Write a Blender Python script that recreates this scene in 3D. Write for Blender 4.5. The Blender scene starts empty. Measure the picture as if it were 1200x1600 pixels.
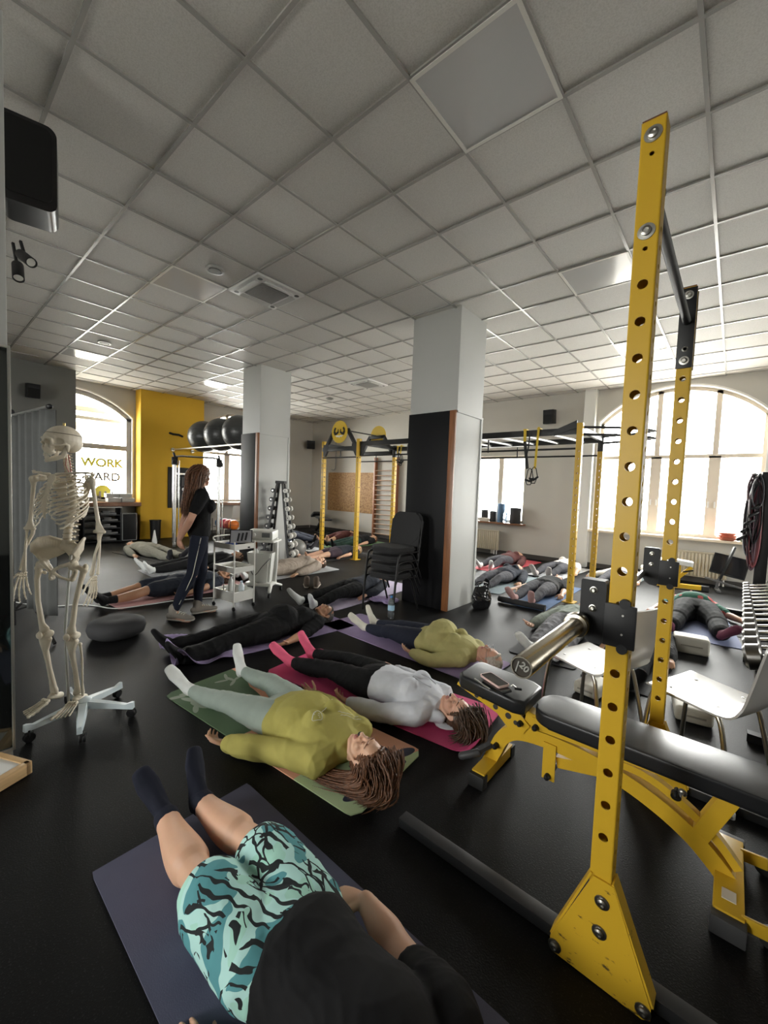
import bpy, bmesh, math, random
import numpy as np
from mathutils import Vector, Matrix, noise
from mathutils.bvhtree import BVHTree
random.seed(7)
rng = np.random.default_rng(7)
PI = math.pi
S = bpy.context.scene
COL = S.collection

# ------------------------------------------------------------------ camera
yaw, pitch, roll, FPX = -0.70862578, 0.0566083, 0.0375065, 637.447
CAM_Z = 1.47
fwd = Vector((math.sin(yaw)*math.cos(pitch), math.cos(yaw)*math.cos(pitch), -math.sin(pitch)))
rgt = Vector((math.cos(yaw), -math.sin(yaw), 0.0))
upv = rgt.cross(fwd)
r_ = rgt*math.cos(roll)+upv*math.sin(roll)
u_ = -rgt*math.sin(roll)+upv*math.cos(roll)
cam = bpy.data.cameras.new('camera')
camo = bpy.data.objects.new('camera', cam)
COL.objects.link(camo)
cam.sensor_fit = 'VERTICAL'
cam.sensor_height = 24.0
cam.lens = FPX/1600*24.0
cam.clip_start = 0.02
camo.matrix_world = Matrix(((r_.x, u_.x, -fwd.x, 0), (r_.y, u_.y, -fwd.y, 0), (r_.z, u_.z, -fwd.z, CAM_Z), (0, 0, 0, 1)))
S.camera = camo

# ------------------------------------------------------------------ light
SKY = 9.0
w = bpy.data.worlds.new('overcast_sky')
S.world = w
w.use_nodes = True
bg = w.node_tree.nodes['Background']
bg.inputs[0].default_value = (1.0, 0.985, 0.95, 1)
bg.inputs[1].default_value = SKY
S.view_settings.view_transform = 'Standard'
S.view_settings.look = 'None'
S.view_settings.gamma = 1.0
S.view_settings.use_curve_mapping = False
S.view_settings.exposure = 1.85
try:
    S.cycles.use_denoising = True
    S.cycles.denoiser = 'OPENIMAGEDENOISE'
    S.cycles.max_bounces = 10
    S.cycles.diffuse_bounces = 5
    S.cycles.transparent_max_bounces = 16
    S.cycles.sample_clamp_indirect = 6.0
    S.cycles.caustics_reflective = False
    S.cycles.caustics_refractive = False
except Exception:
    pass

def portal(name, loc, rot, sx, sy):
    l = bpy.data.lights.new(name, 'AREA')
    l.shape = 'RECTANGLE'; l.size = sx; l.size_y = sy
    l.cycles.is_portal = True
    o = bpy.data.objects.new(name, l); COL.objects.link(o)
    o.location = loc; o.rotation_euler = rot
    return o
def lamp(name, loc, rot, sx, sy, power, col=(1, 1, 1)):
    l = bpy.data.lights.new(name, 'AREA')
    l.shape = 'RECTANGLE'; l.size = sx; l.size_y = sy; l.energy = power; l.color = col
    o = bpy.data.objects.new(name, l); COL.objects.link(o)
    o.location = loc; o.rotation_euler = rot
    return o
XR, XL, YB, YF = 4.6, -11.35, 9.25, -4.2     # inner faces of the room's walls
HC = 3.646
portal('window_daylight_back', (-0.92, YB+.3, 2.15), (-PI/2, 0, 0), 2.6, 2.9)
portal('window_daylight_small', (-4.5, YB+.3, 1.6), (-PI/2, 0, 0), 1.6, 1.6)
portal('window_daylight_left', (XL-.3, 2.3, 2.15), (0, -PI/2, 0), 2.7, 2.6)
portal('window_daylight_left_far', (XL-.3, 6.55, 2.15), (0, -PI/2, 0), 2.7, 2.6)
portal('added_daylight_front', (-5.2, YF-.3, 1.9), (PI/2, 0, 0), 1.4, 2.0)  # this and the two below guide sky light through added, unseen windows
portal('added_daylight_front_near', (-2.0, YF-.3, 1.9), (PI/2, 0, 0), 1.2, 2.0)
portal('added_daylight_right_far', (XR+.3, 6.6, 2.0), (0, PI/2, 0), 2.2, 1.4)

# ------------------------------------------------------------------ materials
MATS = {}
def M(name, col=None, rough=.6, metal=0, var=0, vs=8, bump=0, bs=120, coat=0, spec=.5, trans=0, detail=4, stretch=None, col2=None):
    if name in MATS: return MATS[name]
    m = bpy.data.materials.new(name); MATS[name] = m
    m.use_nodes = True
    nt = m.node_tree; b = nt.nodes['Principled BSDF']
    b.inputs['Base Color'].default_value = (*col, 1)
    b.inputs['Roughness'].default_value = rough
    b.inputs['Metallic'].default_value = metal
    b.inputs['Specular IOR Level'].default_value = spec
    b.inputs['Coat Weight'].default_value = coat
    b.inputs['Transmission Weight'].default_value = trans
    tc = None
    if var or bump:
        tc = nt.nodes.new('ShaderNodeTexCoord'); src = tc.outputs['Object']
        if stretch:
            mp = nt.nodes.new('ShaderNodeMapping'); mp.inputs['Scale'].default_value = stretch
            nt.links.new(src, mp.inputs[0]); src = mp.outputs[0]
    if var:
        n = nt.nodes.new('ShaderNodeTexNoise'); n.inputs['Scale'].default_value = vs; n.inputs['Detail'].default_value = detail
        nt.links.new(src, n.inputs['Vector'])
        r = nt.nodes.new('ShaderNodeValToRGB')
        c2 = col2 or tuple(min(1, c*(1+var)) for c in col)
        r.color_ramp.elements[0].position = .3; r.color_ramp.elements[1].position = .7
        r.color_ramp.elements[0].color = (*[c*(1-var) for c in col], 1) if not col2 else (*col, 1)
        r.color_ramp.elements[1].color = (*c2, 1)
        nt.links.new(n.outputs['Fac'], r.inputs[0]); nt.links.new(r.outputs[0], b.inputs['Base Color'])
    if bump:
        n2 = nt.nodes.new('ShaderNodeTexNoise'); n2.inputs['Scale'].default_value = bs; n2.inputs['Detail'].default_value = 3
        nt.links.new(src, n2.inputs['Vector'])
        bp = nt.nodes.new('ShaderNodeBump'); bp.inputs['Strength'].default_value = bump; bp.inputs['Distance'].default_value = .004
        nt.links.new(n2.outputs['Fac'], bp.inputs['Height']); nt.links.new(bp.outputs[0], b.inputs['Normal'])
    return m
def graph(name):
    m = bpy.data.materials.new(name); MATS[name] = m; m.use_nodes = True
    nt = m.node_tree
    def N(t, **kw):
        n = nt.nodes.new('ShaderNode'+t)
        for k, v in kw.items(): setattr(n, k, v)
        return n
    L = nt.links.new
    return m, nt, N, L, nt.nodes['Principled BSDF']

YEL = M('yellow_powder_coat', (.61, .375, .026), .38, spec=.3, var=.04, vs=6, bump=.04, bs=300)
BLK = M('black_powder_coat', (.008, .008, .009), .45, spec=.4)
BLKM = M('matt_black_plastic', (.009, .009, .010), .5, spec=.35)
CHROME = M('chrome', (.72, .70, .66), .18, 1)
STEEL = M('zinc_steel', (.55, .54, .5), .32, 1)
PAD = M('black_vinyl_upholstery', (.012, .0125, .014), .36, bump=.10, bs=500)
WHT = M('white_enamel', (.80, .79, .74), .35)
WHP = M('white_plastic', (.78, .78, .76), .4)
RUB = M('black_rubber', (.012, .012, .012), .6)
WALL = M('painted_plaster', (.50, .48, .435), .85, var=.02, vs=2, bump=.05, bs=90)
PILW = M('pale_grey_paint', (.44, .445, .43), .55, var=.02, vs=2)
WOOD = M('varnished_wood', (.22, .085, .03), .4, var=.25, vs=6, stretch=(8, 8, .6))
PINE = M('pale_wood', (.58, .38, .19), .45, var=.15, vs=6, stretch=(1, 1, 12))
SILL = M('brown_laminate', (.20, .09, .045), .35, var=.12, vs=6, stretch=(1, 8, 1))
FRAMEW = M('cream_window_frame', (.66, .58, .48), .4)
YWALL = M('yellow_wall_paint', (.68, .40, .025), .75, var=.03, vs=2)
GLASS = None
def mk_glass():
    m, nt, N, L, b = graph('window_glass')
    out = nt.nodes['Material Output']; nt.nodes.remove(b)
    t = N('BsdfTransparent'); t.inputs[0].default_value = (.96, .98, .97, 1)
    g = N('BsdfGlossy'); g.inputs['Roughness'].default_value = .02
    f = N('Fresnel'); f.inputs[0].default_value = 1.35
    mx = N('MixShader'); L(f.outputs[0], mx.inputs[0]); L(t.outputs[0], mx.inputs[1]); L(g.outputs[0], mx.inputs[2])
    L(mx.outputs[0], out.inputs[0])
    return m
GLASS = mk_glass()

# ------------------------------------------------------------------ mesh helpers
def add(bm, verts, faces):
    vs = [bm.verts.new(v) for v in verts]
    for f in faces:
        try: bm.faces.new([vs[i] for i in f])
        except ValueError: pass
    return vs
def frame(d, up=None):
    d = Vector(d).normalized()
    up = Vector(up) if up is not None else Vector((0, 0, 1))
    if abs(d.dot(up.normalized())) > .98: up = Vector((1, 0, 0)) if abs(d.x) < .9 else Vector((0, 1, 0))
    s = d.cross(up).normalized()
    return s, s.cross(d).normalized(), d
def box(bm, c, s, R=None, bev=0.0, seg=2):
    c = Vector(c); hx, hy, hz = s[0]/2, s[1]/2, s[2]/2
    vs = []
    for x in (-hx, hx):
        for y in (-hy, hy):
            for z in (-hz, hz):
                v = Vector((x, y, z))
                if R is not None: v = R @ v
                vs.append(bm.verts.new(c+v))
    F = [(0, 1, 3, 2), (4, 6, 7, 5), (0, 4, 5, 1), (2, 3, 7, 6), (0, 2, 6, 4), (1, 5, 7, 3)]
    fs = [bm.faces.new([vs[i] for i in f]) for f in F]
    if bev > 0:
        es = list({e for f in fs for e in f.edges})
        bmesh.ops.bevel(bm, geom=es, offset=bev, segments=seg, affect='EDGES', profile=.6)
def bar(bm, p0, p1, wd, ht, up=(0, 0, 1), bev=0.0):
    p0, p1 = Vector(p0), Vector(p1)
    s, u, d = frame(p1-p0, up)
    R = Matrix((s, d, u)).transposed()
    box(bm, (p0+p1)/2, (wd, (p1-p0).length, ht), R, bev)
def tube(bm, pts, rad, n=12, up=None, caps=True, closed=False):
    """Sweep elliptical rings: rad is r or (across, along_up) per point."""
    P = [Vector(p) for p in pts]; k = len(P)
    if not isinstance(rad, (list,)): rad = [rad]*k
    R = [(r, r) if not isinstance(r, (tuple, list)) else r for r in rad]
    rings = []
    prev_u = Vector(up) if up is not None else None
    for i in range(k):
        if closed: t = P[(i+1) % k]-P[i-1]
        elif i == 0: t = P[1]-P[0]
        elif i == k-1: t = P[-1]-P[-2]
        else: t = (P[i+1]-P[i]).normalized()+(P[i]-P[i-1]).normalized()
        if t.length < 1e-9: t = Vector((0, 0, 1))
        s, u, d = frame(t, up if up is not None else prev_u)
        if up is None: prev_u = u
        rings.append((P[i], s, u, d, R[i]))
    if caps and not closed:
        c0, s, u, d, r = rings[0]; h = min(r)
        pre = [(c0-d*h*math.sin(a), s, u, d, (r[0]*math.cos(a), r[1]*math.cos(a))) for a in (1.2, .65)]
        c1, s1, u1, d1, r1 = rings[-1]; h1 = min(r1)
        post = [(c1+d1*h1*math.sin(a), s1, u1, d1, (r1[0]*math.cos(a), r1[1]*math.cos(a))) for a in (.65, 1.2)]
        rings = pre+rings+post
    V = []
    for (c, s, u, d, r) in rings:
        V.append([bm.verts.new(c+s*(r[0]*math.cos(2*PI*j/n))+u*(r[1]*math.sin(2*PI*j/n))) for j in range(n)])
    m = len(V)
    for i in range(m if closed else m-1):
        a, b = V[i], V[(i+1) % m]
        for j in range(n):
            bm.faces.new((a[j], a[(j+1) % n], b[(j+1) % n], b[j]))
    if not closed:
        bm.faces.new(V[0][::-1]); bm.faces.new(V[-1])
def cyl(bm, p0, p1, r, n=16, r2=None):
    tube(bm, [p0, p1], [r, r if r2 is None else r2], n=n, caps=False)
def ell(bm, c, r, R=None, nu=16, nv=10):
    c = Vector(c); rows = []
    def pt(v): return c+(R @ Vector(v) if R is not None else Vector(v))
    top = bm.verts.new(pt((0, 0, r[2]))); bot = bm.verts.new(pt((0, 0, -r[2])))
    for i in range(1, nv):
        a = PI*i/nv
        rows.append([bm.verts.new(pt((r[0]*math.sin(a)*math.cos(2*PI*j/nu), r[1]*math.sin(a)*math.sin(2*PI*j/nu), r[2]*math.cos(a)))) for j in range(nu)])
    for j in range(nu):
        k = (j+1) % nu
        bm.faces.new((top, rows[0][j], rows[0][k])); bm.faces.new((bot, rows[-1][k], rows[-1][j]))
        for i in range(len(rows)-1):
            bm.faces.new((rows[i][j], rows[i+1][j], rows[i+1][k], rows[i][k]))
def lathe(bm, c, prof, n=24, axis=(0, 0, 1)):
    """prof: list of (r, h) along the axis."""
    s, u, d = frame(axis, (0, 1, 0) if abs(Vector(axis).normalized().y) < .9 else (0, 0, 1)); c = Vector(c); rows = []
    for r, h in prof:
        r = max(r, 1e-5)
        rows.append([bm.verts.new(c+d*h+s*(r*math.cos(2*PI*j/n))+u*(r*math.sin(2*PI*j/n))) for j in range(n)])
    for i in range(len(rows)-1):
        for j in range(n):
            k = (j+1) % n
            bm.faces.new((rows[i][j], rows[i][k], rows[i+1][k], rows[i+1][j]))
    bm.faces.new(rows[0][::-1]); bm.faces.new(rows[-1])
def prism(bm, pts, o, ax, ay, az, th):
    """Extrude a 2D outline (pts in ax, ay) by th along az, centred on o."""
    o, ax, ay, az = Vector(o), Vector(ax), Vector(ay), Vector(az)
    a = [bm.verts.new(o+ax*p[0]+ay*p[1]-az*th/2) for p in pts]
    b = [bm.verts.new(o+ax*p[0]+ay*p[1]+az*th/2) for p in pts]
    bm.faces.new(a[::-1]); bm.faces.new(b)
    n = len(pts)
    for i in range(n): bm.faces.new((a[i], a[(i+1) % n], b[(i+1) % n], b[i]))
def rrect(wd, ht, r, n=4):
    out = []
    for (cx, cy, a0) in ((wd/2-r, ht/2-r, 0), (-wd/2+r, ht/2-r, PI/2), (-wd/2+r, -ht/2+r, PI), (wd/2-r, -ht/2+r, 3*PI/2)):
        for i in range(n+1):
            a = a0+PI/2*i/n
            out.append((cx+r*math.cos(a), cy+r*math.sin(a)))
    return out
def link(name, me, mats, parent):
    o = bpy.data.objects.new(name, me); COL.objects.link(o)
    for m in (mats if isinstance(mats, (list, tuple)) else [mats]): me.materials.append(m)
    if parent is not None: o.parent = parent
    return o
def obj(name, bm, mat, parent=None, smooth=35, recalc=True):
    if recalc: bmesh.ops.recalc_face_normals(bm, faces=bm.faces[:])
    me = bpy.data.meshes.new(name); bm.to_mesh(me); bm.free()
    if smooth:
        me.shade_smooth()
        if smooth < 180: me.set_sharp_from_angle(angle=math.radians(smooth))
    return link(name, me, mat, parent)
def B(): return bmesh.new()
def tag(o, label, cat, group=None, kind=None):
    o['label'] = label; o['category'] = cat
    if group: o['group'] = group
    if kind: o['kind'] = kind
    return o
def thing(name, label, cat, loc=(0, 0, 0), rz=0, group=None):
    o = bpy.data.objects.new(name, None); COL.objects.link(o)
    o.empty_display_size = .1
    o.location = loc; o.rotation_euler = (0, 0, rz)
    return tag(o, label, cat, group)
def split(name, bm, mat, parent=None, smooth=35):
    """One object for each loose piece of the mesh."""
    bmesh.ops.recalc_face_normals(bm, faces=bm.faces[:])
    seen = set(); out = []
    for v0 in bm.verts:
        if v0 in seen: continue
        st, comp = [v0], []
        seen.add(v0)
        while st:
            v = st.pop(); comp.append(v)
            for e in v.link_edges:
                q = e.other_vert(v)
                if q not in seen: seen.add(q); st.append(q)
        idx = {v: i for i, v in enumerate(comp)}; b2 = B()
        vs = [b2.verts.new(v.co) for v in comp]
        for f in {f for v in comp for f in v.link_faces}: b2.faces.new([vs[idx[v]] for v in f.verts])
        out.append(obj(name, b2, mat, parent, smooth))
    bm.free(); return out
def struct(name, bm, mat, parent=None, smooth=0):
    o = obj(name, bm, mat, parent, smooth)
    if parent is None: o['kind'] = 'structure'
    return o
def dup(root, loc, rz=None, label=None):
    r = root.copy(); COL.objects.link(r); r.location = loc
    if rz is not None: r.rotation_euler = (0, 0, rz)
    if label: r['label'] = label
    for ch in list(root.children):
        c = ch.copy(); COL.objects.link(c); c.parent = r
        for g in ch.children:
            d = g.copy(); COL.objects.link(d); d.parent = c
    return r
def evald(o):
    dg = bpy.context.evaluated_depsgraph_get()
    me = bpy.data.meshes.new_from_object(o.evaluated_get(dg))
    return me
def fuse_mesh(bm, voxel, smooth=3, sf=.5):
    """Melt overlapping closed shapes into one continuous surface."""
    bmesh.ops.recalc_face_normals(bm, faces=bm.faces[:])
    me = bpy.data.meshes.new('fuse'); bm.to_mesh(me); bm.free()
    o = bpy.data.objects.new('fuse', me); COL.objects.link(o)
    r = o.modifiers.new('r', 'REMESH'); r.mode = 'VOXEL'; r.voxel_size = voxel; r.use_smooth_shade = True
    if smooth:
        s = o.modifiers.new('s', 'SMOOTH'); s.iterations = smooth; s.factor = sf
    out = evald(o)
    bpy.data.objects.remove(o); bpy.data.meshes.remove(me)
    out.materials.clear()
    return out
def co_get(me):
    a = np.empty(len(me.vertices)*3); me.vertices.foreach_get('co', a); return a.reshape(-1, 3)
def no_get(me):
    a = np.empty(len(me.vertices)*3); me.vertices.foreach_get('normal', a); return a.reshape(-1, 3)
def co_set(me, a):
    me.vertices.foreach_set('co', a.ravel()); me.update()
def text(name, s, size, mat, parent, mw, ext=.001, bold=0.0):
    c = bpy.data.curves.new(name, 'FONT'); c.body = s; c.size = size; c.extrude = ext; c.offset = bold
    c.align_x = 'CENTER'; c.align_y = 'CENTER'
    t = bpy.data.objects.new(name, c); COL.objects.link(t)
    me = evald(t); bpy.data.objects.remove(t); bpy.data.curves.remove(c)
    me.materials.clear()
    o = link(name, me, mat, parent); o.matrix_local = mw
    return o
# ------------------------------------------------------------------ room shell
def mk_floor():
    m, nt, N, L, b = graph('speckled_rubber_floor')
    tc = N('TexCoord'); 
    n1 = N('TexNoise'); n1.inputs['Scale'].default_value = 1.3; n1.inputs['Detail'].default_value = 6
    n2 = N('TexNoise'); n2.inputs['Scale'].default_value = 160; n2.inputs['Detail'].default_value = 2
    for n in (n1, n2): L(tc.outputs['Object'], n.inputs['Vector'])
    r1 = N('ValToRGB'); r1.color_ramp.elements[0].color = (.003, .003, .0033, 1); r1.color_ramp.elements[1].color = (.007, .007, .0073, 1)
    r1.color_ramp.elements[0].position = .35; r1.color_ramp.elements[1].position = .7
    L(n1.outputs['Fac'], r1.inputs[0])
    r2 = N('ValToRGB'); r2.color_ramp.elements[0].position = .60; r2.color_ramp.elements[1].position = .70
    L(n2.outputs['Fac'], r2.inputs[0])
    mx = N('MixRGB'); mx.inputs[2].default_value = (.022, .022, .023, 1)
    L(r2.outputs[0], mx.inputs[0]); L(r1.outputs[0], mx.inputs[1]); L(mx.outputs[0], b.inputs['Base Color'])
    rr = N('MapRange'); rr.inputs[3].default_value = .42; rr.inputs[4].default_value = .62; b.inputs['Specular IOR Level'].default_value = .15
    L(n1.outputs['Fac'], rr.inputs[0]); L(rr.outputs[0], b.inputs['Roughness'])
    bp = N('Bump'); bp.inputs['Strength'].default_value = .35; bp.inputs['Distance'].default_value = .003
    L(n2.outputs['Fac'], bp.inputs['Height']); L(bp.outputs[0], b.inputs['Normal'])
    return m
bm = B()
box(bm, ((XL+XR)/2, (YB+YF)/2, -.06), (XR-XL+.8, YB-YF+.8, .12))
struct('floor', bm, mk_floor())
def mk_ceil():
    m, nt, N, L, b = graph('mineral_fibre_tile')
    tc = N('TexCoord')
    n2 = N('TexNoise'); n2.inputs['Scale'].default_value = 130; n2.inputs['Detail'].default_value = 4
    n1 = N('TexNoise'); n1.inputs['Scale'].default_value = 1.2
    for n in (n1, n2): L(tc.outputs['Object'], n.inputs['Vector'])
    r = N('ValToRGB'); r.color_ramp.elements[0].position = .3; r.color_ramp.elements[1].position = .62
    r.color_ramp.elements[0].color = (.57, .555, .525, 1); r.color_ramp.elements[1].color = (.68, .665, .635, 1)
    L(n2.outputs['Fac'], r.inputs[0]); L(r.outputs[0], b.inputs['Base Color'])
    b.inputs['Roughness'].default_value = .7
    bp = N('Bump'); bp.inputs['Strength'].default_value = .2; bp.inputs['Distance'].default_value = .002
    L(n2.outputs['Fac'], bp.inputs['Height']); L(bp.outputs[0], b.inputs['Normal'])
    return m
bm = B()
box(bm, ((XL+XR)/2, (YB+YF)/2, HC+.06), (XR-XL+.8, YB-YF+.8, .1))
struct('ceiling', bm, mk_ceil())
GX, GY = -2.057, .575
bm = B()
k0 = math.ceil((XL-GX)/.6); k1 = math.floor((XR-GX)/.6)
for k in range(k0, k1+1): box(bm, (GX+.6*k, (YB+YF)/2, HC+.006), (.022, YB-YF, .014))
j0 = math.ceil((YF-GY)/.6); j1 = math.floor((YB-GY)/.6)
for j in range(j0, j1+1): box(bm, ((XL+XR)/2, GY+.6*j, HC+.0065), (XR-XL, .022, .014))
struct('trim_1', bm, M('shaded_white_grid', (.42, .41, .39), .22))  # white bars greyed: the shade seen from below is put into their colour

def arch_outline(y0, y1, z0, zs, za, n=20):
    """Segmental arch outline in (y, z): sill z0, spring zs, apex za."""
    hw = (y1-y0)/2; rise = za-zs; R = (hw*hw+rise*rise)/(2*rise); cz = za-R; c = (y0+y1)/2
    a0 = math.asin(hw/R)
    top = [(c+R*math.sin(a0-2*a0*i/n), cz+R*math.cos(a0-2*a0*i/n)) for i in range(n+1)]
    return [(y0, z0), (y1, z0)]+top, (R, c, cz, a0)
def arch_top(y, A):
    R, c, cz, a0 = A; return cz+math.sqrt(max(0, R*R-(y-c)**2))
def wall_with_arches(bm, plane, pos, th, lo, hi, zt, opens):
    """A wall slab with openings; plane 'x' means the wall is at x = pos and runs along y."""
    def P(s, d, z): return (pos+d, s, z) if plane == 'x' else (s, pos+d, z)
    xs = sorted({lo, hi} | {v for o in opens for v in (o[0], o[1])})
    def quad(pl): bm.faces.new([bm.verts.new(p) for p in pl])
    for a, b in zip(xs[:-1], xs[1:]):
        o = next((o for o in opens if o[0] <= a+1e-6 and o[1] >= b-1e-6), None)
        for d in (0, th):
            if o is None: quad([P(a, d, 0), P(b, d, 0), P(b, d, zt), P(a, d, zt)])
            else:
                quad([P(a, d, 0), P(b, d, 0), P(b, d, o[2]), P(a, d, o[2])])
                if o[4] <= o[3]:
                    quad([P(a, d, o[3]), P(b, d, o[3]), P(b, d, zt), P(a, d, zt)])
                else:
                    _, A = arch_outline(o[0], o[1], o[2], o[3], o[4])
                    n = 24
                    for i in range(n):
                        s0, s1 = a+(b-a)*i/n, a+(b-a)*(i+1)/n
                        quad([P(s0, d, arch_top(s0, A)), P(s1, d, arch_top(s1, A)), P(s1, d, zt), P(s0, d, zt)])
    for o in opens:
        quad([P(o[0], 0, o[2]), P(o[1], 0, o[2]), P(o[1], th, o[2]), P(o[0], th, o[2])])
        for s in (o[0], o[1]): quad([P(s, 0, o[2]), P(s, th, o[2]), P(s, th, o[3]), P(s, 0, o[3])])
        if o[4] <= o[3]: quad([P(o[0], 0, o[3]), P(o[1], 0, o[3]), P(o[1], th, o[3]), P(o[0], th, o[3])])
        else:
            _, A = arch_outline(*o[:5]); n = 24
            for i in range(n):
                s0, s1 = o[0]+(o[1]-o[0])*i/n, o[0]+(o[1]-o[0])*(i+1)/n
                quad([P(s0, 0, arch_top(s0, A)), P(s1, 0, arch_top(s1, A)), P(s1, th, arch_top(s1, A)), P(s0, th, arch_top(s0, A))])
W1 = (1.08, 3.62, .92, 2.95, 3.48)      # left wall, first arch (y0, y1, sill, spring, apex)
W2 = (5.30, 7.75, .92, 2.95, 3.52)
WB = (-2.2, .36, .80, 2.98, 3.56)       # back wall arch (x0, x1, ...)
WS = (-5.3, -3.7, .78, 2.36, 0)
WF1, WF2 = (-5.9, -4.5, .9, 2.9, 0), (-2.6, -1.4, .9, 2.9, 0)  # unseen openings behind the camera, added to light foreground and left ceiling
WR1, WR2 = (.9, 3.5, .85, 3.3, 0), (5.9, 7.3, .9, 3.1, 0)  # unseen right-wall openings, added for light and sized by it
ZT = HC+.06
bm = B(); wall_with_arches(bm, 'x', XL, -.35, YF, YB, ZT, [W1, W2]); struct('wall_left', bm, WALL)
bm = B(); wall_with_arches(bm, 'y', YB, .35, XL, XR, ZT, [WB, WS]); struct('wall_back', bm, WALL)
bm = B(); wall_with_arches(bm, 'x', XR, .35, YF, YB, ZT, [WR2]); struct('wall_right', bm, WALL)
bm = B(); wall_with_arches(bm, 'y', YF, -.35, XL, XR, ZT, [WF1, WF2]); struct('wall_front', bm, WALL)

def window(name, plane, pos, depth, o, mulls, transom, frame_mat, fw=.06):
    """Framed window set into the wall: frame, mullions and panes follow the opening."""
    def P(s, d, z): return Vector((pos+d, s, z)) if plane == 'x' else Vector((s, pos+d, z))
    bm = B()
    def rail(a, b, wd, dp=.07): bar(bm, a, b, wd, dp, up=P(0, 1, 0)-P(0, 0, 0))
    arch = o[4] > o[3]
    if arch: out, A = arch_outline(*o[:5])
    topz = (lambda s: arch_top(s, A)) if arch else (lambda s: o[3])
    i = fw/2
    rail(P(o[0], depth, o[2]+i), P(o[1], depth, o[2]+i), fw)
    for s in (o[0]+i, o[1]-i): rail(P(s, depth, o[2]), P(s, depth, o[3]), fw)
    if arch:
        pts = [P(o[0]+(o[1]-o[0])*k/20, depth, topz(o[0]+(o[1]-o[0])*k/20)-i) for k in range(21)]
        for a, b in zip(pts[:-1], pts[1:]): rail(a, b, fw)
    else: rail(P(o[0], depth, o[3]-i), P(o[1], depth, o[3]-i), fw)
    for s, wd in mulls:
        rail(P(s, depth-.0, o[2]), P(s, depth, (transom or topz(s))), wd, .085)
        if transom: rail(P(s, depth, transom), P(s, depth, topz(s)-.01), wd*.5, .07)
    if transom: rail(P(o[0], depth, transom), P(o[1], depth, transom), fw*1.15, .085)
    w_ = struct(name, bm, frame_mat)
    bm = B()
    dd = depth+.012
    if arch: pl = [P(s, dd, z) for s, z in out]
    else: pl = [P(o[0], dd, o[2]), P(o[1], dd, o[2]), P(o[1], dd, o[3]), P(o[0], dd, o[3])]
    bm.faces.new([bm.verts.new(p) for p in pl])
    obj('pane', bm, GLASS, w_, 0)
    bm = B()
    for s, wd in mulls:
        if transom:
            for k in (-1, 1):
                p = P(s+k*wd*.27, 0, o[2]+.55)
                inward = P(0, -1 if depth > 0 else 1, 0)-P(0, 0, 0)
                q = P(s+k*wd*.27, depth, o[2]+.55)+inward*.055
                bar(bm, q, q+Vector((0, 0, .11)), .022, .018, up=inward)
    if len(bm.verts): obj('handle', bm, WHP, w_)
    else: bm.free()
    return w_
win1 = window('window_1', 'x', XL, -.16, W1, [(2.05, .09)], 2.22, M('grey_window_frame', (.42, .40, .37), .45), .1)
win2 = window('window_2', 'x', XL, -.16, W2, [(6.15, .16)], 2.32, FRAMEW)
win3 = window('window_3', 'y', YB, .14, WS, [(-4.33, .12)], None, FRAMEW)
win4 = window('window_4', 'y', YB, .2, WB, [(-1.2, .17), (-.32, .17)], 2.28, FRAMEW)
window('unseen_window_5', 'y', YF, -.16, WF1, [], 2.2, FRAMEW)  # front windows stay out of view, added for the light they let in
window('unseen_window_7', 'y', YF, -.16, WF2, [], 2.2, FRAMEW)
window('unseen_window_6', 'x', XR, .16, WR2, [], 2.3, FRAMEW)  # right window stays out of view, added for side light
# white arch mouldings round the two big visible arches
bm = B()
for plane, pos, o, sgn in (('x', XL, W1, 1), ('y', YB, WB, -1)):
    out, A = arch_outline(*o[:5])
    for k in range(24):
        s0, s1 = o[0]+(o[1]-o[0])*k/24, o[0]+(o[1]-o[0])*(k+1)/24
        a, b = (s0, arch_top(s0, A)+.012), (s1, arch_top(s1, A)+.012)
        pa = Vector((pos+sgn*.008, a[0], a[1])) if plane == 'x' else Vector((a[0], pos+sgn*.008, a[1]))
        pb = Vector((pos+sgn*.008, b[0], b[1])) if plane == 'x' else Vector((b[0], pos+sgn*.008, b[1]))
        bar(bm, pa, pb, .03, .022, up=(1, 0, 0) if plane == 'x' else (0, 1, 0))
    for s in (o[0], o[1]):
        p = Vector((pos+sgn*.008, s, 0)) if plane == 'x' else Vector((s, pos+sgn*.008, 0))
        bar(bm, p+Vector((0, 0, o[2])), p+Vector((0, 0, o[3]+.012)), .03, .022, up=(1, 0, 0) if plane == 'x' else (0, 1, 0))
struct('trim_2', bm, M('white_moulding', (.74, .72, .67), .5))
# window lettering on the first left window
tm = Matrix.Translation((XL-.13, 3.05, 1.83)) @ Matrix(((0, 0, 1), (1, 0, 0), (0, 1, 0))).to_4x4()
def wtext(s, y, z, size, mat, bold=.0):
    return text('lettering', s, size, mat, win1, Matrix.Translation((XL-.128, y, z)) @ Matrix(((0, 0, 1), (1, 0, 0), (0, 1, 0))).to_4x4(), .001, bold)
VY = M('yellow_window_vinyl', (.85, .80, .12), .5); VG = M('grey_window_vinyl', (.30, .29, .28), .5)
wtext('WORK', 3.02, 1.83, .27, VY, .012); wtext('HARD', 3.02, 1.50, .27, VG, .008)
bm = B(); lathe(bm, (XL-.127, 3.02, 1.14), [(.17, 0), (.17, .002)], 32, (1, 0, 0)); obj('lettering', bm, VY, win1)
bm = B()
for s in (-1, 1):
    bar(bm, (XL-.12, 3.02+s*.055, .98), (XL-.12, 3.02+s*.055, 1.16), .04, .003, up=(1, 0, 0))
    tube(bm, [(XL-.12, 3.02+s*.08+s*.12*math.sin(a), 1.13-.10*math.cos(a)) for a in np.linspace(0, 2.4, 9)], .014, n=6)
obj('lettering', bm, VG, win1)
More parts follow.
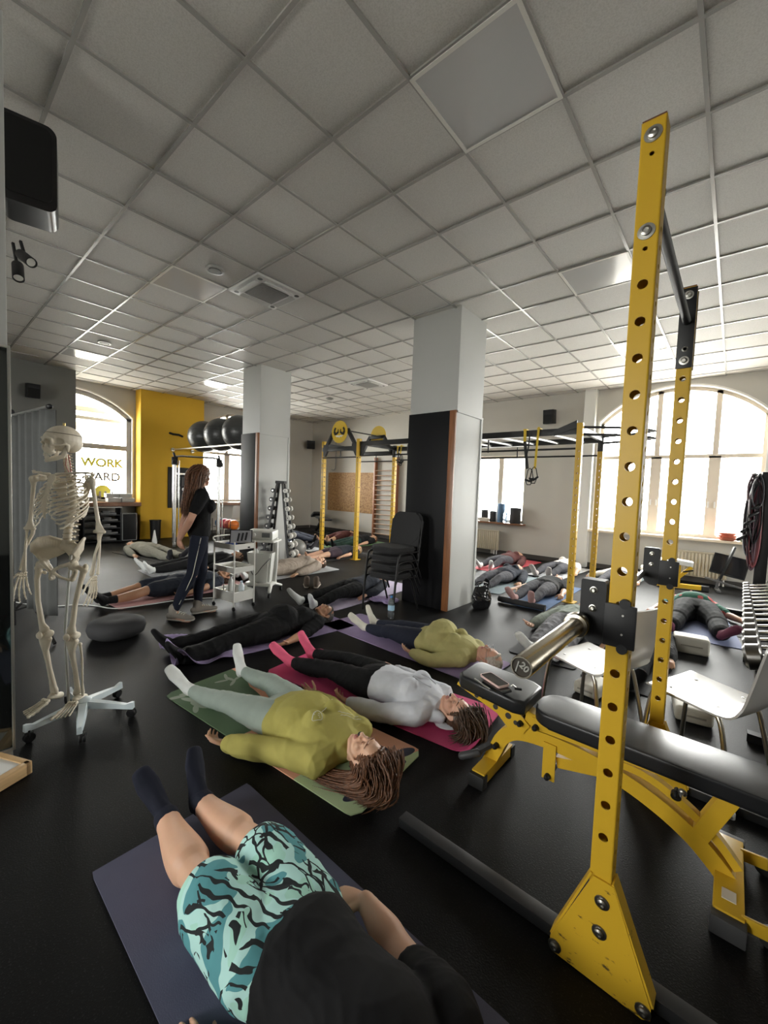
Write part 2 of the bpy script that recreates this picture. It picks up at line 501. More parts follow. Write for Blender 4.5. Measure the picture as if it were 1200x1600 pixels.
tw = text('lettering', 'yoga', .17, VG, win3, Matrix.Translation((-4.62, YB+.12, 1.75)) @ Matrix(((0, 1, 0), (0, 0, -1), (-1, 0, 0))).to_4x4() @ Matrix.Rotation(PI, 4, 'Z'), .001)
tw2 = bm = B()
for k in range(3): box(bm, (-3.98, YB+.125, 1.56+.06*k), (.17, .003, .022))
obj('lettering', bm, M('pale_blue_print', (.45, .52, .75), .5), win3)
# yellow wall column between the left windows
bm = B(); box(bm, (XL+.17, 4.46, ZT/2), (.34, 1.56, ZT), bev=.02); struct('wall_left_column', bm, YWALL)
# grey pier that carries the left wall beside the curtain
bm = B(); box(bm, (XL+.47, -1.0, ZT/2), (.94, 6.55, ZT)); struct('wall_left_pier', bm, M('grey_pier_paint', (.22, .22, .21), .7, var=.03, vs=2))
# pilaster in the back wall
bm = B(); box(bm, (-2.37, YB-.07, ZT/2), (.22, .16, ZT), bev=.012); struct('wall_back_pilaster', bm, M('white_plaster', (.68, .67, .63), .8))
bm = B()
box(bm, (-7.9, YB-.008, .05), (6.9, .016, .1)); box(bm, (1, YB-.008, .05), (6.8, .016, .1)); box(bm, (-3.4, YB-.008, .05), (1.9, .016, .1))
struct('baseboard_back', bm, M('dark_skirting', (.05, .045, .04), .5))
bm = B(); box(bm, (XL+.008, 6.9, .05), (.016, 4.6, .1)); struct('baseboard_left', bm, MATS['dark_skirting'])
# window sills
def sill(name, x0, x1, y0, y1, z, mat, th=.035):
    bm = B(); box(bm, ((x0+x1)/2, (y0+y1)/2, z-th/2), (x1-x0, y1-y0, th), bev=.006); struct(name, bm, mat)
sill('trim_3', XL-.1, XL+.42, 1.2, 3.68, W1[2]-.0, SILL, .09)
sill('trim_4', XL-.1, XL+.42, 5.26, 7.9, W2[2], SILL, .08)
sill('trim_5', -5.35, -3.62, YB-.2, YB+.08, WS[2], SILL, .04)
sill('trim_6', -2.28, .5, YB-.14, YB+.14, WB[2], M('white_sill_with_wood_edge', (.72, .60, .45), .35), .045)
# pavement and awning outside
bm = B(); box(bm, (-3.4, 2.5, -.35), (60, 60, .2)); struct('ground', bm, M('concrete_pavement', (.42, .41, .39), .9, var=.08, vs=1))
bm = B(); box(bm, (XL-1.7, 2.6, 2.98), (2.5, 5.4, .08), Matrix.Rotation(math.radians(4), 3, 'Y')); box(bm, (XL-2.95, 2.6, 2.93), (.07, 5.4, .22)); box(bm, (XL-.50, 2.6, 3.10), (.06, 5.4, .12))
aw = struct('awning', bm, M('beige_soffit', (.72, .66, .54), .8))

# ------------------------------------------------------------------ pillars
def pillar(name, x0, x1, y0, y1, zp, wood=True):
    bm = B(); box(bm, ((x0+x1)/2, (y0+y1)/2, ZT/2), (x1-x0, y1-y0, ZT), bev=.006)
    p = struct(name, bm, PILW)
    bm = B(); box(bm, ((x0+x1)/2-.04, y0-.012, zp/2), (x1-x0-.08, .024, zp), bev=.003)
    obj('black_panel', bm, M('black_gloss_panel', (.005, .005, .006), .5, spec=.15), p)
    bm = B(); box(bm, (x1-.04, y0-.016, zp/2), (.08, .034, zp), bev=.004)
    obj('wood_edge', bm, WOOD, p)
    bm = B(); box(bm, (x1+.007, (y0+y1)/2, zp-.012), (.014, y1-y0, .024)); box(bm, (x1+.006, y1-.02, zp/2), (.012, .04, zp)) 
    obj('cover_strip', bm, PILW, p)
    return p
pillar('pillar_1', -3.28, -2.58, 4.28, 4.92, 2.44)
pillar('pillar_2', -7.31, -6.71, 4.23, 4.90, 2.42)
bm = B(); box(bm, (-3.08, 0.02, ZT/2), (.62, .62, ZT), bev=.004); p3 = struct('pillar_3', bm, PILW)
bm = B(); box(bm, (-2.762, .02, 1.075), (.016, .62, 2.03)); obj('mirror', bm, M('dark_mirror', (.10, .11, .11), .04, .9), p3)
bm = B()
for y in (-.287, .331): box(bm, (-2.757, y, 1.075), (.03, .012, 2.05), bev=.002)
for z in (.055, 2.095): box(bm, (-2.757, .02, z), (.03, .63, .012), bev=.002)
obj('mirror_edge', bm, M('silver_edge_trim', (.5, .5, .47), .3, .8), p3)
bm = B(); box(bm, (-2.60, .13, .035), (.26, .34, .05), Matrix.Rotation(.45, 3, 'Z'), .004); t = thing('framed_board', 'white board with a pale wood frame lying at the foot of the mirror', 'board', (0, 0, 0))
obj('panel', bm, WHP, t)
bm = B(); R = Matrix.Rotation(.45, 3, 'Z'); c = Vector((-2.60, .13, .035))
for dx, dy, sx, sy in ((.14, 0, .03, .38), (-.14, 0, .03, .38), (0, .18, .31, .03), (0, -.18, .31, .03)): box(bm, c+R @ Vector((dx, dy, .0)), (sx, sy, .062), R, .004)
obj('frame', bm, PINE, t)

# ------------------------------------------------------------------ ceiling fittings
def panel(x, y, lab):
    t = thing('ceiling_light', lab, 'ceiling light', (x, y, HC))
    bm = B(); box(bm, (0, 0, .004), (.575, .575, .008)); obj('diffuser', bm, M('acrylic_diffuser', (.60, .60, .60), .14), t)
    bm = B()
    for s in (-1, 1): box(bm, (s*.29, 0, .001), (.02, .6, .014)); box(bm, (0, s*.29, .0012), (.6, .02, .014))
    obj('frame', bm, WHT, t)
for x, y, l in ((-1.157, 2.075, 'square flat ceiling panel almost overhead, nearest the yellow rack post'), (-1.157, 4.475, 'square pale ceiling panel behind the top of the tall near post'), (-1.157, 6.875, 'square ceiling panel above the far end of the rig'),
                (-4.757, 2.075, 'square ceiling panel with a bright glint beside the round vent and cassette'), (-8.957, 2.075, 'square ceiling panel glowing near the grey pier'), (-8.957, 4.475, 'square ceiling panel shining in front of the yellow column')):
    panel(x, y, l)
def cassette(x, y, lab):
    t = thing('air_conditioner', lab, 'air conditioner', (x, y, HC))
    bm = B(); box(bm, (0, 0, -.012), (.60, .60, .03), bev=.01)
    obj('housing', bm, WHP, t)
    bm = B()
    for k in range(-6, 7): box(bm, (k*.026, 0, -.034), (.012, .34, .014))
    box(bm, (0, 0, -.030), (.35, .35, .004)); obj('grille', bm, M('grey_grille', (.30, .30, .29), .5), t)
    bm = B()
    for s in (-1, 1): box(bm, (s*.235, 0, -.032), (.055, .36, .012), Matrix.Rotation(s*.25, 3, 'Y')); box(bm, (0, s*.235, -.032), (.36, .055, .012), Matrix.Rotation(-s*.25, 3, 'X'))
    obj('flap', bm, M('pale_grey_flap', (.62, .62, .6), .45), t)
    bm = B()
    for sx in (-1, 1):
        for sy in (-1, 1): lathe(bm, (sx*.235, sy*.235, -.031), [(.028, 0), (.02, .006)], 12)
    obj('corner_cover', bm, M('dark_corner', (.10, .10, .10), .5), t)
cassette(-4.157, 2.675, 'white ceiling cassette air conditioner near the camera with grey grille')
cassette(-5.957, 6.275, 'white ceiling cassette air conditioner far away above the rig')
def vent(x, y, lab):
    t = thing('round_vent', lab, 'vent', (x, y, HC))
    bm = B(); lathe(bm, (0, 0, -.02), [(.085, .026), (.095, .015), (.09, .002), (.07, .0), (.068, .01)], 28); obj('rim', bm, M('grey_vent_rim', (.45, .45, .43), .35), t)
    bm = B(); lathe(bm, (0, 0, -.024), [(.06, .012), (.055, .002), (.0, .0)], 24); obj('disc', bm, M('dark_vent', (.16, .16, .15), .5), t)
vent(-4.18, 2.08, 'round grey ceiling vent beside the near cassette air conditioner')
vent(-7.83, 2.09, 'round ceiling vent in front of the grey pier and skeleton')
vent(-7.76, 6.83, 'small round ceiling vent far away left of the yellow disc')
# spotlights on the ceiling beyond the mirror pillar
for (x, y, z, d, l) in ((-5.1, .74, 3.47, (.75, .25, -.5), 'black cylinder spotlight with lit lens, upper of the pair left'), (-5.2, .70, 3.37, (.55, -.05, -.8), 'black cylinder spotlight pointing down, lower of the pair left')):
    t = thing('spotlight', l, 'spotlight', (x, y, z))
    d = Vector(d).normalized()
    bm = B(); lathe(bm, -d*.09, [(.0, 0), (.042, 0), (.045, .01), (.045, .2), (.038, .2), (.036, .185), (0, .185)], 20, d); obj('can', bm, BLK, t)
    bm = B(); lathe(bm, d*.093, [(.035, 0), (.035, .004)], 20, d); obj('lens', bm, M('spot_lens', (.8, .8, .75), .1), t)
    bm = B(); bar(bm, (0, 0, 0), (-.10, -.02, HC-z), .02, .02); obj('bracket', bm, BLK, t)
# ------------------------------------------------------------------ racks
def holed_face(bm, o, ax, az, wd, z0, z1, holes, r, inner, inr, n=14):
    """Flat strip (width wd along ax, from z0 to z1 along az) with round holes; each hole rim is carried back by inner."""
    o, ax, az, inner = Vector(o), Vector(ax), Vector(az), Vector(inner)
    h = wd/2; zz = z0
    def q(pl): bm.faces.new([bm.verts.new(p) for p in pl])
    def P(a, z): return o+ax*a+az*z
    for hz in holes:
        rr = r if not isinstance(hz, tuple) else hz[1]
        hz = hz if not isinstance(hz, tuple) else hz[0]
        s = min(h, .03)
        if hz-s > zz: q([P(-h, zz), P(h, zz), P(h, hz-s), P(-h, hz-s)])
        sq = []
        for i in range(n):
            a = 2*PI*(i+.5)/n; c_, s_ = math.cos(a), math.sin(a)
            kk = 1/max(abs(c_)/h, abs(s_)/s)
            sq.append((c_*kk, s_*kk))
        ci = [(rr*math.cos(2*PI*(i+.5)/n), rr*math.sin(2*PI*(i+.5)/n)) for i in range(n)]
        vo = [bm.verts.new(P(a, hz+b)) for a, b in sq]; vi = [bm.verts.new(P(a, hz+b)) for a, b in ci]
        vb = [bm.verts.new(P(a, hz+b)+inner) for a, b in ci]
        corners = {}
        for i in range(n):
            j = (i+1) % n
            e = [vo[i], vo[j], vi[j], vi[i]]
            a1, a2 = sq[i], sq[j]
            if abs(abs(a1[0])-h) < 1e-6 and abs(abs(a2[0])-h) > 1e-6 or abs(abs(a2[0])-h) < 1e-6 and abs(abs(a1[0])-h) > 1e-6:
                cv = bm.verts.new(P(math.copysign(h, (a1[0]+a2[0])), hz+math.copysign(s, a1[1]+a2[1])))
                e = [vo[i], cv, vo[j], vi[j], vi[i]]
            bm.faces.new(e); bm.faces.new((vi[i], vi[j], vb[j], vb[i]))
        zz = hz+s
    if zz < z1: q([P(-h, zz), P(h, zz), P(h, z1), P(-h, z1)])
def post_mesh(bm, x, y, sx, z0, z1, fh, sh, rf=.0128, rs=.0085, ch=.005):
    """Square tube post with punched faces and rounded corners."""
    h = sx/2; f = sx-2*ch; th = .0035
    for sgn in (-1, 1):
        holed_face(bm, (x, y+sgn*h, 0), (1, 0, 0), (0, 0, 1), f, z0, z1, fh, rf, (0, -sgn*th, 0), 0)
        holed_face(bm, (x+sgn*h, y, 0), (0, 1, 0), (0, 0, 1), f, z0, z1, sh, rs, (-sgn*th, 0, 0), 0)
        holed_face(bm, (x, y+sgn*(h-th), 0), (1, 0, 0), (0, 0, 1), f, z0, z1, fh, rf, (0, 0, 0), 0)
        holed_face(bm, (x+sgn*(h-th), y, 0), (0, 1, 0), (0, 0, 1), f, z0, z1, sh, rs, (0, 0, 0), 0)
    for sa in (-1, 1):
        for sb in (-1, 1):
            pts = []
            for k in range(4):
                a = PI/2*k/3
                pts.append((x+sa*(h-ch+ch*math.cos(a)), y+sb*(h-ch+ch*math.sin(a))))
            for (a, b) in zip(pts[:-1], pts[1:]):
                bm.faces.new([bm.verts.new((*a, z0)), bm.verts.new((*b, z0)), bm.verts.new((*b, z1)), bm.verts.new((*a, z1))])
    for z in (z1,): bm.faces.new([bm.verts.new((x+a*h, y+b*h, z)) for a, b in ((-1, -1), (1, -1), (1, 1), (-1, 1))])
def scuffed_yellow():
    m, nt, N, L, b = graph('scuffed_yellow_paint')
    tc = N('TexCoord'); mp = N('Mapping'); mp.inputs['Scale'].default_value = (16, 16, 42); mp.inputs['Rotation'].default_value = (0, .6, 0)
    L(tc.outputs['Object'], mp.inputs[0])
    n = N('TexNoise'); n.inputs['Scale'].default_value = 1; n.inputs['Detail'].default_value = 5; n.inputs['Roughness'].default_value = .65
    L(mp.outputs[0], n.inputs['Vector'])
    sx = N('SeparateXYZ'); L(tc.outputs['Object'], sx.inputs[0])
    mr = N('MapRange'); mr.inputs[1].default_value = .0; mr.inputs[2].default_value = .62; mr.inputs[3].default_value = .095; mr.inputs[4].default_value = -.06
    L(sx.outputs[2], mr.inputs[0])
    ad = N('Math', operation='ADD'); L(n.outputs['Fac'], ad.inputs[0]); L(mr.outputs[0], ad.inputs[1])
    r = N('ValToRGB'); r.color_ramp.elements[0].position = .69; r.color_ramp.elements[1].position = .74
    L(ad.outputs[0], r.inputs[0])
    mx = N('MixRGB'); mx.inputs[1].default_value = (.61, .375, .026, 1); mx.inputs[2].default_value = (.09, .06, .02, 1)
    L(r.outputs[0], mx.inputs[0]); L(mx.outputs[0], b.inputs['Base Color'])
    b.inputs['Roughness'].default_value = .36; b.inputs['Specular IOR Level'].default_value = .3
    return m
SCUF = scuffed_yellow()
def bolt(bm, p, d, r=.016, washer=1.35):
    d = Vector(d).normalized()
    lathe(bm, p, [(0, 0), (r*washer, 0), (r*washer, .003), (r, .0035), (r*.95, .009), (r*.55, .0115), (r*.5, .008), (0, .008)], 20, d)
rack = thing('power_rack', 'near yellow punched power rack with black pull-up bar beside the bench', 'power rack', (0, 0, 0))
PW = .060
RY0, RY1, RX = 1.36, 2.50, -.232
fh = [(.457+.1002*k) for k in range(17)]
fh = [z for z in fh]
for y in (RY0, RY1):
    bm = B(); post_mesh(bm, RX-.0, y, PW, .02, 2.495, fh+[(2.155, .006), (2.405, .006)], [.26+.05*k for k in range(40)], rf=.0132, rs=.0075)
    p = obj('post', bm, SCUF, rack, 20, recalc=False)
    bm = B()
    for z in (2.20, 2.455): bolt(bm, (RX, y-PW/2, z), (0, -1, 0), .0135, 1.6)
    split('bolt', bm, STEEL, p)
    bm = B(); box(bm, (RX, y, 2.4975), (PW-.004, PW-.004, .007)); obj('end_cap', bm, M('dark_red_cap', (.10, .03, .02), .5), p)
    # gusset foot
    pts = [(-.018-.232+.0, .33), (-.36, .055), (-.362, .03), (-.345, .006), (-.105, .0), (-.085, .012), (-.085, .045), (-.195, .33)]
    pts = [(a-RX-.005, b) for a, b in pts]
    bm = B(); prism(bm, pts, (RX+.005, y-PW/2-.004, 0), (1, 0, 0), (0, 0, 1), (0, 1, 0), .006)
    bar(bm, (RX+.034, y-PW/2+.02, .335), (-.082, y-PW/2+.02, .05), .05, .006, up=(0, 1, 0) if False else (1, 0, .3))
    bar(bm, (RX-.024, y-PW/2+.02, .335), (-.36, y-PW/2+.02, .06), .05, .006, up=(1, 0, -.3))
    g = obj('gusset_plate', bm, SCUF, rack)
    bm = B()
    for x, z in ((-.222, .265), (-.224, .17), (-.345, .03), (-.103, .028)): bolt(bm, (x, y-PW/2-.007, z), (0, -1, 0), .0135, 1.5)
    split('bolt', bm, M('dark_steel', (.28, .27, .25), .35, 1), g)
bm = B()
for y in (RY0, ): bar(bm, (-1.02, y+.032, .022), (.55, y+.032, .022), .055, .04, bev=.003)
for y in (RY1, ): bar(bm, (-.62, y+.032, .022), (.55, y+.032, .022), .055, .04, bev=.003)
split('floor_beam', bm, M('charcoal_steel', (.018, .0185, .02), .4), rack)
bm = B(); cyl(bm, (RX, RY0+PW/2-.01, 2.33), (RX, RY1-PW/2+.01, 2.33), .017, 20); cyl(bm, (RX, RY0+PW/2, 2.33), (RX, RY0+PW/2+.012, 2.33), .03, 20)
obj('pull_up_bar', bm, BLK, rack)
bm = B(); box(bm, (RX, RY1-PW/2-.004, 2.30), (PW+.006, .008, .38), bev=.002); box(bm, (RX, RY1+PW/2+.004, 2.30), (PW+.006, .008, .38), bev=.002)
pl = obj('bracket_plate', bm, BLK, rack)
bm = B()
for z in (2.145, 2.455): bolt(bm, (RX, RY1-PW/2-.008, z), (0, -1, 0), .0135, 1.5)
split('bolt', bm, STEEL, pl)
def jhook(y, lab):
    t = thing('j_hook', lab, 'j-hook', (RX, y, 1.04))
    bm = B()
    # plate clamped on the post, then the hook arm beyond its left side
    box(bm, (.004, -.037, .062), (.082, .012, .125), bev=.004)
    for z in (-.003, .128): cyl(bm, (.014, -.044, z), (.014, -.024, z), .014, 14)
    obj('clamp_plate', bm, BLKM, t)
    bm = B()
    prism(bm, [(-.108, .175), (-.104, .180), (-.044, .180), (-.038, .172), (-.038, .0), (-.046, -.012), (-.075, -.010), (-.096, .004), (-.108, .026)], (0, .0, 0), (1, 0, 0), (0, 0, 1), (0, 1, 0), .044)
    obj('hook', bm, BLKM, t, 30)
    bm = B()
    for z in (.150, .095): bolt(bm, (-.072, -.022, z), (0, -1, 0), .0085, 1.25)
    cyl(bm, (.012, -.044, .04), (.012, -.0455, .04), .003, 10); cyl(bm, (.012, -.044, .095), (.012, -.0455, .095), .003, 10)
    split('bolt', bm, STEEL, t)
jhook(RY0, 'black j-hook bolted to the nearest yellow post, holding the chrome sleeve')
jhook(RY1, 'black j-hook on the rack post farther back, behind the near post')
# barbell
BX, BZ = -.336, 1.085
t = thing('barbell', 'chrome barbell resting in the rack hooks, sleeve end marked 20', 'barbell', (BX, .88, BZ))
bm = B(); cyl(bm, (0, .42, 0), (0, 1.75, 0), .0142, 20); obj('shaft', bm, CHROME, t)
def brushed():
    m, nt, N, L, b = graph('worn_chrome_sleeve')
    tc = N('TexCoord'); mp = N('Mapping'); mp.inputs['Scale'].default_value = (3, 60, 3)
    n = N('TexNoise'); n.inputs['Scale'].default_value = 3
    L(tc.outputs['Object'], mp.inputs[0]); L(mp.outputs[0], n.inputs['Vector'])
    r = N('ValToRGB'); r.color_ramp.elements[0].color = (.36, .32, .25, 1); r.color_ramp.elements[1].color = (.62, .57, .48, 1)
    L(n.outputs['Fac'], r.inputs[0]); L(r.outputs[0], b.inputs['Base Color'])
    b.inputs['Metallic'].default_value = 1; b.inputs['Roughness'].default_value = .27
    return m
SLV = brushed()
for (y0, y1, sg) in ((0, .42, 1), (2.17, 1.75, -1)):
    bm = B(); lathe(bm, (0, y0, 0), [(.0, .006), (.0205, .006), (.0215, 0), (.0245, 0), (.0255, .003), (.0255, .40), (.034, .402), (.036, .408), (.036, .432), (.033, .438), (.016, .44), (0, .44)], 40, (0, sg, 0)); s = obj('sleeve', bm, SLV, t, 30)
    if sg == 1:
        bm = B(); lathe(bm, (0, .0055, 0), [(0, -.001), (.0208, -.001), (.0208, .001)], 32, (0, 1, 0)); obj('end_disc', bm, M('dark_bronze', (.035, .028, .02), .5, .3), s)
        text('numeral', '20', .021, STEEL, s, Matrix.Translation((.006, .0035, .001)) @ Matrix.Rotation(.62, 4, 'Y') @ Matrix.Rotation(PI/2, 4, 'X'), .0012, .0006)
        bm = B(); R = Matrix.Rotation(.25, 3, 'Y'); box(bm, (-.010, .003, -.001), (.003, .0024, .026), R); obj('mark', bm, STEEL, s)

# ------------------------------------------------------------------ rig at the back
RIGH = 2.46
rig = thing('functional_rig', 'yellow and black training rig with round emblem discs between the pillars', 'rig', (0, 0, 0))
hol = [.18+.1*k for k in range(20)]
for (x, y, top) in ((-6.95, 6.0, 1), (-5.83, 5.95, 1), (-5.83, 7.1, 0), (-6.95, 7.1, 0), (-1.65, 5.95, 1), (-1.65, 7.1, 0)):
    bm = B(); post_mesh(bm, x, y, .075, .006, RIGH if top else 2.2, hol, hol, rf=.0155, rs=.0155)
    p = obj('post', bm, YEL, rig, 20, recalc=False)
    bm = B(); box(bm, (x, y, .005), (.16, .16, .01)); obj('foot_plate', bm, YEL, p)
    if not top:
        bm = B(); box(bm, (x, y, 2.31), (.08, .08, .26), bev=.004); bolt(bm, (x, y-.04, 2.24), (0, -1, 0), .014); obj('post_sleeve', bm, BLK, p)
bm = B()
for y in (5.97, 7.1): bar(bm, (-5.80, y, 2.36), (-1.68, y, 2.36), .06, .09, bev=.004)
for y in (5.97, 7.1): bar(bm, (-6.95, y, 2.28), (-5.83, y, 2.28), .05, .09, bev=.004)
for x in (-6.95, -5.83, -1.65): bar(bm, (x, 5.97, 2.38), (x, 7.1, 2.38), .05, .08, bev=.004)
split('cross_beam', bm, BLK, rig)
bm = B()
for y in (5.97, 7.1):
    cyl(bm, (-6.95, y, 2.10), (-5.83, y, 2.10), .014, 12); cyl(bm, (-5.83, y, 2.12), (-1.65, y, 2.12), .014, 12)
    for x in (-6.39, -4.6, -3.0): cyl(bm, (x, y, 2.10), (x, y, 2.30), .012, 10)
cyl(bm, (-6.25, 5.97, 2.66), (-6.25, 7.1, 2.66), .014, 12)
for y in (5.97, 7.1):
    for x0, s in ((-6.91, 1), (-5.87, -1)): pass
split('pull_up_bar', bm, BLK, rig)
bm = B()
for x in (-3.55, -3.15, -2.75, -2.35, -1.95): cyl(bm, (x-.12, 6.0, 2.34), (x+.05, 7.08, 2.34), .017, 12)
split('monkey_rung', bm, M('grey_grip_steel', (.55, .56, .58), .35, .7), rig)
# gusset ears and side handles at the right-hand post
bm = B()
prism(bm, [(0, .0), (.0, .10), (-.30, -.02), (-.30, -.10)], (-1.69, 5.93, 2.40), (1, 0, 0), (0, 0, 1), (0, 1, 0), .012)
for x0, s in ((-5.79, 1), (-5.87, -1), (-6.91, 1)):
    prism(bm, [(0, .06), (0, -.20), (s*.05, -.20), (s*.16, -.02), (s*.16, .06)], (x0, 5.965, 2.32), (1, 0, 0), (0, 0, 1), (0, 1, 0), .05)
split('gusset', bm, BLK, rig)
bm = B()
for z, dz in ((2.41, 0), (2.31, 0)):
    tube(bm, [(-1.62, 6.0, z), (-1.3, 6.35, z+.02), (-.95, 6.6, z), (-.9, 6.75, z), (-1.2, 6.95, z), (-1.62, 7.08, z)], .017, n=10)
split('side_handle', bm, BLK, rig)
# emblem A-frames
for y in (5.97, 7.1):
    bm = B()
    for s in (-1, 1): bar(bm, (-6.39+s*.50, y, 2.26), (-6.39+s*.20, y, 2.68), .075, .05, up=(0, 1, 0), bev=.004)
    bar(bm, (-6.62, y, 2.66), (-6.16, y, 2.66), .07, .05, up=(0, 1, 0), bev=.004)
    if y > 6.5: box(bm, (-6.39, y, 2.55), (.5, .04, .07), bev=.004)
    obj('apex_frame', bm, BLK, rig)
    yd = y-.045 if y < 6.5 else y+.045
    bm = B(); lathe(bm, (-6.39, yd, 2.63 if y < 6.5 else 2.69), [(0, -.006), (.235, -.006), (.235, .006), (0, .006)], 40, (0, 1, 0))
    d = obj('emblem_disc', bm, M('yellow_sign_plate', (.66, .45, .03), .45), rig)
    if y < 6.5:
        bm = B()
        for s in (-1, 1):
            cx = -6.39; zz = 2.63
            pts = [(s*.02, -.02), (s*.03, .05), (s*.045, .06), (s*.05, .01), (s*.10, -.02), (s*.13, .02), (s*.10, .08), (s*.13, .10), (s*.165, .06), (s*.175, -.01), (s*.14, -.07), (s*.08, -.06)]
            prism(bm, pts if s > 0 else pts[::-1], (cx, yd-.009, zz), (1, 0, 0), (0, 0, 1), (0, 1, 0), .006)
        obj('emblem_arms', bm, BLK, d, 0)
        bm = B()
        prism(bm, [(-.12, -.075), (-.03, -.07), (0, -.085), (.03, -.07), (.12, -.075), (.07, -.11), (.02, -.10), (0, -.13), (-.02, -.10), (-.07, -.11)], (-6.39, yd-.009, 2.63), (1, 0, 0), (0, 0, 1), (0, 1, 0), .006)
        obj('emblem_chest', bm, WHP, d, 0)
# suspension straps
def strap(bm, pts, wd, th=.003, up=(0, 1, 0)):
    for a, b in zip(pts[:-1], pts[1:]): bar(bm, a, b, wd, th, up=up)
def trx(x, y, z, l, lab, h=.62, sp=.10):
    t = thing('suspension_trainer', lab, 'suspension trainer', (x, y, z))
    bm = B(); strap(bm, [(-sp, -.04, .06), (-sp+.01, -.05, -.12)], .04); strap(bm, [(sp, -.04, .08), (sp-.01, -.045, -.3*h), (sp-.02, -.05, -h)], .032)
    for x0 in (-sp, sp): box(bm, (x0, -.005, .055), (.05, .09, .014))
    obj('yellow_strap', bm, M('yellow_webbing', (.72, .50, .04), .7), t)
    bm = B(); strap(bm, [(-sp+.01, -.05, -.12), (-sp+.05, -.05, -h*.75), (-sp+.07, -.05, -h)], .045); strap(bm, [(-.02, -.05, .0), (-.03, -.05, -.2), (-.05, -.05, -.32)], .02)
    obj('black_strap', bm, M('black_webbing', (.02, .02, .02), .7), t)
    bm = B()
    for cx, zz in ((-sp+.11, -h-.12), (sp-.03, -h-.1)):
        tube(bm, [(cx-.055, -.05, zz-.04), (cx, -.05, zz-.06), (cx+.055, -.05, zz-.02)], .017, n=10)
        tube(bm, [(cx-.055, -.05, zz-.04), (cx-.03, -.05, zz+.1), (cx, -.05, zz+.13), (cx+.03, -.05, zz+.1), (cx+.055, -.05, zz-.02)], .007, n=8)
        tube(bm, [(cx-.055, -.06, zz-.04), (cx-.02, -.08, zz-.11), (cx+.03, -.08, zz-.11), (cx+.055, -.06, zz-.02)], .008, n=8)
    obj('handle', bm, BLKM, t)
trx(-2.3, 5.95, 2.36, .6, 'yellow and black suspension trainer hanging from the rig front beam right of the pillar', .52)
trx(-5.62, 7.04, 2.36, .4, 'short yellow suspension straps wrapped on the rig beam left of the pillar', .14, .05)
# ------------------------------------------------------------------ people
def skin_mat(name, c):
    if name in MATS: return MATS[name]
    m = M(name, c, .5, var=.05, vs=9, bump=.05, bs=220)
    b = m.node_tree.nodes['Principled BSDF']
    b.inputs['Subsurface Weight'].default_value = .12
    b.inputs['Subsurface Radius'].default_value = (.02, .008, .004)
    return m
SK1 = skin_mat('fair_skin', (.66, .39, .26))
SK2 = skin_mat('rosy_skin', (.63, .35, .245))
SK3 = skin_mat('tanned_skin', (.50, .27, .16))
LIP = M('lips', (.42, .16, .13), .45)
def hair_mat(name, c, c2):
    return M(name, c, .42, var=.3, vs=1, stretch=(60, 60, 60), col2=c2, spec=.4)
H_BR = hair_mat('auburn_brown_hair', (.055, .022, .010), (.20, .085, .040))
H_DK = hair_mat('dark_brown_hair', (.030, .016, .009), (.10, .052, .028))
H_WH = hair_mat('white_blond_hair', (.36, .29, .22), (.66, .60, .52))
H_GR = hair_mat('greying_hair', (.05, .05, .05), (.20, .19, .18))
H_BL = hair_mat('blond_hair', (.30, .18, .08), (.52, .36, .18))
def cloth(name, c, rough=.85, var=.06, bump=.12, bs=350): return M(name, c, rough, var=var, vs=14, bump=bump, bs=bs, spec=.25)

def wrinkle(me, amp, k=(26, 60), n=7, seed=0, zmin=None):
    """Fold-like relief along the normals: warped, ridged waves."""
    r = np.random.default_rng(seed); co = co_get(me); no = no_get(me)
    wp = co+.03*np.sin(co[:, [1, 2, 0]]*17+r.random(3)*6)+.02*np.sin(co[:, [2, 0, 1]]*31+r.random(3)*6)
    d = np.zeros(len(co))
    for i in range(n):
        v = r.normal(size=3); v /= np.linalg.norm(v)
        f = r.uniform(*k)
        s = np.sin(wp @ (v*f)+r.random()*6.28)
        env = .5+.5*np.sin(co @ (r.normal(size=3)*7)+r.random()*6)
        d += env*(1-np.abs(s))**2.2
    d = d/n*2.2-.45
    co_set(me, co+no*(amp*d)[:, None])
def floor_clamp(me, z):
    co = co_get(me); m = co[:, 2] < z
    co[m, 2] = z; co_set(me, co)

def lerp(a, b, t): return a+(b-a)*t
def hand(bm, w, d, n, side, s=1.0, curl=.5, spread=1.0):
    """Palm, four unequal bent fingers and a thumb. side +1 right, -1 left."""
    d = Vector(d).normalized(); n = Vector(n); n = (n-d*n.dot(d)).normalized()
    t = d.cross(n)*side
    w = Vector(w)
    tube(bm, [w-d*.03*s, w, w+d*.03*s, w+d*.062*s, w+d*.094*s], [(.027*s, .020*s), (.027*s, .019*s), (.034*s, .019*s), (.041*s, .016*s), (.039*s, .012*s)], n=12, up=n)
    for off, L in ((.0305, .068), (.0105, .077), (-.0100, .071), (-.0295, .055)):
        p = w+d*(.088-abs(off-.008)*.25)*s+t*off*s
        dd = (d+t*off*3.2*spread).normalized(); ax = dd.cross(n).normalized()
        pts = [p-dd*.012*s, p]; ang = 0
        for sl, bn in ((.44, .55), (.31, .85), (.25, .55)):
            ang += curl*bn
            v = dd*math.cos(ang)+n*math.sin(ang)
            pts.append(pts[-1]+v*L*sl*s)
        tube(bm, pts, [.0088*s, .0088*s, .0082*s, .0074*s, .0060*s], n=8)
    p = w+d*.022*s+t*.026*s; v = (d*.62+t*.72+n*.28).normalized(); v2 = (d*.86+t*.38+n*.36).normalized()
    tube(bm, [p-v*.012*s, p+v*.018*s, p+v*.045*s, p+v*.045*s+v2*.030*s, p+v*.045*s+v2*.052*s], [.014*s, .0135*s, .0105*s, .0095*s, .0072*s], n=8)

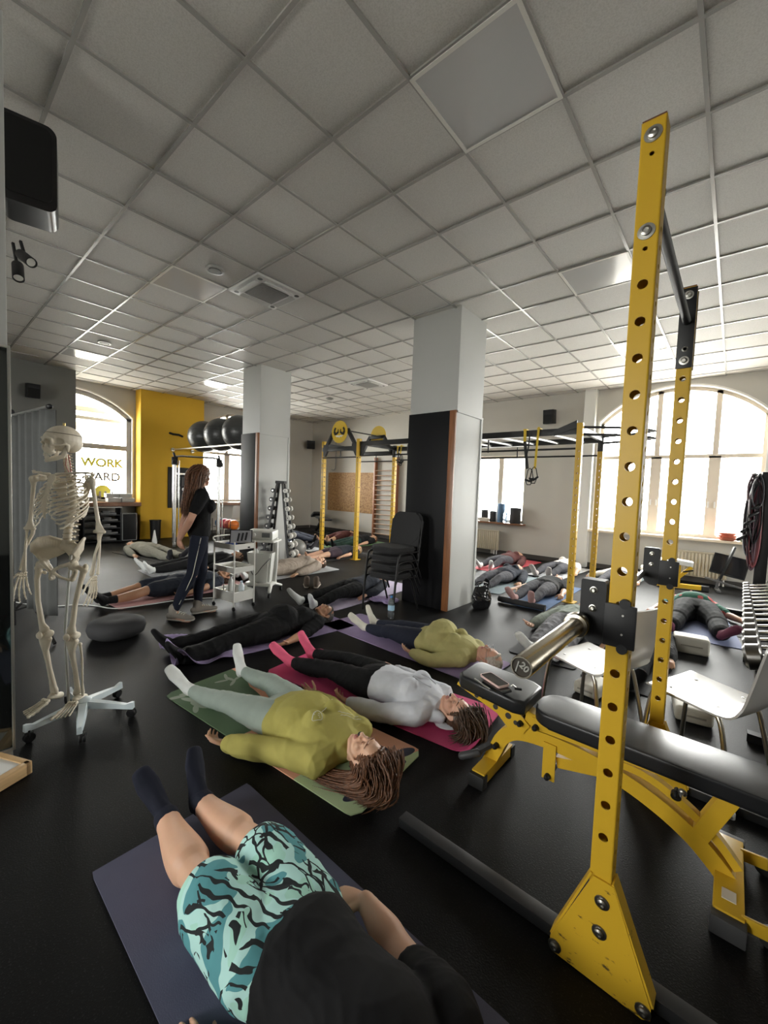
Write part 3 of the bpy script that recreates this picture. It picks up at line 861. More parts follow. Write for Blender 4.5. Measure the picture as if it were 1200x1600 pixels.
def head_shape(bm, H, s=1.0, detail=True):
    R3 = H.to_3x3(); 
    def P(x, y, z): return H @ Vector((x*s, y*s, z*s))
    def E(c, r): ell(bm, P(*c), tuple(a*s for a in r), R3)
    E((0, -.012, .036), (.073, .092, .082))
    E((0, .026, -.030), (.056, .058, .074))
    E((0, .040, .030), (.058, .046, .050))
    E((0, .066, -.094), (.022, .020, .018))
    E((0, .030, -.075), (.040, .045, .030))
    for k in (-1, 1):
        tube(bm, [P(k*.057, -.004, -.045), P(k*.050, .014, -.075), P(k*.020, .060, -.096)], [.017*s, .018*s, .016*s], n=8)
        E((k*.036, .056, -.030), (.024, .022, .022))
        if detail:
            tube(bm, [P(k*.010, .082, .018), P(k*.030, .082, .023), P(k*.048, .064, .016)], [.008*s, .009*s, .007*s], n=8)
            E((k*.031, .071, -.001), (.0155, .0125, .0105))
            E((k*.011, .094, -.037), (.0095, .011, .0085))
        tube(bm, [P(k*.070, .006, .010), P(k*.080, -.014, .018), P(k*.083, -.022, .000), P(k*.079, -.014, -.022), P(k*.072, -.002, -.036)], [.0065*s, .0065*s, .0065*s, .0065*s, .007*s], n=8)
        E((k*.073, -.006, -.008), (.006, .014, .024))
    tube(bm, [P(0, .080, .012), P(0, .093, -.010), P(0, .107, -.031), P(0, .100, -.042)], [.0085*s, .0088*s, .0125*s, .009*s], n=10)
    if detail:
        for z, r in ((-.0615, .0062), (-.071, .0072)):
            tube(bm, [P(-.022, .073, z*1.0-.002), P(-.011, .0835, z), P(0, .0865, z), P(.011, .0835, z), P(.022, .073, z-.002)], [.003*s, r*s, r*s, r*s, .003*s], n=8)

class Fig: pass
def figure(label, loc, rz, sk, sc=1.0, J=None, F=(0, 0, 1), voxel=.008, garments=(), head_up=None, face=None, detail=True, build=1.0, bust=0.0, belly=0.0,
           hands=None, hair=None, floor=.008, name='person', chunky=1.0, ts=1.0):
    """One continuous body grown round a joint layout, dressed with separate garments."""
    t = thing(name, label, 'person', loc, rz)
    F = Vector(F)
    D = dict(pelvis=(0, 0, .115), chest=(.36, 0, .122), neck=(.505, 0, .112), head=(.665, 0, .112),
             hipL=(0, -.09, .11), hipR=(0, .09, .11), kneeL=(-.43, -.11, .10), kneeR=(-.43, .11, .10), ankL=(-.83, -.12, .075), ankR=(-.83, .12, .075),
             toeL=(-.93, -.20, .235), toeR=(-.93, .20, .235), shL=(.455, -.175, .10), shR=(.455, .175, .10), elL=(.20, -.27, .07), elR=(.20, .27, .07),
             wrL=(-.04, -.32, .05), wrR=(-.04, .32, .05))
    if J: D.update(J)
    D = {k: Vector(v)*sc for k, v in D.items()}
    pel, ch, nk, hd = D['pelvis'], D['chest'], D['neck'], D['head']
    sp = (ch-pel).normalized()
    b = build*sc
    NS = 26 if voxel < .0065 else 14
    def pint(u, prof, k, wn):
        xs, ys = [q[0] for q in prof], [q[k] for q in prof]
        return float(np.mean([np.interp(u+wn*o, xs, ys) for o in (-1, -.5, 0, .5, 1)]))
    def dense(lo, hi): return list(np.linspace(lo, hi, max(4, int((hi-lo)/.085)+2)))
    # spine rings: position, half width, half depth
    def tor(u):   # u: 0 pelvis, 1 chest, 1.4 neck
        return lerp(pel, ch, u) if u <= 1 else lerp(ch, nk, (u-1)/.42)
    rings = [(-.26, .125, .080), (-.12, .160, .100), (.06, .170, .106), (.26, .160, .103), (.50, .142, .098), (.75, .150, .102), (1.0, .165, .104), (1.2, .150, .086), (1.33, .105, .066), (1.42, .06, .055)]
    def torso_pts(lo, hi, add_):
        P, R = [], []
        us = dense(lo, hi)
        for u in us:
            wv, dv = pint(u, rings, 1, .07), pint(u, rings, 2, .07)
            a_ = add_ if not callable(add_) else add_(u)
            P.append(tor(u) if u >= 0 else pel+(pel-ch)*(-u)); R.append((wv*b*chunky*ts+a_, dv*b*ts+a_))
        return P, R
    def leg(sd, lo, hi, add_):
        h, k, a = D['hip'+sd], D['knee'+sd], D['ank'+sd]
        prof = [(0, .090), (.25, .087), (.6, .071), (.85, .058), (1.0, .054), (1.12, .052), (1.35, .058), (1.6, .050), (1.85, .038), (2.0, .036)]
        us = dense(lo, hi)
        P, R = [], []
        for u in us:
            p = lerp(h, k, u) if u <= 1 else lerp(k, a, u-1)
            if 1 < u < 2: p = p-F*.016*sc*math.sin((u-1)*PI)
            rr = pint(u, prof, 1, .10)
            a_ = add_ if not callable(add_) else add_(u)
            P.append(p); R.append(rr*b*(chunky if u < 1.2 else 1)+a_)
        return P, R
    def arm(sd, lo, hi, add_):
        s_, e, w_ = D['sh'+sd], D['el'+sd], D['wr'+sd]
        prof = [(0, .056), (.3, .048), (.7, .043), (1.0, .039), (1.25, .043), (1.6, .035), (1.9, .027), (2.0, .026)]
        us = dense(lo, hi)
        P, R = [], []
        for u in us:
            P.append(lerp(s_, e, u) if u <= 1 else lerp(e, w_, u-1))
            rr = pint(u, prof, 1, .10); R.append(rr*b+(add_ if not callable(add_) else add_(u)))
        return P, R
    def foot(bm, sd, add_, ankle_u=1.8):
        k, a, to = D['knee'+sd], D['ank'+sd], D['toe'+sd]
        sh = (a-k).normalized(); fd = (to-a).normalized()
        heel = a+sh*.040*sc-fd*.030*sc
        ball = a+sh*.050*sc+fd*.125*sc; tip = a+sh*.050*sc+fd*.190*sc
        P, R = leg(sd, ankle_u, 2.0, add_); tube(bm, P+[a+sh*.03*sc], R+[.036*sc+add_], n=12)
        tube(bm, [heel, lerp(heel, ball, .45)-sh*.012*sc, ball, tip], [(.030*sc+add_, .033*sc+add_), (.034*sc+add_, .036*sc+add_), (.044*sc+add_, .022*sc+add_), (.034*sc+add_, .014*sc+add_)], n=12, up=sh)
        tube(bm, [a, lerp(a, ball, .6)-sh*.006*sc], [.034*sc+add_, .024*sc+add_], n=10)
    # --- body
    bm = B()
    P, R = torso_pts(-.26, 1.42, 0); tube(bm, P, R, n=max(20, NS+6), up=F)
    if belly: ell(bm, tor(.42)+F*.03*sc, (.13*sc, .15*sc*chunky, (.075+belly)*sc), Matrix((sp, F.cross(sp), F)).transposed())
    hu = Vector(head_up).normalized() if head_up is not None else (hd-nk).normalized()
    fc = Vector(face) if face is not None else F
    fc = (fc-hu*fc.dot(hu)).normalized(); hx = fc.cross(hu)
    H = Matrix(((hx.x, fc.x, hu.x, hd.x), (hx.y, fc.y, hu.y, hd.y), (hx.z, fc.z, hu.z, hd.z), (0, 0, 0, 1)))
    tube(bm, [lerp(ch, nk, .75), nk, hd-hu*.035*sc-fc*.015*sc], [.058*sc, .054*sc, .052*sc], n=14)
    head_shape(bm, H, sc, detail)
    for sd in 'LR':
        P, R = leg(sd, 0, 2.0, 0); tube(bm, P, R, n=NS)
        foot(bm, sd, 0)
        ell(bm, D['knee'+sd]+F*.012*sc, (.045*sc, .048*sc, .045*sc))
        tube(bm, [lerp(nk, D['sh'+sd], .25)-sp*.02*sc, D['sh'+sd]], [.05*sc, .056*sc], n=12)
        P, R = arm(sd, 0, 2.0, 0); tube(bm, P, R, n=NS)
        hv = dict(d=(D['wr'+sd]-D['el'+sd]), n=-F, curl=.5)
        if hands and sd in hands: hv.update(hands[sd])
        hand(bm, D['wr'+sd], hv['d'], hv['n'], 1 if sd == 'R' else -1, sc, hv['curl'])
    me = fuse_mesh(bm, voxel, 3 if voxel < .0065 else 1, .45)
    if floor is not None: floor_clamp(me, floor)
    me.materials.append(sk); me.materials.append(LIP)
    if detail:
        Hi = np.array(H.inverted()); cen = np.empty(len(me.polygons)*3); me.polygons.foreach_get('center', cen); cen = cen.reshape(-1, 3)
        q = cen @ Hi[:3, :3].T+Hi[:3, 3]; q /= sc
        mi = (np.abs(q[:, 0])**2/.023**2+(q[:, 2]+.067)**2/.0125**2 < 1) & (q[:, 1] > .07)
        me.polygons.foreach_set('material_index', mi.astype(np.int32))
    me.shade_smooth()
    body = bpy.data.objects.new('body', me); COL.objects.link(body); body.parent = t
    fig = Fig(); fig.t, fig.D, fig.H, fig.tor, fig.sc, fig.F = t, D, H, tor, sc, F; fig.body = body
    fig.arm, fig.leg, fig.torso_pts = arm, leg, torso_pts
    # --- garments
    fig.g = {}
    for g in garments:
        kind, gname, mat = g['k'], g['n'], g['m']; th = g.get('t', .012)*sc
        bm = B()
        if kind == 'top':
            lo, hi = g.get('hem', -.05), g.get('hi', 1.36); fl = g.get('flare', 0)
            addf = (lambda u: th+fl*max(0, 1-abs(u-lo)/.5)) if fl else th
            P, R = torso_pts(lo, hi, addf); tube(bm, P, R, n=max(22, NS+6), up=F)
            if belly: ell(bm, tor(.42)+F*.03*sc, (.14*sc+th, .155*sc*chunky+th, (.075+belly)*sc+th), Matrix((sp, F.cross(sp), F)).transposed())
            if bust:
                for s in (-1, 1): ell(bm, lerp(pel, ch, .92)+F*(.055+.4*bust)*sc+F.cross(sp)*s*.078*sc, (.075*sc, .075*sc, bust*sc+.03*sc))
            sl = g.get('sleeve', 2)
            for sd in 'LR':
                tube(bm, [lerp(nk, D['sh'+sd], .35)-sp*.02*sc, D['sh'+sd]], [.052*sc+th, .058*sc+th], n=12)
                if sl > 0:
                    P, R = arm(sd, 0, sl, (lambda u: th*g.get('st', 1.2)*(1 if u < sl-.12 else .8))); tube(bm, P, R, n=NS)
            if g.get('collar'):
                a_ = nk+(hd-nk).normalized()*.015*sc
                tube(bm, [a_+F*.062*sc*math.cos(q)+F.cross(sp)*.068*sc*math.sin(q)+sp*(-.018)*math.cos(q)*sc for q in np.linspace(0, 2*PI, 20, endpoint=False)], g['collar']*sc, n=8, closed=True, up=sp)
            if g.get('hood'):
                for (dx, dy, dz, rx, ry, rz_) in g['hood']: ell(bm, nk+sp*dx*sc+F.cross(sp)*dy*sc+F*dz*sc, (rx*sc, ry*sc, rz_*sc))
        elif kind == 'bottom':
            P, R = torso_pts(-.26, g.get('waist', .22), th); tube(bm, P, R, n=max(20, NS+6), up=F)
            hi = g.get('len', 1.9)
            for sd in 'LR':
                P, R = leg(sd, 0, hi, (lambda u: th+g.get('flare', 0)*max(0, u-hi+.7))); tube(bm, P, R, n=NS)
        elif kind in ('sock', 'shoe'):
            for sd in 'LR':
                b2 = B(); foot(b2, sd, th, g.get('u', 1.8))
                if kind == 'shoe':
                    k_, a_, to_ = D['knee'+sd], D['ank'+sd], D['toe'+sd]; s2 = (a_-k_).normalized(); f2 = (to_-a_).normalized()
                    tube(b2, [a_+s2*.062*sc-f2*.045*sc, a_+s2*.066*sc+f2*.06*sc, a_+s2*.062*sc+f2*.20*sc], [(.036*sc, .016*sc), (.042*sc, .015*sc), (.040*sc, .014*sc)], n=12, up=s2)
                mm = fuse_mesh(b2, min(voxel, .006), 2); floor_clamp(mm, floor if floor is not None else .002); mm.materials.append(mat); mm.shade_smooth()
                o = bpy.data.objects.new(gname, mm); COL.objects.link(o); o.parent = t; fig.g.setdefault(kind, []).append(o)
            bm.free(); continue
        mm = fuse_mesh(bm, g.get('v', voxel), 5 if voxel < .0065 else 2, .5)
        wrinkle(mm, g.get('w', .008)*sc, g.get('wk', (22, 55)), seed=g.get('seed', 1))
        if floor is not None: floor_clamp(mm, floor)
        mm.materials.append(mat); mm.shade_smooth()
        o = bpy.data.objects.new(gname, mm); COL.objects.link(o); o.parent = t; fig.g[kind] = o
    if detail:
        bm = B()
        for k in (-1, 1):
            tube(bm, [H @ Vector((k*.012*sc, .0885*sc, .0215*sc)), H @ Vector((k*.032*sc, .088*sc, .028*sc)), H @ Vector((k*.050*sc, .0685*sc, .021*sc))], [.0022*sc, .0028*sc, .0015*sc], n=6)
        obj('eyebrow', bm, hair['m'] if hair else H_DK, t)
        bm = B()
        for k in (-1, 1):
            tube(bm, [H @ Vector((k*.018*sc, .0805*sc, -.006*sc)), H @ Vector((k*.031*sc, .0835*sc, -.0075*sc)), H @ Vector((k*.045*sc, .074*sc, -.005*sc))], [.0011*sc]*3, n=5)
        obj('eyelash', bm, H_DK, t)
    if hair: hair_build(fig, hair, voxel)
    return fig
def hair_build(fig, hr, voxel):
    H, sc = fig.H, fig.sc; R3 = H.to_3x3(); bm = B()
    def P(x, y, z): return H @ Vector((x*sc, y*sc, z*sc))
    big = hr.get('big', 0)
    ell(bm, P(0, -.030, .036), ((.080+big)*sc, (.084+big)*sc, (.082+big)*sc), R3, 24, 16)
    ell(bm, P(0, -.050, -.010), ((.068+big)*sc, (.060+big)*sc, (.075+big)*sc), R3, 20, 12)
    for k in (-1, 1): tube(bm, [P(k*.052, .040, .066), P(k*.069, .026, .032), P(k*.071, .012, .004)], [.010*sc, .010*sc, .006*sc], n=8)
    tube(bm, [P(-.045, .042, .080), P(0, .052, .092), P(.045, .042, .080)], [.013*sc, .014*sc, .013*sc], n=8)
    me = fuse_mesh(bm, min(voxel, .006), 2)
    co = co_get(me); Hi = np.array(H.inverted()); q = co @ Hi[:3, :3].T+Hi[:3, 3]
    ang = np.arctan2(q[:, 0], q[:, 2]-.01*sc)
    d = .0022*np.sin(ang*42+6*np.sin(q[:, 1]*30))+.0018*np.sin(ang*23+4*np.sin(q[:, 1]*22+1))
    no = no_get(me); co_set(me, co+no*d[:, None]*sc)
    floor_clamp(me, .008 if fig.F.z > .5 else -9)
    me.materials.append(hr['m']); me.shade_smooth()
    o = bpy.data.objects.new('hair', me); COL.objects.link(o); o.parent = fig.t
    if 'locks' in hr:
        bm = B(); r = random.Random(hr.get('seed', 3))
        for (root, path, sr, se, n, rad) in hr['locks']:
            for i in range(n):
                a = Vector((r.gauss(0, 1)*sr[0], r.gauss(0, 1)*sr[1], r.gauss(0, 1)*sr[2]))
                pts = [Vector(root)+a*1.0]
                e = Vector((r.gauss(0, 1)*se[0], r.gauss(0, 1)*se[1], r.gauss(0, 1)*se[2]))
                m_ = len(path)
                for j, p in enumerate(path):
                    f = (j+1)/m_
                    wv = Vector((r.gauss(0, .0025), r.gauss(0, .0025), r.gauss(0, .002)))
                    q_ = Vector(p)+a*(1-f)+e*f+wv; q_.z = max(q_.z, .018)
                    pts.append(q_)
                rr = rad*r.uniform(.7, 1.3)
                # resample smoothly
                P2 = []
                for j in range(len(pts)-1):
                    p0 = pts[max(j-1, 0)]; p1, p2 = pts[j], pts[j+1]; p3 = pts[min(j+2, len(pts)-1)]
                    for k in range(4):
                        u = k/4
                        P2.append(.5*((2*p1)+(p2-p0)*u+(2*p0-5*p1+4*p2-p3)*u*u+(-p0+3*p1-3*p2+p3)*u**3))
                P2.append(pts[-1])
                nn = len(P2)
                tube(bm, P2, [rr*(.6+.6*math.sin(PI*min(1, (k+.6)/nn*1.0)))*(1 if k < nn-2 else .35) for k in range(nn)], n=6)
        obj('hair_locks', bm, hr['m'], fig.t, 180)
def surf_strokes(name, target, strokes, rad, mat, parent, direction=(0, 0, -1), top=1.0):
    """Thin printed lines laid on a garment's surface; strokes are in the thing's local x, y."""
    bmm = B(); bmm.from_mesh(target.data); bv = BVHTree.FromBMesh(bmm); bmm.free()
    bm = B(); d = Vector(direction).normalized()
    for st in strokes:
        pts = []
        for p in st:
            h = bv.ray_cast(Vector((p[0], p[1], top)), d)
            if h[0] is not None: pts.append(h[0]+h[1]*.0006)
        if len(pts) > 1: tube(bm, pts, [(rad, .0008)]*len(pts), n=6, up=(0, 0, 1))
    if len(bm.verts): return obj(name, bm, mat, parent, 180)
    bm.free()

# ------------------------------------------------------------------ mats
def mat_sheet(name, label, A, Bp, wd, mat, th=.006, curl0=0, curl1=0, rnd=0.02, group=None, wav=0, n=60, m=24, seed=0, skew=0, cr=.05, cat='yoga mat'):
    """Exercise mat from A to Bp (centre line on the floor); ends may curl up; corners rounded."""
    A, Bp = Vector((*A, 0)), Vector((*Bp, 0)); L = (Bp-A).length; ang = math.atan2(Bp.y-A.y, Bp.x-A.x)
    r = random.Random(seed); ph = [r.random()*6 for _ in range(6)]
    bm = B(); top = []; bot = []
    for i in range(n+1):
        s = L*i/n; rt, rb = [], []
        e = min(s, L-s); half = wd/2
        if e < rnd: half = wd/2-rnd+math.sqrt(max(0, rnd**2-(rnd-e)**2))
        for j in range(m+1):
            y = -half+2*half*j/m
            x, z = s, 0.0015
            for c, base, sg in ((curl0, 0, -1), (curl1, L, 1)):
                if c:
                    rr = cr
                    dd = c-(s if sg < 0 else L-s)
                    if dd > 0:
                        a = dd/rr
                        edge = c if sg < 0 else L-c
                        x = edge+sg*rr*math.sin(a); z = .0015+rr*(1-math.cos(a))
            if wav: z += wav*(abs(math.sin(x*9+ph[0]+2*math.sin(y*6+ph[1])))**3*max(0, 1-s/.5)+abs(math.sin(y*11+x*5+ph[2]))**4*max(0, 1-s/.6))
            x += skew*y
            rt.append(bm.verts.new((x, y, z+th))); rb.append(bm.verts.new((x, y, z)))
        top.append(rt); bot.append(rb)
    for i in range(n):
        for j in range(m):
            bm.faces.new((top[i][j], top[i+1][j], top[i+1][j+1], top[i][j+1])); bm.faces.new((bot[i][j], bot[i][j+1], bot[i+1][j+1], bot[i+1][j]))
        bm.faces.new((top[i][0], bot[i][0], bot[i+1][0], top[i+1][0])); bm.faces.new((top[i][m], top[i+1][m], bot[i+1][m], bot[i][m]))
    for j in range(m):
        bm.faces.new((top[0][j], top[0][j+1], bot[0][j+1], bot[0][j])); bm.faces.new((top[n][j], bot[n][j], bot[n][j+1], top[n][j+1]))
    o = obj(name, bm, mat, None, 50); o.location = A; o.rotation_euler = (0, 0, ang)
    return tag(o, label, cat, group)
def matm(name, c, rough=.75): return M(name, c, rough, var=.04, vs=10, bump=.15, bs=260, spec=.3)
# ------------------------------------------------------------------ the people and their mats
OLIVE = cloth('olive_sweatshirt', (.42, .375, .105)); SAGE = M('sage_leggings', (.35, .415, .37), .7, var=.05, vs=14, bump=.08, bs=500, spec=.3)
GREYH = cloth('grey_marl_jersey', (.66, .68, .74), var=.08); BLKC = cloth('black_jersey', (.008, .008, .009)); BLKD = cloth('black_trousers', (.008, .008, .009))
WSOCK = cloth('white_sock', (.76, .78, .77)); PSOCK = cloth('pink_sock', (.72, .12, .22)); NSOCK = cloth('navy_sock', (.012, .014, .026))
NAVY = cloth('navy_jersey', (.020, .024, .036)); CHAR = cloth('charcoal_leggings', (.055, .055, .065)); JEAN = cloth('dark_denim', (.035, .042, .065))
BEIGE = cloth('beige_trousers', (.36, .35, .29)); TAUPE = cloth('taupe_fleece', (.36, .30, .25)); MAROON = cloth('maroon_knit', (.09, .03, .028)); DGREEN = cloth('dark_green_trousers', (.022, .05, .042))
SAGEH = cloth('sage_hoodie', (.27, .31, .27)); GREYP = cloth('grey_joggers', (.23, .23, .25)); CREAM = cloth('cream_top', (.66, .62, .57)); ROSES = cloth('dusty_rose_sock', (.42, .25, .24))
OLIVE2 = cloth('moss_longsleeve', (.42, .385, .16)); DKNAV = cloth('dark_navy_leggings', (.016, .019, .033)); MSOCK = cloth('maroon_sock', (.16, .05, .08))

def hawaiian():
    m, nt, N, L, b = graph('tropical_print_cotton')
    tc = N('TexCoord')
    n0 = N('TexNoise'); n0.inputs['Scale'].default_value = 7; n0.inputs['Detail'].default_value = 2
    L(tc.outputs['Object'], n0.inputs['Vector'])
    sub = N('VectorMath', operation='MULTIPLY_ADD'); sub.inputs[1].default_value = (.11, .11, .11)
    L(n0.outputs['Color'], sub.inputs[0]); L(tc.outputs['Object'], sub.inputs[2])
    # teal patches
    n1 = N('TexNoise'); n1.inputs['Scale'].default_value = 9; n1.inputs['Detail'].default_value = .5
    L(sub.outputs[0], n1.inputs['Vector'])
    r1 = N('ValToRGB'); r1.color_ramp.interpolation = 'CONSTANT'; r1.color_ramp.elements[0].position = 0; r1.color_ramp.elements[0].color = (.40, .70, .60, 1)
    r1.color_ramp.elements[1].position = .545; r1.color_ramp.elements[1].color = (.10, .31, .34, 1)
    e = r1.color_ramp.elements.new(.40); e.color = (.46, .74, .70, 1)
    L(n1.outputs['Fac'], r1.inputs[0])
    # frond strokes: a stretched wave kept to patches
    mp = N('Mapping'); mp.inputs['Rotation'].default_value = (0, 0, .75); mp.inputs['Scale'].default_value = (8, 26, 10)
    L(sub.outputs[0], mp.inputs[0])
    wv = N('TexWave'); wv.wave_type = 'BANDS'; wv.inputs['Scale'].default_value = .42; wv.inputs['Distortion'].default_value = 9; wv.inputs['Detail'].default_value = 2; wv.inputs['Detail Scale'].default_value = 1.1
    L(mp.outputs[0], wv.inputs['Vector'])
    vo = N('TexVoronoi'); vo.feature = 'DISTANCE_TO_EDGE'; vo.inputs['Scale'].default_value = 12
    mp2 = N('Mapping'); mp2.inputs['Rotation'].default_value = (0, 0, -.5); mp2.inputs['Scale'].default_value = (.65, 1.9, 1)
    L(sub.outputs[0], mp2.inputs[0]); L(mp2.outputs[0], vo.inputs['Vector'])
    n2 = N('TexNoise'); n2.inputs['Scale'].default_value = 11; L(sub.outputs[0], n2.inputs['Vector'])
    c1 = N('Math', operation='GREATER_THAN'); c1.inputs[1].default_value = .80; L(wv.outputs['Fac'], c1.inputs[0])
    c2 = N('Math', operation='GREATER_THAN'); c2.inputs[1].default_value = .47; L(n2.outputs['Fac'], c2.inputs[0])
    c3 = N('Math', operation='LESS_THAN'); c3.inputs[1].default_value = .045; L(vo.outputs['Distance'], c3.inputs[0])
    n3 = N('TexNoise'); n3.inputs['Scale'].default_value = 8; mp3 = N('Mapping'); mp3.inputs['Location'].default_value = (5, 3, 1); L(tc.outputs['Object'], mp3.inputs[0]); L(mp3.outputs[0], n3.inputs['Vector'])
    c4 = N('Math', operation='GREATER_THAN'); c4.inputs[1].default_value = .5; L(n3.outputs['Fac'], c4.inputs[0])
    a = N('Math', operation='MULTIPLY'); L(c1.outputs[0], a.inputs[0]); L(c2.outputs[0], a.inputs[1])
    a2 = N('Math', operation='MULTIPLY'); L(c3.outputs[0], a2.inputs[0]); L(c4.outputs[0], a2.inputs[1])
    mxx = N('Math', operation='MAXIMUM'); L(a.outputs[0], mxx.inputs[0]); L(a2.outputs[0], mxx.inputs[1])
    mx = N('MixRGB'); mx.inputs[2].default_value = (.018, .022, .024, 1); L(mxx.outputs[0], mx.inputs[0]); L(r1.outputs[0], mx.inputs[1])
    L(mx.outputs[0], b.inputs['Base Color']); b.inputs['Roughness'].default_value = .8; b.inputs['Specular IOR Level'].default_value = .25
    return m
HAW = hawaiian()
def floral_xmas():
    m, nt, N, L, b = graph('green_knit_with_red_dots')
    tc = N('TexCoord'); v = N('TexVoronoi'); v.inputs['Scale'].default_value = 8; L(tc.outputs['Object'], v.inputs['Vector'])
    r = N('ValToRGB'); r.color_ramp.interpolation = 'CONSTANT'; r.color_ramp.elements[0].color = (.55, .12, .12, 1); r.color_ramp.elements[1].position = .33; r.color_ramp.elements[1].color = (.03, .13, .09, 1)
    L(v.outputs['Distance'], r.inputs[0])
    s = N('SeparateXYZ'); L(tc.outputs['Object'], s.inputs[0])
    L(r.outputs[0], b.inputs['Base Color']); b.inputs['Roughness'].default_value = .85
    return m
def printed_mat():
    """Printed mat: dark green end with pale leaves, peach middle, pale green end with navy leaves (object x 0..1.69, y +-.3)."""
    m, nt, N, L, b = graph('printed_leaf_mat')
    tc = N('TexCoord'); sx = N('SeparateXYZ'); L(tc.outputs['Object'], sx.inputs[0])
    def ellm(cx, cy, a, bb, rot):
        mp = N('Mapping'); mp.vector_type = 'TEXTURE'
        mp.inputs['Location'].default_value = (cx, cy, 0); mp.inputs['Rotation'].default_value = (0, 0, rot); mp.inputs['Scale'].default_value = (a, bb, 50)
        L(tc.outputs['Object'], mp.inputs[0])
        ln = N('VectorMath', operation='LENGTH'); L(mp.outputs[0], ln.inputs[0])
        lt = N('Math', operation='LESS_THAN'); lt.inputs[1].default_value = 1; L(ln.outputs['Value'], lt.inputs[0])
        return lt.outputs[0]
    cur = None
    def over(prev, fac, col):
        x = N('MixRGB'); x.inputs[2].default_value = (*col, 1)
        if isinstance(prev, tuple): x.inputs[1].default_value = (*prev, 1)
        else: L(prev, x.inputs[1])
        L(fac, x.inputs[0]); return x.outputs[0]
    peach, dg, lg, nv, pale = (.80, .42, .28), (.12, .19, .105), (.54, .68, .40), (.035, .04, .07), (.40, .44, .36)
    cur = over(peach, ellm(.18, -.22, .62, .36, .1), dg)
    cur = over(cur, ellm(.12, .05, .36, .16, -.2), dg)
    cur = over(cur, ellm(1.72, -.32, .42, .52, .0), lg)
    cur = over(cur, ellm(1.75, .05, .13, .34, -.1), lg)
    for cx, cy, a, bb, rot in ((.12, -.18, .07, .022, .9), (.20, -.22, .075, .022, .4), (.22, -.10, .07, .02, 1.3), (.30, -.22, .075, .024, .2), (.36, -.15, .07, .02, .9), (.33, -.26, .05, .018, -.5), (.10, -.26, .06, .02, 1.2),
                               (.14, .12, .055, .014, .1), (.12, .06, .05, .014, 1.2), (.20, .10, .05, .013, 2.2), (.16, .17, .045, .013, 1.9), (.08, .12, .05, .012, 2.7)):
        cur = over(cur, ellm(cx, cy, a, bb, rot), pale)
    for cx, cy, a, bb, rot in ((1.62, -.155, .105, .034, 1.25), (1.60, -.02, .085, .022, .9), (1.52, -.04, .07, .02, .2), (1.60, .14, .075, .022, .3), (1.62, .22, .07, .032, 1.15), (1.55, .16, .06, .018, 2.6), (1.66, .06, .10, .006, 1.45)):
        cur = over(cur, ellm(cx, cy, a, bb, rot), nv)
    L(cur, b.inputs['Base Color']); b.inputs['Roughness'].default_value = .7
    n = N('TexNoise'); n.inputs['Scale'].default_value = 260; L(tc.outputs['Object'], n.inputs['Vector'])
    bp = N('Bump'); bp.inputs['Strength'].default_value = .12; bp.inputs['Distance'].default_value = .003; L(n.outputs['Fac'], bp.inputs['Height']); L(bp.outputs[0], b.inputs['Normal'])
    return m
LILAC = matm('lilac_mat_foam', (.38, .30, .52)); NAVM = matm('navy_mat_foam', (.095, .097, .152)); PINKM = matm('magenta_mat_foam', (.74, .10, .26), .6); ROSEM = matm('rose_mat_foam', (.62, .36, .36)); GREYM = matm('pale_grey_mat_foam', (.42, .43, .45))
BLUEM = matm('blue_mat_foam', (.10, .17, .33)); REDM = matm('coral_mat_foam', (.62, .10, .13)); DKM = matm('charcoal_mat_foam', (.03, .03, .033)); TEALM = matm('grey_teal_mat_foam', (.26, .32, .35)); PERI = matm('periwinkle_mat_foam', (.20, .23, .38)); GRNM = matm('green_mat_foam', (.14, .24, .12)); PALEL = matm('pale_lilac_mat_foam', (.52, .46, .62))

mat_sheet('yoga_mat', 'navy blue mat under the person in tropical shorts', (-1.72, .735), (.08, .735), .64, NAVM, seed=1, rnd=.004)
mat_sheet('yoga_mat', 'leaf-printed green and peach mat with rounded corners', (-2.90, 1.41), (-1.21, 1.56), .60, printed_mat(), rnd=.05, seed=2)
mat_sheet('yoga_mat', 'magenta pink mat with a curled edge under the grey hoodie', (-2.74, 2.10), (-1.02, 2.30), .60, PINKM, rnd=.03, curl1=.16, cr=.20, seed=3)
mat_sheet('yoga_mat', 'lilac mat under the white-haired person in moss green', (-3.24, 3.13), (-1.38, 3.08), .58, LILAC, seed=4)
mat_sheet('yoga_mat', 'rumpled lilac mat under the person dressed all in black', (-3.46, 1.36), (-3.27, 3.1), .60, LILAC, wav=.09, seed=5)
mat_sheet('yoga_mat', 'pale lilac mat under the navy sweatshirt beside the stacked chairs', (-3.78, 3.25), (-3.86, 5.0), .56, PALEL, seed=6)
mat_sheet('yoga_mat', 'dusty rose mat under the person in dark sports shorts', (-5.46, 1.5), (-5.58, 3.45), .58, ROSEM, seed=7)
mat_sheet('yoga_mat', 'pale grey mat under white-socked legs behind the standing woman', (-6.95, 2.38), (-6.95, 4.1), .62, GREYM, seed=8)
mat_sheet('yoga_mat', 'charcoal mat under the person in beige trousers', (-7.7, 3.2), (-9.4, 2.9), .6, DKM, seed=9)
mat_sheet('yoga_mat', 'grey mat under the taupe hoodie behind the white trolleys', (-5.62, 3.2), (-5.55, 5.0), .58, GREYM, seed=10)
mat_sheet('yoga_mat', 'charcoal mat under bare legs between the two front rig posts', (-6.27, 4.95), (-6.27, 6.75), .56, DKM, seed=11)
mat_sheet('yoga_mat', 'pale mat under dark jeans behind the dumbbell tower', (-7.2, 6.12), (-8.95, 5.76), .6, GREYM, seed=12)
mat_sheet('yoga_mat', 'green mat under the person in dark green trousers', (-7.36, 6.55), (-7.36, 8.45), .58, GRNM, seed=13)
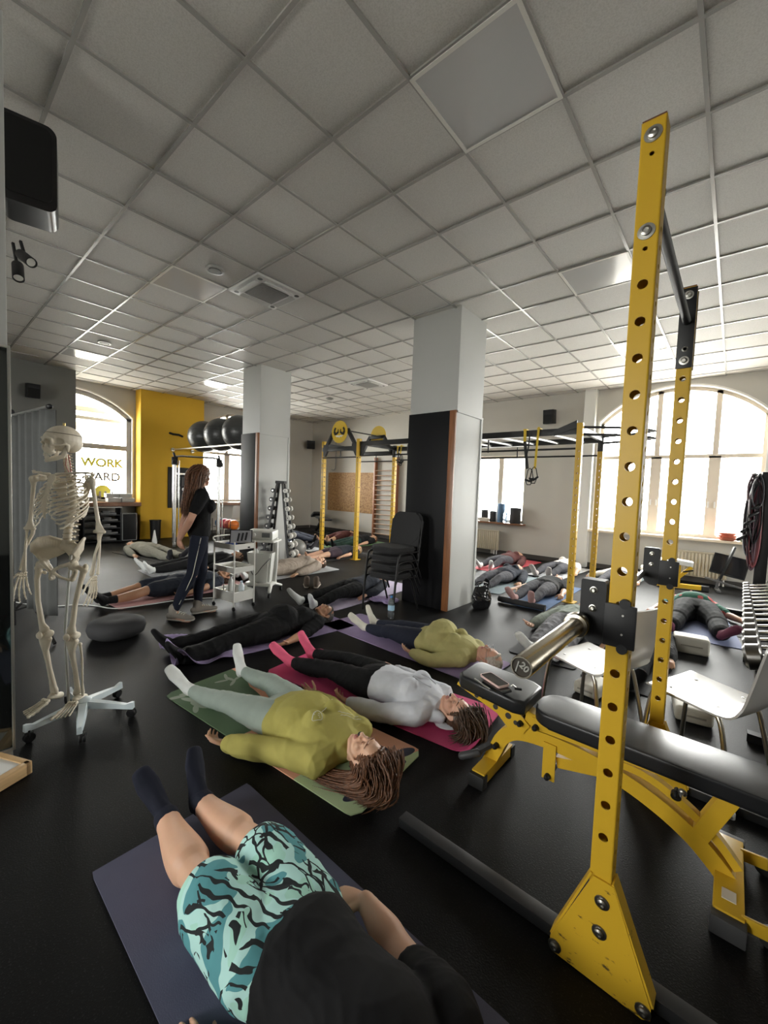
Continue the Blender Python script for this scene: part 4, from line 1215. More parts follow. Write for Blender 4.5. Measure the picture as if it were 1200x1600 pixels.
mat_sheet('yoga_mat', 'coral red mat under the person in maroon by the small radiator', (-3.5, 7.05), (-3.38, 8.95), .60, REDM, rnd=.06, seed=14)
mat_sheet('yoga_mat', 'grey teal mat under the charcoal leggings nearest the black bag', (-2.80, 5.55), (-2.86, 7.35), .60, TEALM, seed=15)
bm_roll = mat_sheet('yoga_mat', 'blue mat with a rolled black end under charcoal leggings', (-2.03, 5.20), (-2.05, 6.95), .60, BLUEM, seed=16)
bm = B(); tube(bm, [(-.01, -.31, .047), (-.01, .31, .047)], .038, n=18, caps=False)
obj('rolled_end', bm, DKM, bm_roll)
mat_sheet('yoga_mat', 'pale grey mat under the legs with a white top behind', (-2.52, 7.2), (-2.40, 8.95), .60, GREYM, rnd=.06, seed=17)
mat_sheet('yoga_mat', 'charcoal mat under the sage hoodie behind the barbell', (-1.22, 3.62), (-1.30, 5.40), .58, DKM, seed=18)
mat_sheet('yoga_mat', 'periwinkle mat under the person with red dots on green', (-.14, 5.36), (-.36, 7.2), .62, PERI, seed=19)
mat_sheet('yoga_mat', 'dark mat under the person behind the white chairs', (-.60, 3.55), (-.60, 5.2), .54, DKM, seed=20)
mat_sheet('yoga_mat', 'grey mat under the cream top by the rear rig post', (-1.52, 7.3), (-1.42, 8.95), .58, TEALM, seed=21)

UP = (0, 0, 1)
# --- nearest: tropical shorts
p1 = figure('person lying nearest, black t-shirt and turquoise tropical shorts, arms at sides', (-.92, .712, 0), 0, SK1, .98, voxel=.0052, detail=True, chunky=.84, build=1.24, ts=.88, belly=.012,
    J=dict(kneeL=(-.385, -.09, .115), kneeR=(-.385, .115, .115), ankL=(-.79, -.045, .085), ankR=(-.77, .095, .085), toeL=(-.905, -.09, .215), toeR=(-.885, .14, .225), hipL=(0, -.095, .12), hipR=(0, .095, .12),
           shR=(.455, .170, .10), elR=(.222, .245, .062), wrR=(.055, .285, .06), shL=(.455, -.19, .10), elL=(.28, -.30, .055), wrL=(.035, -.285, .05)),
    hands=dict(R=dict(d=(-.93, -.32, -.08), n=(-.15, -.25, -1), curl=.36), L=dict(d=(-.98, .02, -.08), n=(0, 0, -1), curl=.28)),
    garments=[dict(k='bottom', n='shorts', m=HAW, len=.75, t=.014, flare=.05, w=.006, wk=(16, 36), waist=.34, v=.0055), dict(k='top', n='t_shirt', m=BLKC, hem=.16, sleeve=.50, t=.022, st=1.4, w=.007, v=.006, seed=4, flare=.008), dict(k='sock', n='socks', m=NSOCK, t=.004, u=1.93)],
    hair=dict(m=H_DK))
# --- olive sweatshirt
loc2 = (-1.95, 1.455, 0)
p2 = figure('woman lying in an olive sweatshirt and sage leggings, long brown hair spread out', loc2, .05, SK1, .93, voxel=.005, bust=.06, chunky=1.14, belly=.035,
    J=dict(kneeL=(-.43, -.17, .105), kneeR=(-.42, .185, .11), ankL=(-.84, -.215, .07), ankR=(-.83, .215, .07), toeL=(-.965, -.30, .235), toeR=(-.93, .25, .25),
           elL=(.15, -.27, .075), wrL=(-.09, -.375, .055), elR=(.17, .26, .08), wrR=(-.11, .33, .055), head=(.655, .012, .118)), face=(.16, .05, 1),
    hands=dict(L=dict(d=(-.93, -.28, -.05), n=(.0, .45, .9), curl=.80), R=dict(d=(-.95, .15, 0), n=(0, -.6, .8), curl=.6)),
    garments=[dict(k='bottom', n='leggings', m=SAGE, t=.006, len=1.88, w=.003, waist=.5, wk=(30, 70)), dict(k='top', n='sweatshirt', m=OLIVE, hem=.10, t=.034, st=.95, sleeve=1.93, w=.014, wk=(13, 34), seed=8, collar=.012, v=.006), dict(k='sock', n='socks', m=WSOCK, t=.004, u=1.75)],
    hair=dict(m=H_BR, big=.008, seed=5, locks=[
        ((.72, -.045, .140), [(.748, -.070, .10), (.738, -.10, .060), (.67, -.125, .040), (.56, -.145, .028)], (.020, .035, .018), (.060, .018, .005), 420, .0029),
        ((.70, -.068, .125), [(.715, -.095, .085), (.67, -.12, .055), (.57, -.14, .036), (.42, -.155, .024)], (.020, .022, .018), (.060, .020, .005), 420, .0029),
        ((.67, -.078, .10), [(.66, -.10, .065), (.60, -.12, .045), (.50, -.135, .03), (.37, -.145, .022)], (.024, .018, .018), (.05, .020, .005), 300, .0029),
        ((.735, -.02, .145), [(.775, -.045, .11), (.78, -.085, .065), (.74, -.12, .040), (.66, -.145, .026)], (.016, .034, .016), (.05, .016, .004), 360, .0029),
        ((.745, .03, .140), [(.785, .005, .11), (.79, -.045, .065), (.765, -.095, .040), (.72, -.13, .024)], (.012, .038, .016), (.04, .022, .004), 320, .0029)]))
WPR = M('white_print', (.72, .72, .62), .6)
surf_strokes('chest_emblem', p2.g['top'], [[(.337+.024*math.sin(a)*(1 if math.sin(a) > 0 else .8), -.075+.025*math.cos(a)+(.006 if abs(math.cos(a)) > .95 and 0 else 0)-.012*math.exp(-((a-PI)/.5)**2)) for a in np.linspace(0, 2*PI, 30)],
    [(.32, -.088), (.345, -.07)], [(.325, -.092), (.352, -.072)], [(.318, -.078), (.338, -.062)]], .0022, WPR, p2.t)
surf_strokes('chest_lettering', p2.g['top'], [[(.36+.006*k+.002*(-1)**k, .055+.0105*k) for k in range(11)], [(.385+.006*k+.002*(-1)**k, .05+.0105*k) for k in range(11)], [(.33, -.04), (.30, .02), (.29, .08)]], .0026, WPR, p2.t)
surf_strokes('thigh_mark', p2.g['bottom'], [[(-.25, -.115), (-.235, -.10)], [(-.235, -.125), (-.215, -.10)]], .0016, WPR, p2.t)
# --- grey hoodie
p3_ = figure('person lying in a pale grey hoodie, black trousers and pink socks, short brown hair', (-1.83, 2.15, 0), .05, SK2, .93, voxel=.005, bust=.05,
    J=dict(kneeL=(-.43, -.10, .11), kneeR=(-.43, .13, .11), ankL=(-.83, -.16, .075), ankR=(-.83, .085, .075), toeL=(-.96, -.245, .225), toeR=(-.93, .06, .255),
           elL=(.22, -.265, .06), wrL=(-.045, -.29, .05), elR=(.2, .27, .07), wrR=(0, .20, .14), head=(.66, .0, .118)), face=(.12, .02, 1),
    hands=dict(L=dict(d=(-.96, .1, 0), n=(0, .5, .8), curl=.6)),
    garments=[dict(k='bottom', n='trousers', m=BLKD, t=.016, len=1.85, w=.007, waist=.45), dict(k='top', n='hoodie', m=GREYH, hem=.12, t=.024, st=1.1, sleeve=1.9, w=.011, wk=(14, 38), seed=15, v=.006,
              hood=[(.02, -.04, -.035, .075, .115, .035), (.06, -.085, -.02, .06, .04, .04), (.06, .085, -.02, .06, .04, .04), (.10, 0, -.075, .10, .12, .025)]), dict(k='sock', n='socks', m=PSOCK, t=.005, u=1.72)],
    hair=dict(m=H_DK, big=.006, seed=9, locks=[((.73, -.01, .16), [(.775, -.02, .11), (.785, -.045, .06), (.76, -.075, .03)], (.014, .045, .02), (.03, .026, .006), 360, .0028), ((.69, -.05, .15), [(.73, -.085, .10), (.73, -.10, .05), (.70, -.11, .02)], (.018, .025, .02), (.03, .02, .005), 320, .0028)]))
bm = B()
for s in (-1, 1): tube(bm, [(.44, s*.03, .222), (.38, s*.045, .238), (.30, s*.035+.01, .244)], .0035, n=6)
obj('drawstring', bm, M('grey_cord', (.35, .36, .40), .7), p3_.t)
# --- moss green, white hair
p4 = figure('person with short white-blond hair lying in a moss green long-sleeved top', (-2.06, 3.10, 0), .03, SK2, .90, voxel=.006, bust=.06, belly=.105, chunky=1.22,
    J=dict(kneeL=(-.42, -.09, .11), kneeR=(-.42, .12, .11), ankL=(-.78, -.10, .075), ankR=(-.80, .10, .075), toeL=(-.885, -.20, .215), toeR=(-.90, .13, .245), elL=(.23, -.33, .06), wrL=(.0, -.285, .055), elR=(.2, .30, .07)),
    face=(.12, 0, 1), hands=dict(L=dict(d=(-.95, .15, 0), n=(0, .5, .8), curl=.6)),
    garments=[dict(k='bottom', n='leggings', m=DKNAV, t=.010, len=1.82, w=.004, waist=.4), dict(k='top', n='long_sleeved_top', m=OLIVE2, hem=.0, t=.030, st=.9, sleeve=1.92, w=.012, wk=(13, 34), seed=21, collar=.010), dict(k='sock', n='socks', m=cloth('cream_sock', (.62, .60, .52)), t=.004, u=1.86)],
    hair=dict(m=H_WH, big=.006))
bm = B()
for k in (-1, 1):
    pts = [p4.H @ Vector((k*.032+.022*math.cos(a), .098+.004*math.sin(a)-.02*abs(.0), -.004+.018*math.sin(a))) for a in np.linspace(0, 2*PI, 18, endpoint=False)]
    tube(bm, pts, .0016, n=6, closed=True)
    tube(bm, [p4.H @ Vector((k*.054, .094, 0)), p4.H @ Vector((k*.074, .05, .004)), p4.H @ Vector((k*.078, -.01, .006))], .0016, n=6)
tube(bm, [p4.H @ Vector((-.011, .099, .002)), p4.H @ Vector((0, .104, .004)), p4.H @ Vector((.011, .099, .002))], .0016, n=6)
obj('glasses', bm, M('dark_glasses_frame', (.05, .03, .03), .3), p4.t)
# black clips under the noses of the nearest three
def nose_clip(fig, lab):
    sc = fig.sc
    bm = B(); ell(bm, fig.H @ Vector((0, .105*sc, -.047*sc)), (.0145*sc, .008*sc, .0075*sc), fig.H.to_3x3()); 
    for k in (-1, 1): ell(bm, fig.H @ Vector((k*.010*sc, .102*sc, -.044*sc)), (.007*sc, .008*sc, .009*sc), fig.H.to_3x3())
    me = fuse_mesh(bm, .0016, 1); me.materials.append(M('black_silicone', (.010, .010, .011), .3)); me.shade_smooth()
    o = bpy.data.objects.new('nose_clip', me); COL.objects.link(o); o.location = fig.t.location; o.rotation_euler = fig.t.rotation_euler
    return tag(o, lab, 'nose clip')
nose_clip(p2, 'small black clip on the nose of the woman in olive')
nose_clip(p3_, 'small black clip on the nose of the grey hoodie wearer')
# --- dressed all in black
p5 = figure('man with greying hair lying on rumpled lilac mat, dressed all in black', (-3.33, 2.24, 0), math.radians(85), SK3, .98, voxel=.007, belly=.06, chunky=1.1,
    J=dict(elL=(.22, -.285, .06), wrL=(.0, -.345, .05), ankL=(-.82, -.15, .075), ankR=(-.82, .13, .075)), face=(.1, -.15, 1),
    hands=dict(L=dict(d=(-.96, -.15, 0), n=(0, .3, .9), curl=.45)),
    garments=[dict(k='bottom', n='trousers', m=BLKD, t=.024, len=1.97, w=.008, waist=.3, flare=.02), dict(k='top', n='t_shirt', m=BLKC, hem=.0, t=.020, sleeve=.95, w=.009, seed=31), dict(k='sock', n='socks', m=BLKC, t=.008, u=1.8)], hair=dict(m=H_GR))
far = dict(voxel=.0095)
def sockd(m, u=1.85): return dict(k='sock', n='socks', m=m, t=.005, u=u)
def bot(n, m, **k): return dict(dict(k='bottom', n=n, m=m, t=.014, len=1.85, w=.007, waist=.35), **k)
def top(n, m, **k): return dict(dict(k='top', n=n, m=m, hem=.05, t=.020, sleeve=1.9, w=.009), **k)
R90 = PI/2
figure('person in a navy sweatshirt and white socks lying beside the stacked black chairs', (-3.88, 3.93, 0), R90+.06, SK2, .98, voxel=.008, J=dict(kneeL=(-.43, -.10, .12), wrL=(-.03, -.27, .06), elL=(.2, -.25, .07)),
    garments=[bot('trousers', BLKD, len=1.88), top('sweatshirt', NAVY, seed=41), sockd(WSOCK)], hair=dict(m=H_DK))
figure('person in dark sports shorts and black socks lying on the dusty rose mat', (-5.52, 2.30, 0), R90+.05, SK3, 1.03, voxel=.008, J=dict(kneeL=(-.43, -.13, .12), kneeR=(-.43, .10, .12), ankL=(-.83, -.11, .075), ankR=(-.83, .08, .075)),
    hands=dict(L=dict(d=(-1, .1, 0), n=(0, .3, .9), curl=.5)),
    garments=[bot('shorts', NAVY, len=.80, t=.022, flare=.02), top('t_shirt', NAVY, sleeve=.6, seed=42), sockd(BLKC, 1.78)], hair=dict(m=H_DK))
figure('person in white socks and black trousers lying behind the standing woman', (-6.92, 3.28, 0), R90, SK1, 1.0, garments=[bot('trousers', BLKD), top('jumper', BLKC, seed=43), sockd(WSOCK, 1.75)], hair=dict(m=H_DK), detail=False, **far)
figure('person in beige trousers and top lying near the far left window', (-8.62, 3.05, 0), PI+.18, SK1, 1.0, garments=[bot('trousers', BEIGE, t=.028, w=.012), top('jacket', BEIGE, seed=44), dict(k='shoe', n='shoes', m=CHAR, t=.008, u=1.9)], hair=dict(m=H_GR), detail=False, **far)
figure('person in a taupe hoodie lying behind the white trolleys', (-5.60, 4.13, 0), R90-.04, SK1, 1.0, bust=.05, garments=[bot('trousers', TAUPE, t=.03, w=.012), top('hoodie', TAUPE, t=.03, w=.014, seed=45, hood=[(.04, 0, -.03, .09, .12, .05)]), sockd(WSOCK)], hair=dict(m=H_DK), voxel=.0085)
figure('person with bare legs and blond hair lying between the front rig posts', (-6.28, 5.82, 0), R90, SK1, .97, J=dict(elL=(.2, -.22, .07), wrL=(-.04, -.24, .05), elR=(.2, .22, .07), wrR=(-.04, .24, .05)), garments=[bot('shorts', cloth('plum_shorts', (.06, .04, .055)), len=.6), top('t_shirt', NAVY, sleeve=.7, seed=46)], hair=dict(m=H_BL), detail=False, **far)
figure('person in dark jeans lying just behind the dumbbell tower', (-8.18, 5.80, 0), PI+.15, SK1, 1.0, garments=[bot('jeans', JEAN), top('jumper', NAVY, seed=47), dict(k='shoe', n='shoes', m=CHAR, t=.008, u=1.92)], hair=dict(m=H_DK), detail=False, **far)
figure('person in dark clothes lying against the left wall, behind the jeans', (-9.05, 6.9, 0), PI+.05, SK1, 1.0, garments=[bot('jeans', JEAN), top('jumper', BLKC, seed=48), sockd(BLKC)], hair=dict(m=H_DK), detail=False, **far)
figure('person in maroon with bare shins lying below the wooden panel', (-8.33, 7.85, 0), 1.85, SK1, .97, garments=[bot('shorts', MAROON, len=1.0), top('jumper', MAROON, seed=49)], hair=dict(m=H_DK), detail=False, **far)
figure('person in dark green trousers and black top by the wall bars', (-7.36, 7.50, 0), R90-.03, SK1, 1.0, J=dict(elL=(.2, -.22, .07), wrL=(-.04, -.25, .05)), garments=[bot('trousers', DGREEN), top('t_shirt', BLKC, sleeve=.8, seed=50), sockd(BLKC)], hair=dict(m=H_BR), detail=False, **far)
figure('person in maroon hoodie and charcoal leggings on the coral mat', (-3.50, 7.97, 0), R90-.04, SK1, .97, bust=.05, J=dict(kneeL=(-.42, -.10, .16), kneeR=(-.42, .12, .14)), garments=[bot('leggings', CHAR, t=.008), top('hoodie', MAROON, t=.026, seed=51), sockd(WSOCK)], hair=dict(m=H_DK), detail=False, **far)
figure('person in navy hoodie and charcoal leggings nearest the black bag', (-2.84, 6.40, 0), R90, SK1, .97, bust=.05, J=dict(kneeL=(-.42, -.12, .15), kneeR=(-.42, .12, .13)), garments=[bot('leggings', CHAR, t=.008), top('hoodie', NAVY, t=.028, seed=52, w=.012), sockd(BLKC)], hair=dict(m=H_DK), detail=False, **far)
figure('person in black t-shirt and charcoal leggings on the blue mat', (-2.05, 6.06, 0), R90+.02, SK1, .98, chunky=1.12, J=dict(kneeL=(-.42, -.11, .14), kneeR=(-.42, .12, .14), ankL=(-.83, -.12, .09), ankR=(-.83, .11, .09), toeL=(-.93, -.16, .25), toeR=(-.93, .17, .25), elL=(.18, -.24, .07), wrL=(-.02, -.27, .06), wrR=(-.10, .38, .05)),
    garments=[bot('leggings', CHAR, t=.007), top('t_shirt', BLKC, sleeve=.8, seed=53), sockd(ROSES, 1.93)], hair=dict(m=H_DK), detail=False, voxel=.008)
figure('person in pale top and charcoal leggings, soles towards the camera', (-2.45, 8.08, 0), R90-.05, SK1, .97, bust=.05, J=dict(kneeL=(-.42, -.14, .15), kneeR=(-.42, .14, .14), toeL=(-.92, -.17, .24), toeR=(-.92, .17, .24)), garments=[bot('leggings', CHAR, t=.008), top('shirt', CREAM, sleeve=.9, seed=54), dict(k='shoe', n='slippers', m=cloth('pale_slipper', (.5, .46, .44)), t=.006, u=1.95)], hair=dict(m=H_DK), detail=False, **far)
figure('person in cream top lying farthest right by the pilaster', (-1.48, 8.13, 0), R90-.05, SK1, .97, bust=.05, J=dict(elR=(.18, .30, .07), wrR=(-.02, .42, .05)), garments=[bot('leggings', CHAR, t=.008), top('shirt', CREAM, sleeve=1.6, seed=55), sockd(WSOCK)], hair=dict(m=H_BL), detail=False, **far)
figure('person in sage hoodie and grey joggers lying behind the barbell sleeve', (-1.25, 4.53, 0), R90+.05, SK1, 1.0, J=dict(elR=(.17, .28, .07), wrR=(-.12, .335, .06), elL=(.17, -.28, .07), wrL=(-.12, -.34, .06), kneeL=(-.43, -.13, .12), kneeR=(-.43, .11, .12)),
    hands=dict(R=dict(d=(-.9, .1, .1), n=(0, -.2, 1), curl=.55), L=dict(d=(-.9, -.1, .1), n=(0, .2, 1), curl=.55)),
    garments=[bot('joggers', GREYP, t=.022, w=.01), top('hoodie', SAGEH, t=.030, w=.014, seed=56), sockd(WSOCK)], hair=dict(m=H_BL), voxel=.0075)
figure('person in green top with red dots, black trousers and maroon socks', (-.285, 6.36, 0), R90+.14, SK2, 1.03, chunky=1.22, belly=.06, J=dict(kneeL=(-.43, -.15, .11), kneeR=(-.43, .19, .11), ankL=(-.85, -.15, .085), ankR=(-.85, .28, .085), toeL=(-.96, -.27, .23), toeR=(-.94, .36, .22), elL=(.2, -.33, .06), wrL=(.0, -.46, .05), elR=(.2, .32, .07), wrR=(-.02, .42, .05)),
    garments=[bot('trousers', BLKD, t=.030, w=.005, flare=.02, wk=(9, 24)), top('top', floral_xmas(), sleeve=.9, seed=57), sockd(MSOCK, 1.75)], hair=dict(m=H_DK), voxel=.008)
figure('person in black lying behind the two white chairs', (-.62, 4.40, 0), R90, SK1, 1.0, J=dict(elR=(.2, .22, .07), wrR=(-.04, .23, .06), elL=(.2, -.23, .07), wrL=(-.04, -.27, .06)), garments=[bot('trousers', BLKD, t=.022, w=.005, wk=(10, 26)), top('jumper', cloth('dark_grey_fleece', (.05, .05, .052)), t=.03, w=.014, seed=58), sockd(BLKC)], hair=dict(m=H_DK), detail=False, **far)

# --- the standing woman
def stand(x, y, z): return (x, y, z)
wj = dict(pelvis=(-.01, 0, .90), chest=(.0, .0, 1.24), neck=(-.01, 0, 1.385), head=(.015, .01, 1.535),
    hipL=(0, .085, .88), hipR=(-.015, -.085, .88), kneeL=(.035, .09, .48), kneeR=(-.09, -.10, .48), ankL=(-.0, .08, .085), ankR=(-.25, -.07, .085), toeL=(.18, .12, .045), toeR=(-.09, -.17, .045),
    shL=(-.01, .165, 1.33), shR=(-.01, -.165, 1.33), elL=(-.13, .205, 1.08), elR=(-.12, -.205, 1.08), wrL=(-.20, .05, .875), wrR=(-.205, -.045, .86))
pw = figure('standing woman with long auburn hair, black t-shirt, dark leggings, hands clasped behind her', (-4.39, 2.06, 0), math.radians(72), SK2, 1.0, F=(1, 0, 0), J=wj, voxel=.0062, bust=.05, floor=None, build=.93,
    head_up=(0, 0, 1), face=(.55, .83, -.1), hands=dict(L=dict(d=(-.12, -.6, -.75), n=(.8, -.4, 0), curl=.6), R=dict(d=(-.05, .6, -.75), n=(.8, .4, 0), curl=.6)),
    garments=[dict(k='bottom', n='leggings', m=DKNAV, t=.006, len=1.88, w=.003, waist=.5), dict(k='top', n='t_shirt', m=BLKC, hem=.02, t=.016, sleeve=.62, st=1.4, w=.007, seed=61)],
    hair=dict(m=H_BR, big=.010, seed=12, locks=[((-.03, .0, 1.62), [(-.105, .0, 1.55), (-.118, .0, 1.44), (-.135, .0, 1.30), (-.145, .0, 1.14)], (.02, .055, .015), (.022, .065, .03), 330, .0045),
        ((.0, .05, 1.62), [(-.04, .095, 1.54), (-.055, .105, 1.42), (-.085, .11, 1.28), (-.105, .10, 1.14)], (.03, .015, .015), (.035, .02, .03), 170, .0045), ((.0, -.05, 1.62), [(-.04, -.095, 1.54), (-.055, -.105, 1.42), (-.085, -.11, 1.28), (-.105, -.10, 1.14)], (.03, .015, .015), (.035, .02, .03), 170, .0045)]))
SNK = cloth('grey_beige_trainer', (.30, .27, .24))
for sd in 'LR':
    D = pw.D; a = D['ank'+sd]; f = (D['toe'+sd]-a); f.z = 0; f.normalize(); s = Vector((-f.y, f.x, 0))
    bm = B()
    tube(bm, [a+Vector((0, 0, .05))-f*.01, a-f*.01+Vector((0, 0, -.01))], [.047, .048], n=14)
    tube(bm, [a-f*.052+Vector((0, 0, -.035)), a+Vector((0, 0, -.028)), a+f*.10+Vector((0, 0, -.042)), a+f*.19+Vector((0, 0, -.05))], [(.036, .036), (.042, .042), (.047, .032), (.036, .022)], n=14, up=(0, 0, 1))
    mm = fuse_mesh(bm, .006, 2); mm.materials.append(SNK); mm.shade_smooth()
    sh = bpy.data.objects.new('shoe', mm); COL.objects.link(sh); sh.parent = pw.t
    bm = B(); tube(bm, [a-f*.062+Vector((0, 0, -.070)), a+f*.02+Vector((0, 0, -.072)), a+f*.11+Vector((0, 0, -.072)), a+f*.20+Vector((0, 0, -.066))], [(.036, .013), (.040, .013), (.049, .013), (.036, .011)], n=14, up=(0, 0, 1))
    obj('sole', bm, M('pale_rubber_sole', (.55, .52, .48), .6), sh)
    bm = B()
    for k in range(4): q = a+f*(.035+.025*k)+Vector((0, 0, .008-.006*k)); tube(bm, [q-s*.03, q+Vector((0, 0, .010)), q+s*.03], .0035, n=6)
    obj('laces', bm, WPR, sh)
bm = B()
prev = []
for k in range(16):
    u = k/15*1.75
    h, kn, an = D['hipR'], D['kneeR'], D['ankR']
    p = lerp(h, kn, u) if u < 1 else lerp(kn, an, u-1)
    prev.append(p+Vector((0, -.088+.026*u, .0)))
tube(bm, prev, .004, n=6); obj('side_stripe', bm, WPR, pw.t)
# ------------------------------------------------------------------ anatomical skeleton on a wheeled stand (local +X is its front, +Y its left)
BONE = M('ivory_bone_plastic', (.68, .61, .49), .42, var=.07, vs=14, bump=.06, bs=60)
SKX, SKY_ = -2.965, .64
sk = thing('skeleton_model', 'life-size ivory anatomical skeleton on a white five-legged wheeled stand', 'skeleton', (SKX, SKY_, 0), math.radians(-54))
def bone(name, bm, voxel=None, parent=None, mat=BONE):
    if voxel:
        me = fuse_mesh(bm, voxel, 2); me.materials.append(mat); me.shade_smooth()
        o = bpy.data.objects.new(name, me); COL.objects.link(o); o.parent = parent or sk; return o
    return obj(name, bm, mat, parent or sk, 180)
# stand
ca, sa = math.cos(math.radians(54)), math.sin(math.radians(54))
def w2l(x, y): dx, dy = x-SKX, y-SKY_; return dx*ca-dy*sa, dx*sa+dy*ca
hubx, huby = w2l(-2.94, .67)
LB = M('pale_blue_white_plastic', (.60, .68, .72), .4)
bm = B(); lathe(bm, (hubx, huby, .07), [(0, 0), (.05, 0), (.055, .02), (.045, .045), (.02, .06), (0, .06)], 24); hub = obj('stand_hub', bm, LB, sk)
for (x, y) in ((-2.88, .40), (-2.66, .59), (-2.74, .87), (-3.06, .90), (-3.2, .66)):
    ex, ey = w2l(x, y); d = Vector((ex-hubx, ey-huby, 0)); L_ = d.length; d.normalize(); s = Vector((-d.y, d.x, 0))
    bm = B(); A = Vector((hubx, huby, 0))
    rings = [(0.02, .030, .075, .115), (L_*.6, .022, .068, .098), (L_-.03, .016, .062, .088), (L_, .014, .060, .100), (L_+.014, .013, .060, .100)]
    prev = None
    for q, hw, z0, z1 in rings:
        c = A+d*q; r4 = [bm.verts.new(c+s*hw+Vector((0, 0, z0))), bm.verts.new(c+s*hw*.7+Vector((0, 0, z1))), bm.verts.new(c-s*hw*.7+Vector((0, 0, z1))), bm.verts.new(c-s*hw+Vector((0, 0, z0)))]
        if prev:
            for k in range(4): bm.faces.new((prev[k], prev[(k+1) % 4], r4[(k+1) % 4], r4[k]))
        else: bm.faces.new(r4)
        prev = r4
    bm.faces.new(prev[::-1])
    lg = obj('stand_leg', bm, LB, sk)
    bm = B(); c = A+d*(L_-.005)+s*.012
    for k in (-1, 1): lathe(bm, c+s*(.009*k)+Vector((0, 0, .0275)), [(0, -.007), (.024, -.007), (.027, -.003), (.027, .003), (.024, .007), (0, .007)], 18, s)
    box(bm, c+Vector((0, 0, .045)), (.03, .03, .02), bev=.004); cyl(bm, c+Vector((0, 0, .04)), c+Vector((0, 0, .066)), .006, 8)
    obj('caster', bm, BLKM, lg)
bm = B(); tube(bm, [(hubx, huby, .12), (-.03, .0, .55), (-.075, 0, 1.0)], .008, n=10, caps=False); obj('support_pole', bm, M('brushed_pole', (.5, .5, .48), .35, .9), sk)
# spine
def spx(z):  # depth of the spine at height z
    return float(np.interp(z, [.93, 1.00, 1.08, 1.15, 1.30, 1.42, 1.50, 1.56, 1.62], [-.075, -.060, -.045, -.055, -.095, -.085, -.055, -.045, -.035]))
zs = list(np.linspace(1.085, 1.215, 5))+list(np.linspace(1.248, 1.475, 12))+list(np.linspace(1.494, 1.60, 7))
for i, z in enumerate(zs):
    r = .024 if i < 5 else (.0205-.0006*(i-5) if i < 17 else .0145)
    h = .013 if i < 5 else .0088 if i < 17 else .0075
    x = spx(z); bm = B()
    lathe(bm, (x, 0, z-h), [(0, 0), (r, 0), (r*1.04, h*.25), (r*.88, h), (r*1.04, h*1.75), (r, h*2), (0, h*2)], 16)
    tube(bm, [(x-r*.8, 0, z), (x-r*1.6, 0, z-.004), (x-r*2.3, 0, z-.016)], [(.004, .007), (.004, .007), (.003, .006)], n=8)
    for k in (-1, 1): tube(bm, [(x-r*.7, k*r*.5, z), (x-r*1.0, k*r*1.3, z+.002), (x-r*1.1, k*r*(1.9 if i < 5 else 1.7), z+.002)], [.005, .0045, .004], n=8)
    bone('vertebra', bm)
DISC = M('amber_disc', (.55, .45, .30), .4)
bm = B()
for a, b in zip(zs[:-1], zs[1:]):
    zz = (a+b)/2; lathe(bm, (spx(zz), 0, zz-.003), [(0, 0), (.018 if zz < 1.48 else .012, 0), (.018 if zz < 1.48 else .012, .006), (0, .006)], 12)
bone('spinal_discs', bm, mat=DISC)
bm = B()
for k in (-1, 1): tube(bm, [(-.045, k*.012, 1.60), (-.05, k*.02, 1.55), (-.06, k*.018, 1.49)], .003, n=6)
tube(bm, [(-.03, .015, 1.58), (-.02, .018, 1.54), (-.04, .02, 1.50)], .0022, n=6); bone('nerve_roots', bm, mat=M('red_artery', (.35, .08, .05), .4))
# ribs
hw = [.058, .086, .104, .117, .126, .131, .134, .134, .130, .120, .102, .075]
fx = [.035, .058, .075, .085, .092, .096, .098, .095, .085, .068, .0, -.03]
dz = [.035, .055, .07, .082, .092, .10, .108, .116, .118, .112, .08, .055]
sx = lambda z: float(np.interp(z, [1.27, 1.36, 1.47], [.105, .095, .045]))
CART = M('translucent_cartilage', (.60, .56, .46), .3)
for i in range(12):
    z0 = zs[16-i]+.002; x0 = spx(z0)
    for k in (-1, 1):
        pts = []
        end = 2.75 if i < 7 else (2.55-.12*(i-7) if i < 10 else 1.75-.25*(i-10))
        for a in np.linspace(0.12, end, 18):
            xc = (x0-.028+fx[i])/2; ax = (fx[i]-(x0-.028))/2
            y = k*hw[i]*math.sin(min(a, PI))**.75 if a < PI else 0
            x = xc-ax*math.cos(a)
            pts.append((x, k*max(.012, abs(y)), z0+.006*math.sin(a)-dz[i]*((1-math.cos(a))/2)**1.15))
        bm = B(); tube(bm, pts, [(.0028, .0058)]*18, n=8, up=(0, 0, 1)); bone('rib', bm)
        e = Vector(pts[-1])
        if i < 7: zt = 1.452-.0275*i; tgt = Vector((sx(zt), k*.012, zt)); mid = (e+tgt)/2+Vector((.008, 0, -.012))
        elif i < 10: tgt = Vector((sx(1.275)-.006*(i-6), k*(.020+.020*(i-6)), 1.268-.030*(i-6))); mid = (e+tgt)/2+Vector((.008, 0, -.010))
        else: continue
        bm = B(); tube(bm, [e, mid, tgt], [(.003, .0056)]*3, n=8, up=(0, 0, 1)); bone('costal_cartilage', bm, mat=CART)
bm = B()
tube(bm, [(sx(1.475), 0, 1.478), (sx(1.45), 0, 1.45), (sx(1.42), 0, 1.42), (sx(1.34), 0, 1.34), (sx(1.28), 0, 1.28), (.100, 0, 1.235)], [(.024, .006), (.026, .006), (.015, .005), (.018, .005), (.014, .005), (.005, .003)], n=12, up=(1, 0, 0)); bone('sternum', bm)
